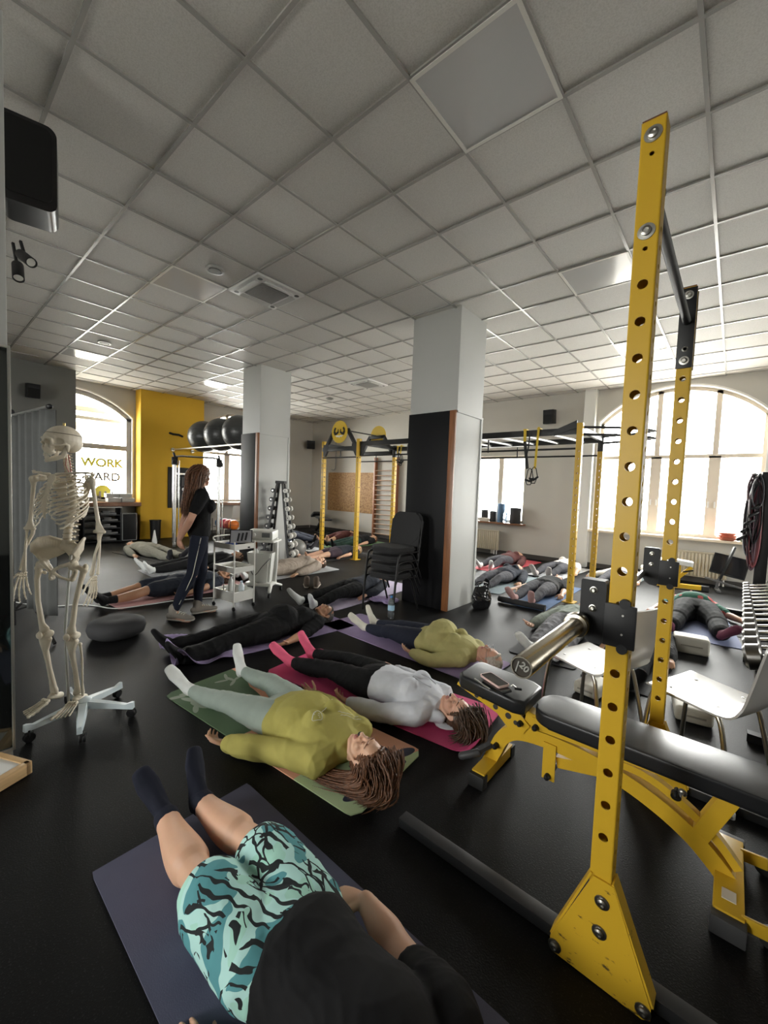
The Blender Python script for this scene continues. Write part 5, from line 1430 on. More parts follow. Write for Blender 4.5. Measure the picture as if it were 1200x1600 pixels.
for k in (-1, 1):
    bm = B(); tube(bm, [(.045, k*.022, 1.482), (.062, k*.06, 1.486), (.045, k*.105, 1.492), (.012, k*.150, 1.498), (-.015, k*.178, 1.497)], [.0095, .007, .006, .0068, (.010, .006)], n=10); bone('clavicle', bm)
    bm = B()
    prism(bm, [(0, 0), (.075, .035), (.095, .005), (.055, -.055), (.012, -.135), (-.012, -.12), (-.012, -.02)], (-.105, k*.065, 1.452), (.35, k*.93, 0), (0, 0, 1), (.93, -.35*k, 0), .006)
    tube(bm, [(-.110, k*.062, 1.438), (-.085, k*.125, 1.470), (-.045, k*.175, 1.492), (-.02, k*.185, 1.49)], [(.005, .008), (.006, .012), (.010, .008), (.012, .007)], n=8)
    tube(bm, [(-.05, k*.148, 1.455), (-.035, k*.16, 1.452)], .016, n=10)
    tube(bm, [(-.05, k*.135, 1.47), (-.01, k*.140, 1.478), (.005, k*.148, 1.468)], .006, n=8)
    bone('scapula', bm, .004)
    # arm
    sh = Vector((-.02, k*.182, 1.455)); el = Vector((-.030, k*.222, 1.155)); wr = Vector((.015, k*.225, .905))
    bm = B(); ell(bm, sh+Vector((0, -k*.008, .0)), (.022, .022, .022)); ell(bm, sh+Vector((.004, k*.010, -.004)), (.017, .014, .02))
    tube(bm, [sh+Vector((0, k*.004, -.01)), lerp(sh, el, .15), lerp(sh, el, .5), lerp(sh, el, .82), el+Vector((0, 0, .012))], [.018, .0125, .0105, .012, (.028, .011)], n=12, up=(1, 0, 0))
    tube(bm, [el+Vector((0, -.028, 0)), el, el+Vector((0, .026, 0))], [.012, .0105, .012], n=10); bone('humerus', bm, .004)
    bm = B(); u0 = el+Vector((-.014, -k*.008, .018)); u1 = wr+Vector((-.006, -k*.018*1, .012))
    u1 = wr+Vector((-.004, k*.018, .010)); r1 = wr+Vector((.004, -k*.012, .005)); r0 = el+Vector((.006, k*.013, -.014)); u0 = el+Vector((-.010, -k*.010, .014))
    tube(bm, [u0, el+Vector((-.008, -k*.010, -.03)), lerp(u0, u1, .5)+Vector((0, k*.006, 0)), u1], [.013, .011, .007, .0075], n=10); ell(bm, u1, (.009, .009, .01)); bone('ulna', bm, .0035)
    bm = B(); ell(bm, r0, (.011, .011, .008)); tube(bm, [r0, lerp(r0, r1, .12), lerp(r0, r1, .5)+Vector((.006, -k*.004, 0)), lerp(r0, r1, .85), r1], [.008, .007, .0075, .010, .013], n=10); bone('radius', bm, .0035)
    bm = B()
    hd = Vector((.12, -k*.0, -1)).normalized(); ac = Vector((1, k*.15, .12)).normalized()   # across the hand: index side forward
    for r_i in range(2):
        for c_i in range(4): ell(bm, wr+hd*(.012+.013*r_i)+ac*(-.018+.0125*c_i), (.0075, .0075, .0078))
    for f_i, (L1, L2, L3, L4, spr) in enumerate(((.052, .030, .018, .013, -.26), (.058, .038, .024, .015, -.10), (.062, .042, .026, .016, .05), (.062, .038, .023, .015, .20))):
        p = wr+hd*.036+ac*(-.022+.0145*f_i); dd = (hd+ac*spr).normalized(); curl = 0
        for L__, rr in ((L1, .0045), (L2, .0040), (L3, .0034), (L4, .0028)):
            inn = Vector((0, -k, 0)); v = (dd*math.cos(curl)+inn*math.sin(curl)).normalized(); q = p+v*L__
            tube(bm, [p+v*.003, p+v*.010, p+v*L__*.5, q-v*.008, q-v*.003], [rr*1.5, rr*1.1, rr, rr*1.1, rr*1.45], n=8); p = q; curl += .14
    p = wr+hd*.018+ac*.030; dd = (hd*.75+ac*.66).normalized()
    for L__, rr in ((.046, .0050), (.032, .0045), (.022, .0038)):
        q = p+dd*L__; tube(bm, [p, p+dd*.01, q-dd*.01, q-dd*.002], [rr*1.4, rr, rr, rr*1.4], n=8); p = q; dd = (dd+hd*.25).normalized()
    bone('hand', bm)
# pelvis
bm = B()
for k in (-1, 1):
    crest = [(.055, k*.128, 1.035), (.040, k*.143, 1.072), (.0, k*.140, 1.102), (-.045, k*.112, 1.108), (-.085, k*.070, 1.085), (-.10, k*.045, 1.05)]
    tube(bm, crest, [.008, .009, .009, .009, .009, .010], n=8)
    base = [(.035, k*.100, .985), (.02, k*.098, .975), (.0, k*.090, .975), (-.02, k*.080, .985), (-.045, k*.060, .995), (-.07, k*.045, 1.01)]
    for (a, b) in zip(crest, base):
        pass
    for q in np.linspace(0, 1, 22):
        def at(L_): 
            t_ = q*(len(L_)-1); i_ = min(int(t_), len(L_)-2); return lerp(Vector(L_[i_]), Vector(L_[i_+1]), t_-i_)
        a, b = at(crest), at(base); m_ = (a+b)/2+Vector((-.012, k*.010, -.003)); tube(bm, [a, m_, b], [.0055, .0045, .0065], n=6)
    ell(bm, (.012, k*.092, .955), (.030, .026, .030))
    tube(bm, [(.03, k*.085, .965), (.052, k*.050, .955), (.060, k*.018, .935), (.055, k*.006, .918)], [.013, .010, .010, .012], n=10)
    tube(bm, [(.055, k*.008, .915), (.035, k*.035, .885), (.005, k*.058, .865), (-.012, k*.066, .870)], [.010, .008, .009, .013], n=10)
    tube(bm, [(-.012, k*.066, .868), (-.022, k*.074, .905), (-.005, k*.085, .94)], [.015, .014, .018], n=10)
    ell(bm, (-.012, k*.065, .868), (.018, .016, .016))
tube(bm, [(-.06, 0, 1.065), (-.085, 0, 1.02), (-.105, 0, .975), (-.095, 0, .935), (-.075, 0, .915)], [(.052, .022), (.045, .018), (.030, .014), (.014, .009), (.006, .005)], n=14, up=(1, 0, 0))
for k in (-1, 1): tube(bm, [(-.065, k*.03, 1.055), (-.08, k*.055, 1.045)], .02, n=8)
bone('pelvis', bm, .0036)
for k in (-1, 1):
    hp = Vector((.015, k*.098, .955)); tr = Vector((-.005, k*.150, .945)); kn = Vector((.02, k*.085, .525)); an = Vector((-.03, k*.080, .165))
    bm = B(); ell(bm, hp, (.023, .023, .023)); tube(bm, [hp, lerp(hp, tr, .55)+Vector((0, 0, -.010)), tr+Vector((0, 0, -.022))], [.016, .013, .017], n=10); ell(bm, tr+Vector((-.006, 0, -.002)), (.016, .014, .022)); ell(bm, (-.02, k*.118, .895), (.011, .011, .012))
    tube(bm, [tr+Vector((0, -k*.008, -.025)), lerp(tr, kn, .2)+Vector((.012, 0, 0)), lerp(tr, kn, .5)+Vector((.02, 0, 0)), lerp(tr, kn, .82)+Vector((.010, 0, 0)), kn+Vector((0, 0, .04))], [.018, .0145, .0135, .016, (.030, .020)], n=12, up=(1, 0, 0))
    for s in (-1, 1): ell(bm, kn+Vector((-.008, s*.022, .012)), (.030, .018, .022))
    bone('femur', bm, .004)
    bm = B(); ell(bm, kn+Vector((.034, 0, .014)), (.010, .020, .021)); bone('patella', bm)
    bm = B(); tube(bm, [kn+Vector((-.006, 0, -.020)), kn+Vector((-.004, 0, -.045)), lerp(kn, an, .25)+Vector((.008, 0, 0)), lerp(kn, an, .6), an+Vector((0, -k*.004, .03)), an+Vector((0, -k*.008, .005))], [(.038, .026), (.030, .022), .0165, .0125, .015, (.022, .018)], n=12, up=(1, 0, 0)); ell(bm, an+Vector((0, -k*.022, -.004)), (.011, .009, .014)); bone('tibia', bm, .004)
    f0, f1 = kn+Vector((-.022, k*.036, -.045)), an+Vector((-.012, k*.022, .0)); bm = B(); ell(bm, f0, (.011, .010, .012)); tube(bm, [f0, lerp(f0, f1, .3)+Vector((-.004, k*.004, 0)), lerp(f0, f1, .8), f1], [.008, .0058, .0062, .010], n=10); ell(bm, f1+Vector((0, 0, -.008)), (.010, .008, .016)); bone('fibula', bm, .0035)
    bm = B(); fd = Vector((.95, k*.16, -.22)).normalized(); fa = Vector((-k*.16, 1, 0)).normalized()
    ell(bm, an+Vector((.0, 0, -.022)), (.026, .020, .017)); tube(bm, [an+Vector((-.05, 0, -.05)), an+Vector((-.015, 0, -.038)), an+Vector((.02, 0, -.028))], [(.017, .020), (.018, .018), (.018, .014)], n=10, up=(0, 0, 1))
    for c_i in range(4): ell(bm, an+fd*.048+fa*(k*(.022-.014*c_i))*-1+Vector((0, 0, -.026)), (.013, .008, .011))
    for f_i, (L1, L2, L3, rr) in enumerate(((.058, .030, .026, .0085), (.066, .025, .016, .0048), (.064, .023, .014, .0045), (.061, .021, .013, .0043), (.056, .018, .012, .0042))):
        p = an+fd*.060+fa*(-k*(.024-.0125*f_i))+Vector((0, 0, -.030)); dd = (fd+fa*(-k)*(.12-.07*f_i)+Vector((0, 0, -.06))).normalized()
        for L__, r2 in ((L1, rr), (L2, rr*.95), (L3, rr*.85)):
            q = p+dd*L__; tube(bm, [p+dd*.002, p+dd*.010, p+dd*L__*.5, q-dd*.009, q-dd*.003], [r2*1.35, r2*1.05, r2*.85, r2*1.0, r2*1.3], n=8); p = q; dd = (dd+Vector((0, 0, .10 if dd.z < -.1 else 0))).normalized()
    bone('foot', bm)
# skull turned to its right
hz = Matrix.Translation((-.005, 0, 1.665)) @ Matrix.Rotation(math.radians(-28), 4, 'Z')
def Sk(x, y, z): return hz @ Vector((x, y, z))
R3 = hz.to_3x3(); bm = B()
def E(c, r): ell(bm, Sk(*c), r, R3, 24, 16)
E((-.018, 0, .028), (.092, .070, .075)); E((.035, 0, .020), (.046, .056, .050)); E((-.055, 0, .005), (.055, .058, .058))
E((.056, 0, -.030), (.028, .036, .034)); E((.050, 0, -.055), (.028, .028, .016)); E((.055, 0, .010), (.030, .048, .020))
for k in (-1, 1):
    tube(bm, [Sk(.074, k*.010, .018), Sk(.076, k*.030, .024), Sk(.060, k*.050, .014)], [.008, .008, .007], n=8)
    tube(bm, [Sk(.060, k*.050, .014), Sk(.056, k*.050, -.010), Sk(.060, k*.040, -.026), Sk(.066, k*.018, -.022)], [.007, .008, .009, .006], n=8)
    tube(bm, [Sk(.052, k*.052, -.018), Sk(.025, k*.066, -.014), Sk(-.005, k*.066, -.008)], [(.006, .007), (.0035, .006), (.005, .006)], n=8)
    tube(bm, [Sk(-.015, k*.058, -.020), Sk(-.018, k*.056, -.048)], [.012, .006], n=8)
tube(bm, [Sk(.074, 0, .014), Sk(.088, 0, -.004), Sk(.084, 0, -.010)], [.008, .006, .004], n=8)
me = fuse_mesh(bm, .0026, 2); co = co_get(me); Hi = np.array(hz.inverted()); q = co @ Hi[:3, :3].T+Hi[:3, 3]
for k in (-1, 1):
    for c, r, dp in (((.082, k*.029, .003), (.05, .0185, .0165), .034), ((.085, k*.008, -.022), (.03, .0085, .015), .02), ((.028, k*.062, .005), (.026, .03, .020), .012), ((.030, k*.05, -.042), (.02, .03, .02), .012)):
        dd = np.sqrt((((q-np.array(c))/np.array(r))**2).sum(1)); wgt = np.clip(1-dd**3, 0, 1)
        dirn = np.array([-1, 0, 0]) if abs(c[0]) > .06 else np.array([0, -k, 0])
        q += dirn*(dp*wgt)[:, None]
co = q @ np.array(hz)[:3, :3].T+np.array(hz)[:3, 3]; co_set(me, co)
me.materials.append(BONE); me.shade_smooth()
skull = bpy.data.objects.new('skull', me); COL.objects.link(skull); skull.parent = sk
bm = B(); tube(bm, [Sk(-.018+.0915*math.cos(a), .0715*math.sin(a), .050+.006*math.cos(a)) for a in np.linspace(0, 2*PI, 40, endpoint=False)], .0014, n=6, closed=True); obj('skull_cap_seam', bm, M('dark_seam', (.08, .06, .05), .6), skull, 180)
bm = B(); cyl(bm, Sk(-.02, 0, .098), Sk(-.02, 0, .118), .007, 12); obj('hanging_nut', bm, M('brass', (.55, .42, .18), .35, 1), skull)
bm = B()
for row, z in ((0, -.066), (1, -.0755)):
    for j in range(12):
        a = (j-5.5)/5.5*1.15; box(bm, Sk(.040+.036*math.cos(a), .028*math.sin(a)*1.1, z), (.006, .0048, .0095), R3 @ Matrix.Rotation(a, 3, 'Z'), .0012, 1)
obj('teeth', bm, M('tooth_ivory', (.66, .62, .52), .35), skull)
bm = B()
pts = [(-.008, .052, -.020), (-.004, .051, -.050), (.004, .048, -.078), (.036, .036, -.094), (.062, .018, -.102), (.068, 0, -.103), (.062, -.018, -.102), (.036, -.036, -.094), (.004, -.048, -.078), (-.004, -.051, -.050), (-.008, -.052, -.020)]
tube(bm, [Sk(*p) for p in pts], [(.006, .005), (.005, .013), (.0055, .014), (.006, .012), (.007, .012), (.008, .013), (.007, .012), (.006, .012), (.0055, .014), (.005, .013), (.006, .005)], n=10, up=(0, 0, 1))
tube(bm, [Sk(.062, .020, -.086), Sk(.070, 0, -.086), Sk(.062, -.020, -.086)], [.006, .007, .006], n=8)
bone('mandible', bm, .003)

off = Vector((-.024, -.066, 0)); off = Vector((off.x*ca-off.y*sa, off.x*sa+off.y*ca, 0))
for ch in sk.children:
    if not ch.name.startswith('stand') : ch.location = off
# ------------------------------------------------------------------ adjustable bench inside the near rack (local x along the bench, origin on the floor at its centre line)
bn = thing('workout_bench', 'yellow-framed adjustable bench with black pads lying through the near rack', 'weight bench', (-.45, 2.0, 0))
def X_(x): return x+.45
bm = B(); prism(bm, rrect(.90, .25, .085, 6), (X_(-.21), 0, .436), (1, 0, 0), (0, 1, 0), (0, 0, 1), .062)
es = [e for e in bm.edges if abs(e.verts[0].co.z-e.verts[1].co.z) < 1e-6]
bmesh.ops.bevel(bm, geom=es, offset=.014, segments=3, affect='EDGES', profile=.6)
obj('back_pad', bm, PAD, bn, 50)
bm = B(); pts = [(-1.06, -.09), (-1.03, -.125), (-.74, -.135), (-.69, -.11), (-.69, .11), (-.74, .135), (-1.03, .125), (-1.06, .09)]
prism(bm, [(X_(a), b) for a, b in pts], (0, 0, .462), (1, 0, 0), (0, 1, 0), (0, 0, 1), .07)
es = [e for e in bm.edges if abs(e.verts[0].co.z-e.verts[1].co.z) < 1e-6]
bmesh.ops.bevel(bm, geom=es, offset=.016, segments=3, affect='EDGES', profile=.6)
R = Matrix.Rotation(math.radians(4), 4, 'Y')
bmesh.ops.transform(bm, matrix=Matrix.Translation((X_(-.9), 0, .46)) @ R @ Matrix.Translation((-X_(-.9), 0, -.46)), verts=bm.verts[:])
obj('seat_pad', bm, PAD, bn, 50)
bm = B()
arch = [(-.90, .045), (-.865, .13), (-.83, .21), (-.77, .262), (-.68, .285), (-.56, .292), (-.42, .285), (-.28, .26), (-.15, .215), (-.04, .155), (.04, .085), (.075, .045)]
L_ = [(X_(a), 0, b) for a, b in arch]
n_ = len(L_)
def ribbon(bm, line, wd, th):
    """Rectangular tube that follows a line in the x-z plane."""
    P_ = [Vector(p) for p in line]; prev = None
    for i, p in enumerate(P_):
        t = (P_[min(i+1, len(P_)-1)]-P_[max(i-1, 0)]).normalized(); nrm = Vector((-t.z, 0, t.x)); s = Vector((0, 1, 0))
        r4 = [bm.verts.new(p+s*a*wd/2+nrm*b*th/2) for a, b in ((-1, -1), (-1, 1), (1, 1), (1, -1))]
        if prev: [bm.faces.new((prev[k], prev[(k+1) % 4], r4[(k+1) % 4], r4[k])) for k in range(4)]
        else: bm.faces.new(r4)
        prev = r4
    bm.faces.new(prev[::-1])
def smooth_line(pts, k=4):
    P_ = [Vector(p) for p in pts]; out = []
    for j in range(len(P_)-1):
        p0, p1, p2, p3 = P_[max(j-1, 0)], P_[j], P_[j+1], P_[min(j+2, len(P_)-1)]
        for i in range(k):
            u = i/k; out.append(.5*((2*p1)+(p2-p0)*u+(2*p0-5*p1+4*p2-p3)*u*u+(-p0+3*p1-3*p2+p3)*u**3))
    return out+[P_[-1]]
ribbon(bm, smooth_line(L_), .062, .068); obj('arched_frame', bm, YEL, bn, 30)
bm = B(); bar(bm, (X_(-.70), 0, .375), (X_(.16), 0, .390), .05, .04, bev=.004)
for s in (-1, 1): prism(bm, [(X_(-.68), .33), (X_(-.68), .385), (X_(.12), .40), (X_(.16), .395), (X_(-.1), .355)], (0, s*.034, 0), (1, 0, 0), (0, 0, 1), (0, 1, 0), .006)
obj('pad_rail', bm, YEL, bn)
bm = B()
for s in (-1, 1): prism(bm, [(X_(-1.10), .405), (X_(-1.095), .420), (X_(-.86), .395), (X_(-.74), .375), (X_(-.69), .335), (X_(-.72), .285), (X_(-.80), .285), (X_(-.86), .335)], (0, s*.036, 0), (1, 0, 0), (0, 0, 1), (0, 1, 0), .007)
seatf = obj('seat_bracket', bm, YEL, bn)
bm = B()
for (x, z, r) in ((-.98, .385, .012), (-.87, .365, .014), (-.80, .345, .016), (-.76, .325, .012)): cyl(bm, (X_(x), -.0405, z), (X_(x), .0405, z), r, 12)
split('selector_notch', bm, M('dark_notch', (.03, .025, .02), .6), seatf)
bm = B(); bar(bm, (X_(-.70), 0, .28), (X_(-.685), 0, .40), .06, .055, up=(1, 0, 0)); bar(bm, (X_(-.66), 0, .33), (X_(-.63), 0, .41), .03, .06, up=(1, 0, 0)); obj('pivot_bracket', bm, YEL, bn)
for (x, z) in ((-.735, .335), (-.66, .345), (-.855, .165), (-.93, .405), (-.59, .135)):
    bm = B(); tube(bm, [(X_(x), -.058, z), (X_(x), .058, z)], .0135, n=16); obj('pivot_knob', bm, BLKM, bn)
bm = B(); bar(bm, (X_(-.59), -.036, .29), (X_(-.59), -.036, .115), .058, .008, up=(0, 1, 0)); bar(bm, (X_(-.56), 0, .205), (X_(-.36), 0, .255), .04, .05); obj('front_tab', bm, YEL, bn)
bm = B(); bar(bm, (X_(-.02), 0, .17), (X_(.07), 0, .385), .06, .06, up=(1, 0, 0), bev=.004); obj('rear_strut', bm, YEL, bn)
bm = B(); ribbon(bm, smooth_line([(X_(-.36), 0, .315), (X_(-.22), 0, .315), (X_(-.10), 0, .27), (X_(.02), 0, .19), (X_(.10), 0, .10)]), .035, .03); obj('ladder_arch', bm, YEL, bn, 30)
bm = B(); box(bm, (X_(-.885), 0, .045), (.07, .34, .06), bev=.004); fb = obj('front_foot', bm, YEL, bn)
bm = B()
for s in (-1, 1): box(bm, (X_(-.885), s*.168, .034), (.082, .05, .066), bev=.006)
split('rubber_cap', bm, RUB, fb)
bm = B(); box(bm, (X_(.075), 0, .045), (.085, .42, .06), bev=.004); rf = obj('rear_foot', bm, SCUF, bn)
bm = B(); box(bm, (X_(.075), -.222, .034), (.097, .045, .066), bev=.006); box(bm, (X_(.075), .222, .034), (.097, .045, .066), bev=.006); split('rubber_cap', bm, M('dark_grey_rubber', (.05, .05, .052), .55), rf)
bm = B(); box(bm, (X_(.075), -.13, .0765), (.04, .05, .003)); obj('worn_sticker', bm, M('pale_sticker', (.62, .58, .5), .5), rf)
for y in (-.19, .16):
    bm = B(); bar(bm, (X_(.11), y, .055), (X_(.19), y, .060), .012, .045, bev=.003); w_ = obj('wheel_bracket', bm, YEL, rf)
    bm = B(); lathe(bm, (X_(.185), y+.022, .034), [(0, -.013), (.032, -.013), (.034, -.008), (.034, .008), (.032, .013), (0, .013)], 24, (0, 1, 0)); obj('wheel', bm, RUB, w_)
bm = B(); tube(bm, [(X_(-.93), -.09, .115), (X_(-1.00), -.13, .085)], .020, n=16); bar(bm, (X_(-.89), -.03, .15), (X_(-.935), -.09, .12), .03, .02); obj('carry_handle', bm, M('grey_foam_grip', (.045, .045, .048), .5), bn)
bm = B(); tube(bm, [(X_(-.10), -.045, .33), (X_(-.10), -.075, .335), (X_(-.10), -.085, .325)], .008, n=10); cyl(bm, (X_(-.10), -.04, .31), (X_(-.10), -.06, .305), .018, 14); obj('pull_pin', bm, BLKM, bn)
# phones, pen and clip on the seat pad
def slab(name, lab, cat, x, y, z, rz, s, m1, m2, tilt=0):
    t = thing(name, lab, cat, (x, y, z), rz)
    bm = B(); prism(bm, rrect(s[0], s[1], .012, 4), (0, 0, s[2]/2), (1, 0, 0), (0, 1, 0), (0, 0, 1), s[2]); obj('case', bm, m1, t, 40)
    bm = B(); prism(bm, rrect(s[0]*.93, s[1]*.88, .009, 4), (0, 0, s[2]+.0003), (1, 0, 0), (0, 1, 0), (0, 0, 1), .0012); obj('screen', bm, m2, t, 40)
    return t
SCR = M('dark_glass_screen', (.012, .012, .014), .08)
slab('phone', 'black phone lying flat on the seat pad beneath the pink phone', 'phone', -.845, 1.905, .4995, -.35, (.145, .072, .009), BLKM, SCR)
slab('phone', 'phone in a pale pink case lying on top of the black phone', 'phone', -.872, 1.935, .5105, -.42, (.148, .074, .010), M('pale_pink_case', (.70, .48, .44), .45), SCR)
t = thing('pen', 'slim silver pen beside the phones on the seat pad', 'pen', (-.90, 1.862, .507), -.42); bm = B(); cyl(bm, (-.065, 0, 0), (.055, 0, 0), .0042, 10); obj('barrel', bm, STEEL, t); bm = B(); cyl(bm, (.055, 0, 0), (.068, 0, 0), .0042, 10, .0012); obj('tip', bm, BLKM, t)
t = thing('clip', 'small black clip near the barbell end on the seat pad', 'clip', (-.755, 1.955, .498), .5); bm = B(); box(bm, (0, 0, .007), (.034, .016, .012), bev=.003); obj('body', bm, BLKM, t); bm = B(); tube(bm, [(-.01, 0, .012), (-.026, 0, .022), (-.034, 0, .016)], .003, n=6); obj('lever', bm, STEEL, t)

# ------------------------------------------------------------------ white shell chairs
CH_W = M('white_lacquered_shell', (.47, .46, .44), .25, coat=.3)
CH_L = M('satin_chair_steel', (.55, .52, .46), .28, 1)
def shell_chair(lab, x, y, rz):
    t = thing('shell_chair', lab, 'chair', (x, y, 0), rz, )
    prof = [(-.225, .438), (-.218, .452), (-.195, .462), (-.10, .456), (.05, .450), (.145, .452), (.190, .475), (.215, .53), (.235, .62), (.258, .74), (.275, .83), (.280, .850)]
    prof = [(p.x, p.z) for p in smooth_line([(a, 0, b) for a, b in prof], 4)]
    bm = B(); rows = []; m = 16; N_ = len(prof)
    for i, (px, pz) in enumerate(prof):
        t_ = i/(N_-1); hw_ = .205 if pz < .5 else .195-.02*(pz-.5)/.35
        e = min(i, N_-1-i); 
        if e < 6: hw_ -= .035*(1-math.sin(PI/2*e/6))
        row = []
        for j in range(m+1):
            y_ = -hw_+2*hw_*j/m; dish = .012*(1-(2*j/m-1)**2)
            row.append(Vector((px+(dish if pz > .5 else 0), y_, pz-(dish*.6 if pz <= .5 else 0))))
        rows.append(row)
    nrm = []
    for i in range(N_):
        a, b = rows[max(i-1, 0)][m//2], rows[min(i+1, N_-1)][m//2]; tt = (b-a).normalized(); nrm.append(Vector((tt.z, 0, -tt.x)))
    A = [[bm.verts.new(p) for p in r] for r in rows]; Bv = [[bm.verts.new(p+nrm[i]*.010) for p in r] for i, r in enumerate(rows)]
    for i in range(N_-1):
        for j in range(m):
            bm.faces.new((A[i][j], A[i+1][j], A[i+1][j+1], A[i][j+1])); bm.faces.new((Bv[i][j], Bv[i][j+1], Bv[i+1][j+1], Bv[i+1][j]))
        for j in (0, m): bm.faces.new((A[i][j], Bv[i][j], Bv[i+1][j], A[i+1][j]))
    for i in (0, N_-1):
        for j in range(m): bm.faces.new((A[i][j], A[i][j+1], Bv[i][j+1], Bv[i][j]))
    obj('seat_shell', bm, CH_W, t, 50)
    for s in (-1, 1):
        bm = B(); tube(bm, smooth_line([(-.225, s*.20, .008), (-.205, s*.185, .30), (-.185, s*.175, .415), (-.14, s*.17, .436), (.08, s*.17, .432), (.125, s*.175, .412), (.155, s*.185, .30), (.215, s*.205, .008)], 5), .0115, n=12); lg = obj('leg', bm, CH_L, t, 180)
        bm = B()
        for x_ in (-.225, .215): tube(bm, [(x_, s*.2, .002), (x_, s*.2, .022)], .014, n=12)
        split('foot_cap', bm, WHP, lg)
    bm = B()
    for xx in (-.13, .07): tube(bm, [(xx, -.17, .434), (xx, .17, .434)], .009, n=10)
    split('cross_tube', bm, CH_L, t, 180)
    for xx in (-.13, .09):
        for s in (-1, 1):
            bm = B(); ell(bm, (xx, s*.12, .4545), (.008, .008, .0022)); obj('rivet', bm, STEEL, t)
    return t
shell_chair('white shell chair between the two rack posts, its back towards the window side', -.60, 2.79, -.40)
shell_chair('white shell chair at the right edge behind the bench', -.03, 2.74, -.42)
# ------------------------------------------------------------------ things along the walls
def osb():
    m, nt, N, L, b = graph('oriented_strand_board')
    tc = N('TexCoord'); mp = N('Mapping'); mp.inputs['Scale'].default_value = (14, 14, 26); L(tc.outputs['Object'], mp.inputs[0])
    v = N('TexVoronoi'); v.inputs['Scale'].default_value = 1.6; v.inputs['Randomness'].default_value = 1; L(mp.outputs[0], v.inputs['Vector'])
    n = N('TexNoise'); n.inputs['Scale'].default_value = 3; n.inputs['Detail'].default_value = 5; L(mp.outputs[0], n.inputs['Vector'])
    ad = N('MixRGB'); ad.inputs[0].default_value = .5; L(v.outputs['Color'], ad.inputs[1]); L(n.outputs['Fac'], ad.inputs[2])
    r = N('ValToRGB'); r.color_ramp.elements[0].position = .3; r.color_ramp.elements[1].position = .75
    r.color_ramp.elements[0].color = (.24, .12, .045, 1); r.color_ramp.elements[1].color = (.50, .30, .13, 1)
    L(ad.outputs[0], r.inputs[0]); L(r.outputs[0], b.inputs['Base Color']); b.inputs['Roughness'].default_value = .65
    return m
bm = B(); box(bm, (-9.37, YB-.012, 1.32), (2.14, .018, 1.26), bev=.002)
tag(obj('wall_panel', bm, osb()), 'strand board panel fixed to the back wall left of the wall bars', 'wall panel')
t = thing('wall_bars', 'tall wooden wall bars with round rungs on the back wall', 'wall bars', (-7.85, YB-.09, 0))
REDW = M('reddish_beech', (.30, .12, .055), .4, var=.2, vs=5, stretch=(8, 8, .8))
for x in (-.42, .42):
    bm = B(); box(bm, (x, .03, 1.2), (.055, .11, 2.4), bev=.005); obj('upright', bm, REDW, t)
for k in range(15):
    bm = B(); z = .12+.145*k if k < 14 else 2.28; cyl(bm, (-.41, .0, z), (.41, .0, z), .017, 12); obj('rung', bm, M('worn_beech_rung', (.34, .22, .14), .5), t)
t = thing('wall_pipe', 'thin grey bent rod hanging on the wall above the strand board', 'rod', (-10.1, YB-.04, 0))
bm = B(); tube(bm, smooth_line([(.02, 0, 2.95), (.02, 0, 2.3), (.015, -.01, 2.08), (-.06, -.02, 2.03), (-.14, -.02, 2.05)]), .018, n=10); obj('rod', bm, M('grey_pipe', (.30, .30, .29), .5), t)
def wall_speaker(lab, x, y, z, rz, s=(.20, .20, .30)):
    t = thing('wall_speaker', lab, 'speaker', (x, y, z), rz)
    bm = B(); box(bm, (0, 0, 0), (s[0], s[1], s[2]), Matrix.Rotation(.12, 3, 'Y'), .012); obj('cabinet', bm, BLKM, t)
    bm = B(); prism(bm, rrect(s[1]*.86, s[2]*.9, .015), (s[0]/2+.004, 0, -.012), (0, 1, 0), (-.12, 0, 1), (1, 0, .12), .012); obj('grille', bm, M('speaker_cloth', (.012, .012, .012), .9), t)
    bm = B(); bar(bm, (-s[0]/2-.07, 0, .03), (-s[0]/2+.01, 0, 0), .04, .04); obj('bracket', bm, BLK, t)
    return t
wall_speaker('black wall speaker on the grey pier above the curtain', -10.26, 1.57, 3.08, 0, (.2, .2, .26))
wall_speaker('black wall speaker in the far left corner', -11.12, 9.0, 2.88, -.6, (.2, .26, .28))
sp3 = wall_speaker('black wall speaker between the small window and the pilaster', -3.16, YB-.17, 3.16, -PI/2, (.2, .22, .30))
bm = B(); cyl(bm, (-.19, 0, .15), (-.19, 0, .47), .006, 8); obj('cable', bm, M('grey_cable', (.25, .24, .22), .6), sp3)
t = thing('loudspeaker', 'big black rounded loudspeaker hung high beside the mirror pillar', 'speaker', (-3.0, .455, 3.09), 0)
R = Matrix.Rotation(math.radians(-12), 3, 'Z') @ Matrix.Rotation(math.radians(3), 3, 'Y')
bm = B(); prism(bm, rrect(.24, .42, .045, 6), (0, 0, 0), R @ Vector((0, 1, 0)), R @ Vector((0, 0, 1)), R @ Vector((1, 0, 0)), .26); obj('cabinet', bm, M('black_gloss_plastic', (.010, .010, .011), .3), t, 40)
bm = B(); prism(bm, rrect(.20, .36, .035, 5), R @ Vector((.133, 0, .01)), R @ Vector((0, 1, 0)), R @ Vector((0, 0, 1)), R @ Vector((1, 0, 0)), .008); obj('grille', bm, MATS['speaker_cloth'], t, 40)
bm = B(); bar(bm, (-.04, -.13, .05), (-.04, .0, .05), .06, .06); obj('bracket', bm, BLK, t)
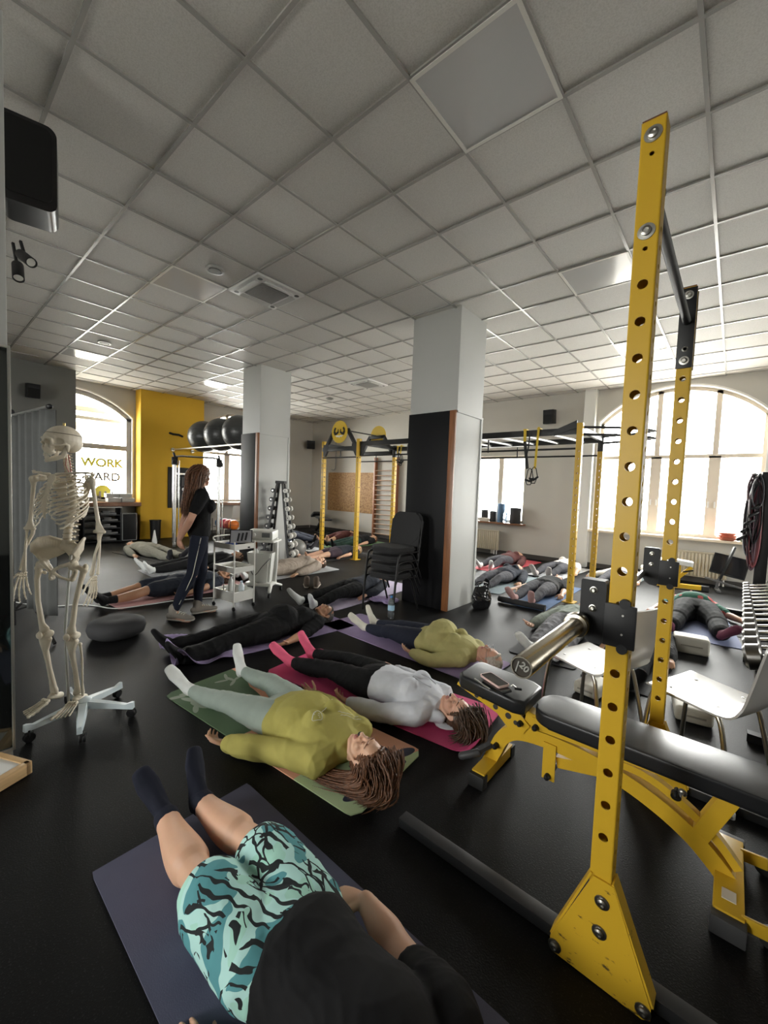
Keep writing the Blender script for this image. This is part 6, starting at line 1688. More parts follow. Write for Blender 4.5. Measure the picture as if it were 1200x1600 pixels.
# radiators
def radiator(lab, x0, x1, z0, z1, y):
    t = thing('radiator', lab, 'radiator', ((x0+x1)/2, y, 0)); RM = M('cream_radiator', (.56, .50, .38), .45)
    hw_ = (x1-x0)/2; bm = B(); box(bm, (0, .02, (z0+z1)/2), (x1-x0, .03, z1-z0), bev=.004); obj('panel', bm, RM, t)
    bm = B(); n = int((x1-x0)/.05)
    for k in range(n): tube(bm, [(-hw_+.03+k*(x1-x0-.06)/(n-1), -.002, z0+.03), (-hw_+.03+k*(x1-x0-.06)/(n-1), -.002, z1-.03)], (.013), n=8)
    obj('fins', bm, RM, t, 180)
    bm = B(); box(bm, (0, .0, z1+.006), (x1-x0, .07, .014)); obj('top_grille', bm, RM, t)
    bm = B(); cyl(bm, (hw_-.04, .02, 0), (hw_-.04, .02, z0), .011, 8); cyl(bm, (hw_-.10, .02, 0), (hw_-.10, .02, z0), .011, 8); obj('pipe', bm, WHP, t)
radiator('cream ribbed radiator under the big arched back window', -1.05, -.02, .11, .55, YB-.10)
radiator('narrow cream radiator under the small back window', -4.9, -4.22, .10, .56, YB-.10)
# sill items, small window
def roll(lab, x, y, z, r, h, mat, cat='foam roller'):
    t = thing('foam_roller' if cat == 'foam roller' else 'rolled_mat', lab, cat, (x, y, z)); bm = B(); lathe(bm, (0, 0, 0), [(0, 0), (r*.96, 0), (r, .008), (r, h-.008), (r*.96, h), (r*.45, h), (r*.42, h-.01), (0, h-.01)], 24); obj('roll', bm, mat, t, 40)
    return t
ZS = WS[2]+.002
roll('dark foam roller standing on the small sill, farthest left', -4.62, YB-.06, ZS, .085, .27, M('charcoal_foam', (.03, .03, .032), .8))
roll('dark foam roller standing on the small sill, second from left', -4.40, YB-.05, ZS, .085, .25, MATS['charcoal_foam'])
roll('blue rolled mat standing on the small sill beside the clear bottle', -4.19, YB-.07, ZS, .085, .44, M('slate_blue_foam', (.10, .18, .30), .8), 'rolled mat')
roll('thick dark rolled mat standing at the right end of the small sill', -3.86, YB-.03, ZS, .125, .36, MATS['charcoal_foam'], 'rolled mat')
t = thing('box', 'small pale box lying at the front of the small sill', 'box', (-4.58, YB-.165, ZS)); bm = B(); box(bm, (0, 0, .04), (.24, .05, .08), bev=.004); obj('carton', bm, M('beige_card', (.60, .55, .47), .7), t); bm = B(); box(bm, (0, -.001, .078), (.242, .054, .01)); obj('lid', bm, MATS['beige_card'], t)
CLEAR = M('clear_plastic', (.80, .86, .88), .08, trans=.85)
def bottle(lab, x, y, z, h, r, cap, body=None):
    t = thing('bottle', lab, 'bottle', (x, y, z)); bm = B()
    lathe(bm, (0, 0, 0), [(0, .002), (r*.85, 0), (r, .01), (r, h*.28), (r*.92, h*.32), (r, h*.36), (r, h*.66), (r*.85, h*.76), (r*.38, h*.89), (r*.36, h*.92), (0, h*.92)], 20); obj('body', bm, body or CLEAR, t, 60)
    bm = B(); lathe(bm, (0, 0, h*.915), [(0, 0), (r*.44, 0), (r*.44, h*.08), (0, h*.085)], 14); obj('cap', bm, cap, t)
    return t
bottle('clear plastic bottle on the small sill in front of the blue roll', -4.06, YB-.14, ZS, .31, .045, WHP)
b2_ = bottle('clear water bottle with blue cap on the floor before the stacked chairs', -2.89, 3.56, 0, .26, .038, M('blue_cap', (.05, .22, .50), .4))
bm = B(); lathe(bm, (0, 0, .095), [(.0388, 0), (.0388, .06)], 20); obj('label', bm, M('pale_blue_label', (.35, .55, .70), .5), b2_)
# sill items, big window
CORAL = M('coral_ceramic', (.50, .16, .10), .4)
for k, (r, z) in enumerate(((.15, 0), (.135, .035), (.125, .075))):
    t = thing('bowl', ('coral bowl at the bottom of the stack on the white sill', 'coral bowl in the middle of the stack on the white sill', 'coral bowl on top of the stack on the white sill')[k], 'bowl', (-.06, YB-.03, WB[2]+.001+z)); bm = B()
    lathe(bm, (0, 0, 0), [(0, 0), (r*.55, 0), (r*.9, .03), (r, .055), (r*.94, .055), (r*.8, .03), (0, .012)], 28); obj('shell', bm, CORAL, t, 50)
t = thing('dish', 'pale green dish beside the coral bowls on the white sill', 'dish', (.20, YB-.03, WB[2]+.001)); bm = B(); lathe(bm, (0, 0, 0), [(0, 0), (.08, 0), (.125, .04), (.135, .06), (.127, .06), (.08, .02), (0, .015)], 28); obj('shell', bm, M('pale_green_ceramic', (.45, .52, .38), .4), t, 50)
# fallen screen, leaning upside down on its stand
t = thing('television', 'black television leaning upside down on the floor by the radiator', 'television', (-.02, 8.72, 0))
R = Matrix.Rotation(math.radians(10), 3, 'Y') @ Matrix.Rotation(math.radians(-18), 3, 'X')
bm = B(); box(bm, (.02, 0, .42), (.46, .035, .34), R, .006); obj('case', bm, BLKM, t)
bm = B(); box(bm, Vector((.02, 0, .42))+R @ Vector((0, -.019, 0)), (.43, .004, .31), R); obj('screen', bm, SCR, t)
bm = B(); bar(bm, (-.10, -.07, .15), (.07, .0, .74), .05, .03, bev=.004); obj('stand_pole', bm, BLK, t)
bm = B(); bar(bm, (-.28, -.10, .20), (.40, -.16, .06), .04, .025); bar(bm, (-.12, .02, .02), (-.08, -.26, .02), .05, .03); bar(bm, (-.12, -.08, .02), (-.10, -.07, .2), .04, .04); obj('stand_foot', bm, M('grey_metal_strip', (.12, .12, .12), .35), t)
# small bench under the arched window
t = thing('workout_bench', 'small yellow bench with pale pad near the big back window', 'weight bench', (-.62, 8.28, 0), .2)
bm = B(); prism(bm, rrect(.34, .24, .05), (0, 0, .45), (1, 0, -.1), (0, 1, 0), (.1, 0, 1), .07); obj('pad', bm, M('pale_grey_pad', (.62, .62, .60), .45), t, 40)
bm = B(); bar(bm, (-.02, 0, .08), (-.02, 0, .40), .07, .07, bev=.003); obj('column', bm, YEL, t)
bm = B(); bar(bm, (-.3, 0, .05), (.34, .05, .05), .07, .07, bev=.003); bar(bm, (-.02, 0, .18), (.16, .02, .38), .05, .05); fr = obj('base_frame', bm, YEL, t)
bm = B(); box(bm, (.36, .05, .05), (.10, .09, .08), bev=.006); obj('rubber_cap', bm, RUB, fr)
bm = B(); tube(bm, [(.05, -.06, .3), (.16, -.10, .34)], .014, n=10); obj('knob', bm, BLKM, t)
# dark bench folded by the strand board
t = thing('workout_bench', 'black folded bench standing by the back wall left of the rig', 'weight bench', (-9.75, 8.35, 0), -.3)
bm = B(); box(bm, (.22, 0, .50), (.70, .26, .07), Matrix.Rotation(.06, 3, 'Y'), .015); obj('back_pad', bm, PAD, t)
bm = B(); box(bm, (-.35, 0, .58), (.28, .28, .07), Matrix.Rotation(-.5, 3, 'Y'), .015); obj('seat_pad', bm, PAD, t)
bm = B(); bar(bm, (-.35, 0, .05), (.1, 0, .45), .06, .06); bar(bm, (.35, 0, .05), (-.1, 0, .45), .06, .06); bar(bm, (-.35, -.25, .04), (-.35, .25, .04), .06, .06); bar(bm, (.35, -.25, .04), (.35, .25, .04), .06, .06); obj('frame', bm, BLK, t)

# ------------------------------------------------------------------ left side
t = thing('backdrop_stand', 'photo backdrop stand with grey cloth hanging before the pier', 'backdrop stand', (-5.2, .64, 0), .1)
bm = B(); cyl(bm, (0, 0, .02), (0, 0, 2.02), .014, 12); obj('pole', bm, BLK, t)
for a, mt, rr_ in ((-2.3, BLK, .40), (.11, BLK, .80), (2.2, BLK, .40)):
    bm = B(); v = Vector((math.cos(a), math.sin(a), 0)); bar(bm, Vector((0, 0, .56)), v*rr_+Vector((0, 0, .012)), .02, .02); bar(bm, Vector((0, 0, .16)), v*rr_*.5+Vector((0, 0, .29)), .014, .014); obj('tripod_leg', bm, M('satin_black_tube', (.03, .03, .03), .2, .5), t)
bm = B(); cyl(bm, (-.12, 0, 2.025), (1.0, 0, 2.025), .013, 14); obj('crossbar', bm, M('silver_tube', (.62, .62, .60), .3, .9), t)
bm = B(); tube(bm, [(1.0, 0, 2.025), (1.03, 0, 2.025)], .02, n=12); tube(bm, [(0, 0, 1.97), (0, 0, 2.06)], .026, n=12); obj('clamp', bm, BLKM, t)
bm = B(); A = []
for i in range(61):
    x = .02+.96*i/60
    A.append([(x, .028*math.sin(x*34)+.014*math.sin(x*71+1)+.012, z+.012*math.sin(x*9)*(z < .8)) for z in np.linspace(.30, 2.01, 16)])
V1 = [[bm.verts.new(p) for p in r] for r in A]; V2 = [[bm.verts.new((p[0], p[1]+.004, p[2])) for p in r] for r in A]
for i in range(60):
    for j in range(15):
        bm.faces.new((V1[i][j], V1[i+1][j], V1[i+1][j+1], V1[i][j+1])); bm.faces.new((V2[i][j], V2[i][j+1], V2[i+1][j+1], V2[i+1][j]))
    for j in (0, 15): bm.faces.new((V1[i][j], V1[i+1][j], V2[i+1][j], V2[i][j]))
obj('cloth', bm, cloth('grey_backdrop_cloth', (.07, .072, .07)), t, 180)
# cushion
bm = B(); lathe(bm, (0, 0, 0), [(0, 0), (.17, .0), (.225, .035), (.24, .085), (.225, .135), (.15, .165), (.05, .158), (0, .152)], 40)
me = None
o = obj('meditation_cushion', bm, cloth('charcoal_cushion', (.035, .035, .037), .8), None, 180); o.location = (-4.32, 1.25, .002); tag(o, 'round charcoal floor cushion on the floor right of the skeleton', 'cushion')
# white cable on the floor
bm = B(); tube(bm, smooth_line([(-6.6, .62, .008), (-6.2, .78, .008), (-5.86, .95, .008), (-5.72, 1.10, .008), (-5.66, 1.24, .008), (-5.5, 1.36, .008), (-5.22, 1.50, .008), (-5.15, 1.8, .008), (-5.12, 2.1, .008), (-5.02, 2.35, .008), (-4.88, 2.6, .008), (-4.85, 2.85, .008)], 6), .006, n=8)
tag(obj('cable', bm, WHP, None, 180), 'white cable snaking over the floor behind the skeleton to the trolley', 'cable')
# left window sill boxes
CARD = M('pale_grey_card', (.46, .45, .42), .6)
for k, (y, z, l) in enumerate(((3.14, .0, 'pale box on the brown sill, lower left of four'), (3.43, .0, 'pale box on the brown sill, lower right of four'), (3.11, .105, 'pale box on the brown sill, upper left of four'), (3.38, .105, 'pale box on the brown sill, upper right of four'))):
    t = thing('box', l, 'box', (XL+.22, y, W1[2]+.001+z)); bm = B(); box(bm, (0, 0, .05), (.2, .26, .096), bev=.006); obj('carton', bm, CARD, t); bm = B(); box(bm, (0, 0, .085), (.206, .266, .022), bev=.003); obj('lid', bm, CARD, t)
# shelf with grey dumbbells
t = thing('storage_rack', 'low black storage rack under the first left window', 'rack', (XL+.32, 2.86, 0))
for y in (-.36, .36):
    bm = B(); box(bm, (0, y, .4), (.36, .03, .8), bev=.003); obj('side_panel', bm, BLK, t)
for k in range(5):
    bm = B(); box(bm, (0, 0, .03+.15*k), (.36, .70, .02)); obj('shelf', bm, BLK, t)
bm = B(); box(bm, (0, 0, .81), (.38, .78, .018)); obj('top_edge', bm, M('pale_edge', (.5, .5, .47), .4), t)
nm = ('bottom shelf', 'second shelf from the floor', 'middle shelf', 'fourth shelf from the floor', 'top shelf')
for k in range(5):
    t = thing('step_board', 'grey stepped weight on the %s of the low black rack' % nm[k], 'weight', (XL+.36, 2.98+.03*(k % 2), .041+.15*k)); bm = B(); box(bm, (0, 0, .022), (.2, .32, .042), bev=.006); obj('base', bm, M('mid_grey_plastic', (.13, .13, .13), .5), t); bm = B(); box(bm, (0, -.03, .063), (.12, .15, .04), bev=.008); obj('grip', bm, MATS['mid_grey_plastic'], t)
t = thing('crate', 'black grey-framed crate on the floor left of the yellow column', 'crate', (XL+.34, 3.40, 0)); bm = B(); box(bm, (0, 0, .33), (.3, .28, .64), bev=.006); obj('body', bm, BLKM, t)
bm = B()
for y in (-.15, .15): bar(bm, (.16, y, .03), (.16, y, .66), .014, .014)
for z in (.03, .66): bar(bm, (.16, -.15, z), (.16, .15, z), .014, .014)
obj('frame', bm, M('grey_frame', (.35, .35, .34), .4), t)
t = thing('bin', 'dark cylindrical bin standing against the yellow column', 'bin', (-10.80, 3.95, 0)); bm = B(); lathe(bm, (0, 0, 0), [(0, 0), (.11, 0), (.125, .48), (.118, .48), (.11, .04), (0, .04)], 28); obj('bucket', bm, BLKM, t, 50); bm = B(); lathe(bm, (0, 0, .475), [(.119, 0), (.131, 0), (.131, .02), (.119, .02)], 28); obj('rim', bm, BLK, t)
t = thing('marker_cone', 'white cone standing on the floor behind the beige-clad person', 'cone', (-9.75, 3.55, 0)); bm = B(); lathe(bm, (0, 0, 0), [(0, 0), (.05, 0), (.055, .10), (.045, .16), (.025, .27), (.012, .36), (0, .365)], 20); obj('body', bm, WHP, t, 60); bm = B(); lathe(bm, (0, 0, 0), [(0, 0), (.075, 0), (.075, .015), (0, .015)], 20); obj('foot', bm, WHP, t)
# bits on the yellow column
t = thing('wall_hook', 'small dark bracket high on the yellow column', 'bracket', (XL+.345, 4.48, 2.66)); bm = B(); tube(bm, [(.02, -.13, .02), (.045, -.06, .0), (.045, .08, .0), (.03, .17, -.03)], .028, n=10); obj('arm', bm, BLKM, t); bm = B(); box(bm, (.012, 0, 0), (.022, .14, .05), bev=.004); obj('plate', bm, BLKM, t)
bm = B(); t = thing('ball_rail', 'pair of steel rails from the yellow column carrying the big gym balls', 'ball rack', (0, 0, 2.27))
for y in (4.42, 4.92):
    bm = B(); cyl(bm, (XL+.34, y, 0), (-7.31, y, 0), .018, 12); obj('rail', bm, STEEL, t)
for x in (XL+.37, -7.34):
    for y in (4.42, 4.92):
        bm = B(); cyl(bm, (x-.02, y, 0), (x+.02, y, 0), .045, 14); obj('flange', bm, STEEL, t)
BALLM = M('dark_grey_gym_ball', (.045, .047, .047), .35)
for x, l in ((-9.80, 'nearest the yellow column'), (-8.98, 'in the middle of the three'), (-8.16, 'nearest the pillar')):
    t = thing('gym_ball', 'large dark grey gym ball on the rails, '+l, 'gym ball', (x, 4.67, 2.27+.29)); bm = B(); ell(bm, (0, 0, 0), (.375, .375, .375), None, 36, 24)
    b_ = obj('ball', bm, BALLM, t, 180); bm = B()
    for k in range(-3, 4): tube(bm, [(.375*math.cos(.16*k)*math.cos(a), .375*math.cos(.16*k)*math.sin(a), .375*math.sin(.16*k)) for a in np.linspace(0, 2*PI, 40, endpoint=False)], .003, n=5, closed=True)
    obj('ridges', bm, BALLM, b_, 180)
# cable machine
t = thing('cable_machine', 'cable machine with silver columns in front of the yellow column', 'cable machine', (-9.78, 3.98, 0), math.radians(68))
for x in (0, .95):
    bm = B(); cyl(bm, (x, 0, .05), (x, 0, 1.98), .045, 18); cyl(bm, (x+.09, .05, .05), (x+.09, .05, 1.95), .016, 12); obj('column', bm, M('satin_silver', (.55, .55, .54), .25, .9), t, 50)
    bm = B(); box(bm, (x, 0, 1.93), (.13, .13, .18), bev=.01); lathe(bm, (x, -.09, 1.90), [(0, -.02), (.05, -.02), (.055, 0), (.05, .02), (0, .02)], 18, (0, 1, 0)); tube(bm, [(x, -.05, 2.03), (x-.02, -.08, 2.10)], .025, n=8); obj('pulley_head', bm, BLKM, t)
    bm = B(); bar(bm, (x, -.45, .03), (x, .25, .04), .06, .05); bar(bm, (x-.02, -.02, .28), (x, -.40, .05), .025, .025); obj('foot', bm, M('grey_foot_metal', (.25, .25, .25), .35, .6), t)
bm = B(); tube(bm, [(0, 0, 2.03), (.15, 0, 2.05), (.8, 0, 2.05), (.95, 0, 2.03)], .024, n=12); obj('top_bar', bm, CHROME, t, 180)
t = thing('accessory_board', 'black board with grips and attachments hung on the yellow column', 'board', (XL+.36, 4.70, 0)); bm = B(); box(bm, (0, 0, 1.30), (.03, .78, 1.05), bev=.006); obj('panel', bm, BLKM, t)
for k, (y, z, s) in enumerate(((-.1, 1.66, (.03, .30, .05)), (-.22, 1.48, (.04, .14, .20)), (-.02, 1.46, (.05, .10, .24)), (.18, 1.44, (.04, .09, .20)), (.08, 1.05, (.05, .10, .22)), (.05, .90, (.03, .2, .06)))):
    bm = B(); box(bm, (.03, y, z), s, None, .012); obj('attachment', bm, M('dark_grip', (.06, .06, .06), .5) if k in (1, 2, 3, 4) else M('brass_grip', (.30, .24, .10), .4) if k == 5 else STEEL, t)
bm = B(); lathe(bm, (.016, .0, 1.26), [(0, 0), (.045, 0), (.045, .008), (0, .008)], 20, (1, 0, 0)); obj('badge', bm, WHP, t)
# coloured balls on a wire rack and white chair behind
t = thing('ball_basket', 'black wire rack holding coloured medicine balls behind the trolley', 'rack', (-9.75, 5.25, 0))
for z in (.12, .34):
    for y in (-.12, .12):
        bm = B(); cyl(bm, (-.45, y, z), (.45, y, z), .008, 8); obj('wire', bm, BLK, t)
for x in (-.45, .45):
    for y in (-.15, .15):
        bm = B(); cyl(bm, (x, y, 0), (x, y, .55), .01, 8); obj('post', bm, BLK, t)
for k, (x, c, l) in enumerate(((-.33, (.03, .10, .22), 'blue'), (-.10, (.42, .05, .09), 'red'), (.12, (.50, .10, .08), 'coral red'), (.34, (.60, .15, .02), 'orange'))):
    t = thing('medicine_ball', l+' medicine ball on the wire rack behind the trolley', 'medicine ball', (-9.75+x, 5.25, .34+.093)); bm = B(); ell(bm, (0, 0, 0), (.13, .13, .13), None, 24, 16); b_ = obj('ball', bm, M('ball_'+l.replace(' ', '_'), c, .4), t, 180); bm = B(); tube(bm, [(.129*math.cos(a), .129*math.sin(a), 0) for a in np.linspace(0, 2*PI, 30, endpoint=False)], .004, n=5, closed=True); obj('seam', bm, BLKM, b_, 180)
shell_chair('white shell chair under the second left window, behind the coloured balls', -10.25, 5.75, 2.2)

# ------------------------------------------------------------------ trolleys
t = thing('trolley', 'white three-tier metal trolley beside the standing woman', 'trolley', (-4.485, 2.52, 0), math.radians(7))
W2_, D2_ = .19, .14
for sx_ in (-1, 1):
    for sy_ in (-1, 1):
        bm = B(); cyl(bm, (sx_*W2_, sy_*D2_, .05), (sx_*W2_, sy_*D2_, .80), .009, 12); p = obj('post', bm, WHT, t)
        bm = B(); lathe(bm, (sx_*W2_, sy_*D2_-.008, .024), [(0, 0), (.022, 0), (.024, .004), (.024, .012), (.022, .016), (0, .016)], 16, (0, 1, 0)); cyl(bm, (sx_*W2_, sy_*D2_, .02), (sx_*W2_, sy_*D2_, .055), .006, 8); obj('caster', bm, BLKM, p)
def tray(z, h):
    bm = B(); box(bm, (0, 0, z), (2*W2_, 2*D2_, .006))
    for s in (-1, 1): box(bm, (s*W2_, 0, z+h/2), (.005, 2*D2_, h)); box(bm, (0, s*D2_, z+h/2), (2*W2_, .005, h))
    return bm
for z, h in ((.10, .115), (.44, .06), (.71, .06)): obj('tray', tray(z, h), WHT, t)
bm = B(); tube(bm, smooth_line([(-W2_, -D2_, .78), (-W2_, -D2_, .83), (-W2_, D2_, .83), (-W2_, D2_, .78)], 5), .008, n=10); obj('handle', bm, WHT, t, 180)
def on_cart(x, y): 
    a = math.radians(7); return (-4.485+x*math.cos(a)-y*math.sin(a), 2.52+x*math.sin(a)+y*math.cos(a))
x, y = on_cart(-.06, .0); bt = bottle('white spray bottle standing in the bottom tray of the trolley', x, y, .104, .25, .033, WHP, WHP); bm = B(); box(bm, (.02, 0, .262), (.07, .022, .03), bev=.004); obj('trigger', bm, WHP, bt)
x, y = on_cart(.06, .06); bottle('frosted short bottle on the right of the trolley bottom tray', x, y, .104, .20, .034, M('blue_grey_cap', (.3, .4, .5), .4), M('frosted_plastic', (.62, .68, .72), .4))
t = thing('jar', 'glass jar of ointment left in the trolley bottom tray', 'jar', (*on_cart(-.12, -.06), .104)); bm = B(); lathe(bm, (0, 0, 0), [(0, 0), (.030, 0), (.034, .06), (.03, .09), (0, .09)], 18); obj('glass', bm, M('amber_glass', (.32, .26, .14), .15), t, 50); bm = B(); tube(bm, [(0, 0, .09), (.01, 0, .15)], .008, n=8); obj('spoon', bm, STEEL, t)
t = thing('scissors', 'black-handled scissors lying in the middle trolley tray', 'scissors', (*on_cart(.05, 0), .450), .5); bm = B()
for s in (-1, 1): tube(bm, [(.05+.018*math.cos(a), s*.02+.014*math.sin(a), 0) for a in np.linspace(0, 2*PI, 14, endpoint=False)], .004, n=6, closed=True)
obj('handle', bm, BLKM, t); bm = B(); bar(bm, (.035, .008, 0), (-.09, -.004, 0), .01, .003); bar(bm, (.035, -.008, .002), (-.09, .004, .002), .01, .003); obj('blade', bm, STEEL, t)
t = thing('laptop', 'open dark laptop on the top tray of the white trolley', 'laptop', (*on_cart(.05, .03), .716), math.radians(52)); bm = B(); box(bm, (0, 0, .009), (.26, .19, .016), bev=.003); obj('base', bm, BLKM, t); bm = B(); R = Matrix.Rotation(math.radians(-18), 3, 'X'); box(bm, Vector((0, .095, .018))+R @ Vector((0, .0, .09)), (.26, .007, .18), R, .002); ld = obj('lid', bm, BLKM, t)
bm = B(); box(bm, Vector((0, .095, .018))+R @ Vector((0, -.0045, .09)), (.238, .002, .155), R); obj('screen', bm, M('pale_screen', (.45, .46, .50), .2), ld)
bm = B()
for k in range(3): box(bm, Vector((0, .095, .018))+R @ Vector((-.03+.045*k, -.006, .085+.006*k)), (.022, .002, .10), R @ Matrix.Rotation(.15, 3, 'Y'))
obj('screen_figures', bm, M('dark_screen_shape', (.03, .03, .035), .3), ld)
t = thing('folded_cloth', 'small blue cloth lying at the back of the top trolley tray', 'cloth', (*on_cart(-.11, .05), .716), .2); bm = B(); box(bm, (0, 0, .016), (.14, .12, .03), bev=.01); obj('cloth', bm, cloth('royal_blue_cloth', (.05, .10, .40)), t); bm = B(); box(bm, (0, -.062, .016), (.13, .004, .006)); obj('hem', bm, MATS['royal_blue_cloth'], t)
# medical device
DEV = M('ivory_device_plastic', (.74, .74, .70), .35)
t = thing('medical_device', 'white medical device on a wheeled trolley with control panel', 'medical device', (-4.78, 3.08, 0), math.radians(35))
bm = B(); box(bm, (0, 0, .14), (.36, .24, .05), bev=.02)
for s in (-1, 1):
    tube(bm, [(s*.15, -.05, .135), (s*.20, -.22, .075)], [(.03, .022), (.022, .016)], n=10); tube(bm, [(s*.15, .05, .135), (s*.20, .22, .075)], [(.03, .022), (.022, .016)], n=10)
base = obj('base', bm, DEV, t)
for sx_ in (-1, 1):
    for sy_ in (-1, 1):
        bm = B(); lathe(bm, (sx_*.20-.012, sy_*.22, .03), [(0, 0), (.028, 0), (.03, .006), (.03, .018), (.028, .024), (0, .024)], 16, (1, 0, 0)); cyl(bm, (sx_*.20, sy_*.22, .03), (sx_*.20, sy_*.22, .075), .008, 8); obj('caster', bm, BLKM, base)
bm = B(); A = [(-.17, -.11), (.17, -.11), (.17, .10), (-.17, .10)]
lo = [bm.verts.new((x*.82, y*.85, .17)) for x, y in A]; hi = [bm.verts.new((x, y, .56)) for x, y in A]; hi2 = [bm.verts.new((x*.93, y*.92, .56)) for x, y in A]; lo2 = [bm.verts.new((x*.8, y*.8, .42)) for x, y in A]
for k in range(4):
    j = (k+1) % 4; bm.faces.new((lo[k], lo[j], hi[j], hi[k])); bm.faces.new((hi[k], hi[j], hi2[j], hi2[k])); bm.faces.new((hi2[k], hi2[j], lo2[j], lo2[k]))
bm.faces.new(lo[::-1]); bm.faces.new(lo2); bmesh.ops.bevel(bm, geom=[e for e in bm.edges if abs(e.verts[0].co.z-e.verts[1].co.z) > .3], offset=.03, segments=3, affect='EDGES')
obj('storage_body', bm, DEV, t, 40)
bm = B(); tube(bm, [(.15, .06, .17), (.165, .08, .45), (.16, .08, .74)], [(.03, .04), (.028, .036), (.03, .04)], n=14); obj('column', bm, DEV, t, 180)
bm = B(); prism(bm, rrect(.46, .30, .03), (0, -.01, .725), (1, 0, 0), (0, 1, 0), (0, 0, 1), .022); obj('shelf', bm, DEV, t, 40)
bm = B(); box(bm, (.0, .02, .80), (.36, .22, .115), Matrix.Rotation(.06, 3, 'X'), .018); hd_ = obj('control_unit', bm, DEV, t)
bm = B(); box(bm, (.09, -.093, .80), (.11, .004, .06)); obj('display', bm, M('grey_display', (.16, .17, .17), .25), hd_); bm = B(); lathe(bm, (-.07, -.092, .80), [(0, -.004), (.026, -.004), (.026, .02), (.018, .024), (0, .024)], 20, (0, -1, 0)); obj('dial', bm, WHP, hd_)
bm = B(); tube(bm, smooth_line([(.16, -.10, .50), (.08, -.16, .40), (-.02, -.17, .28), (-.10, -.14, .36), (-.15, -.12, .50)], 6), .005, n=6); obj('lead', bm, M('grey_lead', (.10, .10, .10), .5), t, 180)
bottle('small white bottle standing in the open body of the medical device', -4.83, 3.03, .425, .20, .03, M('dark_red_lid', (.22, .05, .05), .4), WHP)

# ------------------------------------------------------------------ dumbbell tower and gym ball
t = thing('dumbbell_tower', 'black A-shaped dumbbell tower by the far pillar', 'dumbbell rack', (-6.40, 4.50, 0), .55)
for s in (-1, 1):
    for y in (-.10, .10):
        bm = B(); bar(bm, (s*.26, y*1.9, .02), (s*.05, y*.45, 1.50), .035, .035); obj('rail', bm, BLK, t)
    bm = B(); bar(bm, (s*.26, -.24, .02), (s*.26, .24, .02), .05, .04); obj('foot', bm, BLK, t)
    for k in range(8):
        z = .22+.165*k; f = (z-.02)/1.48; xx = s*(.26-.21*f); yy = .19-.145*f
        bm = B(); tube(bm, [(xx, -yy*.9, z), (xx+s*.05, -yy*.8, z-.035), (xx+s*.05, yy*.8, z-.035), (xx, yy*.9, z)], .008, n=6); obj('cradle', bm, BLK, t)
bm = B(); box(bm, (0, 0, 1.52), (.17, .13, .05), bev=.006); obj('top_cap', bm, BLK, t)
ordn = ('lowest', 'second from the floor', 'third from the floor', 'fourth from the floor', 'fifth from the floor', 'third from the top', 'second from the top', 'topmost')
WHH = M('pale_vinyl_head', (.62, .61, .57), .3); DKH = M('dark_vinyl_head', (.04, .04, .042), .35)
def dumbbell(lab, x, y, z, rz, r, L, mat, tilt=0, group=None, hexa=False, lathe_n=18, grp_mat=None, pitch=0):
    t = thing('dumbbell', lab, 'dumbbell', (x, y, z), rz, group); t.rotation_euler = (0, pitch, rz)
    bm = B(); cyl(bm, (-L/2, 0, 0), (L/2, 0, 0), .0145, 12); obj('handle', bm, CHROME, t)
    for s in (-1, 1):
        bm = B(); lathe(bm, (s*L/2, 0, 0), [(0, -.002), (r*.8, 0), (r, r*.15), (r, r*.95), (r*.82, r*1.15), (r*.6, r*1.15), (r*.55, r*1.1), (0, r*1.1)], lathe_n, (s, 0, 0)); h = obj('head', bm, mat, t, 40)
        bm = B(); lathe(bm, (s*(L/2+r*1.1), 0, 0), [(0, -.002), (r*.22, -.002), (r*.22, .004), (0, .004)], 10, (s, 0, 0)); obj('end_cap', bm, DKH if mat is WHH else CHROME, h)
    return t
for s, nm_ in ((-1, 'left'), (1, 'right')):
    for k in range(8):
        z = .22+.165*k; f = (z-.02)/1.48; c_, s_ = math.cos(.55), math.sin(.55); lx = s*(.26-.21*f+.052); r = .062-.0032*k
        dumbbell('%s dumbbell on the %s side of the tower, %s' % ('pale-headed' if s > 0 else 'dark-headed', nm_, ordn[k]), -6.40+lx*c_, 4.50+lx*s_, z-.01, .55+PI/2, r, .10, WHH if s > 0 else DKH, group='dumbbells on the tower')
t = thing('gym_ball', 'grey gym ball on the floor in front of the dumbbell tower', 'gym ball', (-6.74, 5.16, .19)); bm = B(); ell(bm, (0, 0, 0), (.19, .19, .19), None, 28, 18); b_ = obj('ball', bm, M('mid_grey_gym_ball', (.20, .20, .19), .35), t, 180); bm = B(); cyl(bm, (.10, -.155, .04), (.103, -.16, .041), .012, 10); obj('plug', bm, DKH, b_)
# shoes
def boot(lab, x, y, rz):
    t = thing('shoe', lab, 'shoe', (x, y, 0), rz); bm = B()
    tube(bm, [(-.06, 0, .14), (-.06, 0, .05)], [(.042, .040), (.042, .044)], n=14); tube(bm, [(-.07, 0, .045), (.02, 0, .05), (.10, 0, .038), (.15, 0, .032)], [(.036, .034), (.040, .04), (.044, .03), (.034, .022)], n=14, up=(0, 0, 1))
    me = fuse_mesh(bm, .006, 2); floor_clamp(me, .012); me.materials.append(cloth('taupe_suede', (.16, .125, .105))); me.shade_smooth(); u = bpy.data.objects.new('upper', me); COL.objects.link(u); u.parent = t
    bm = B(); tube(bm, [(-.095, 0, .012), (.02, 0, .012), (.12, 0, .012), (.17, 0, .014)], [(.034, .012), (.040, .012), (.048, .012), (.034, .010)], n=14, up=(0, 0, 1)); obj('sole', bm, M('pale_crepe_sole', (.45, .40, .34), .7), t)
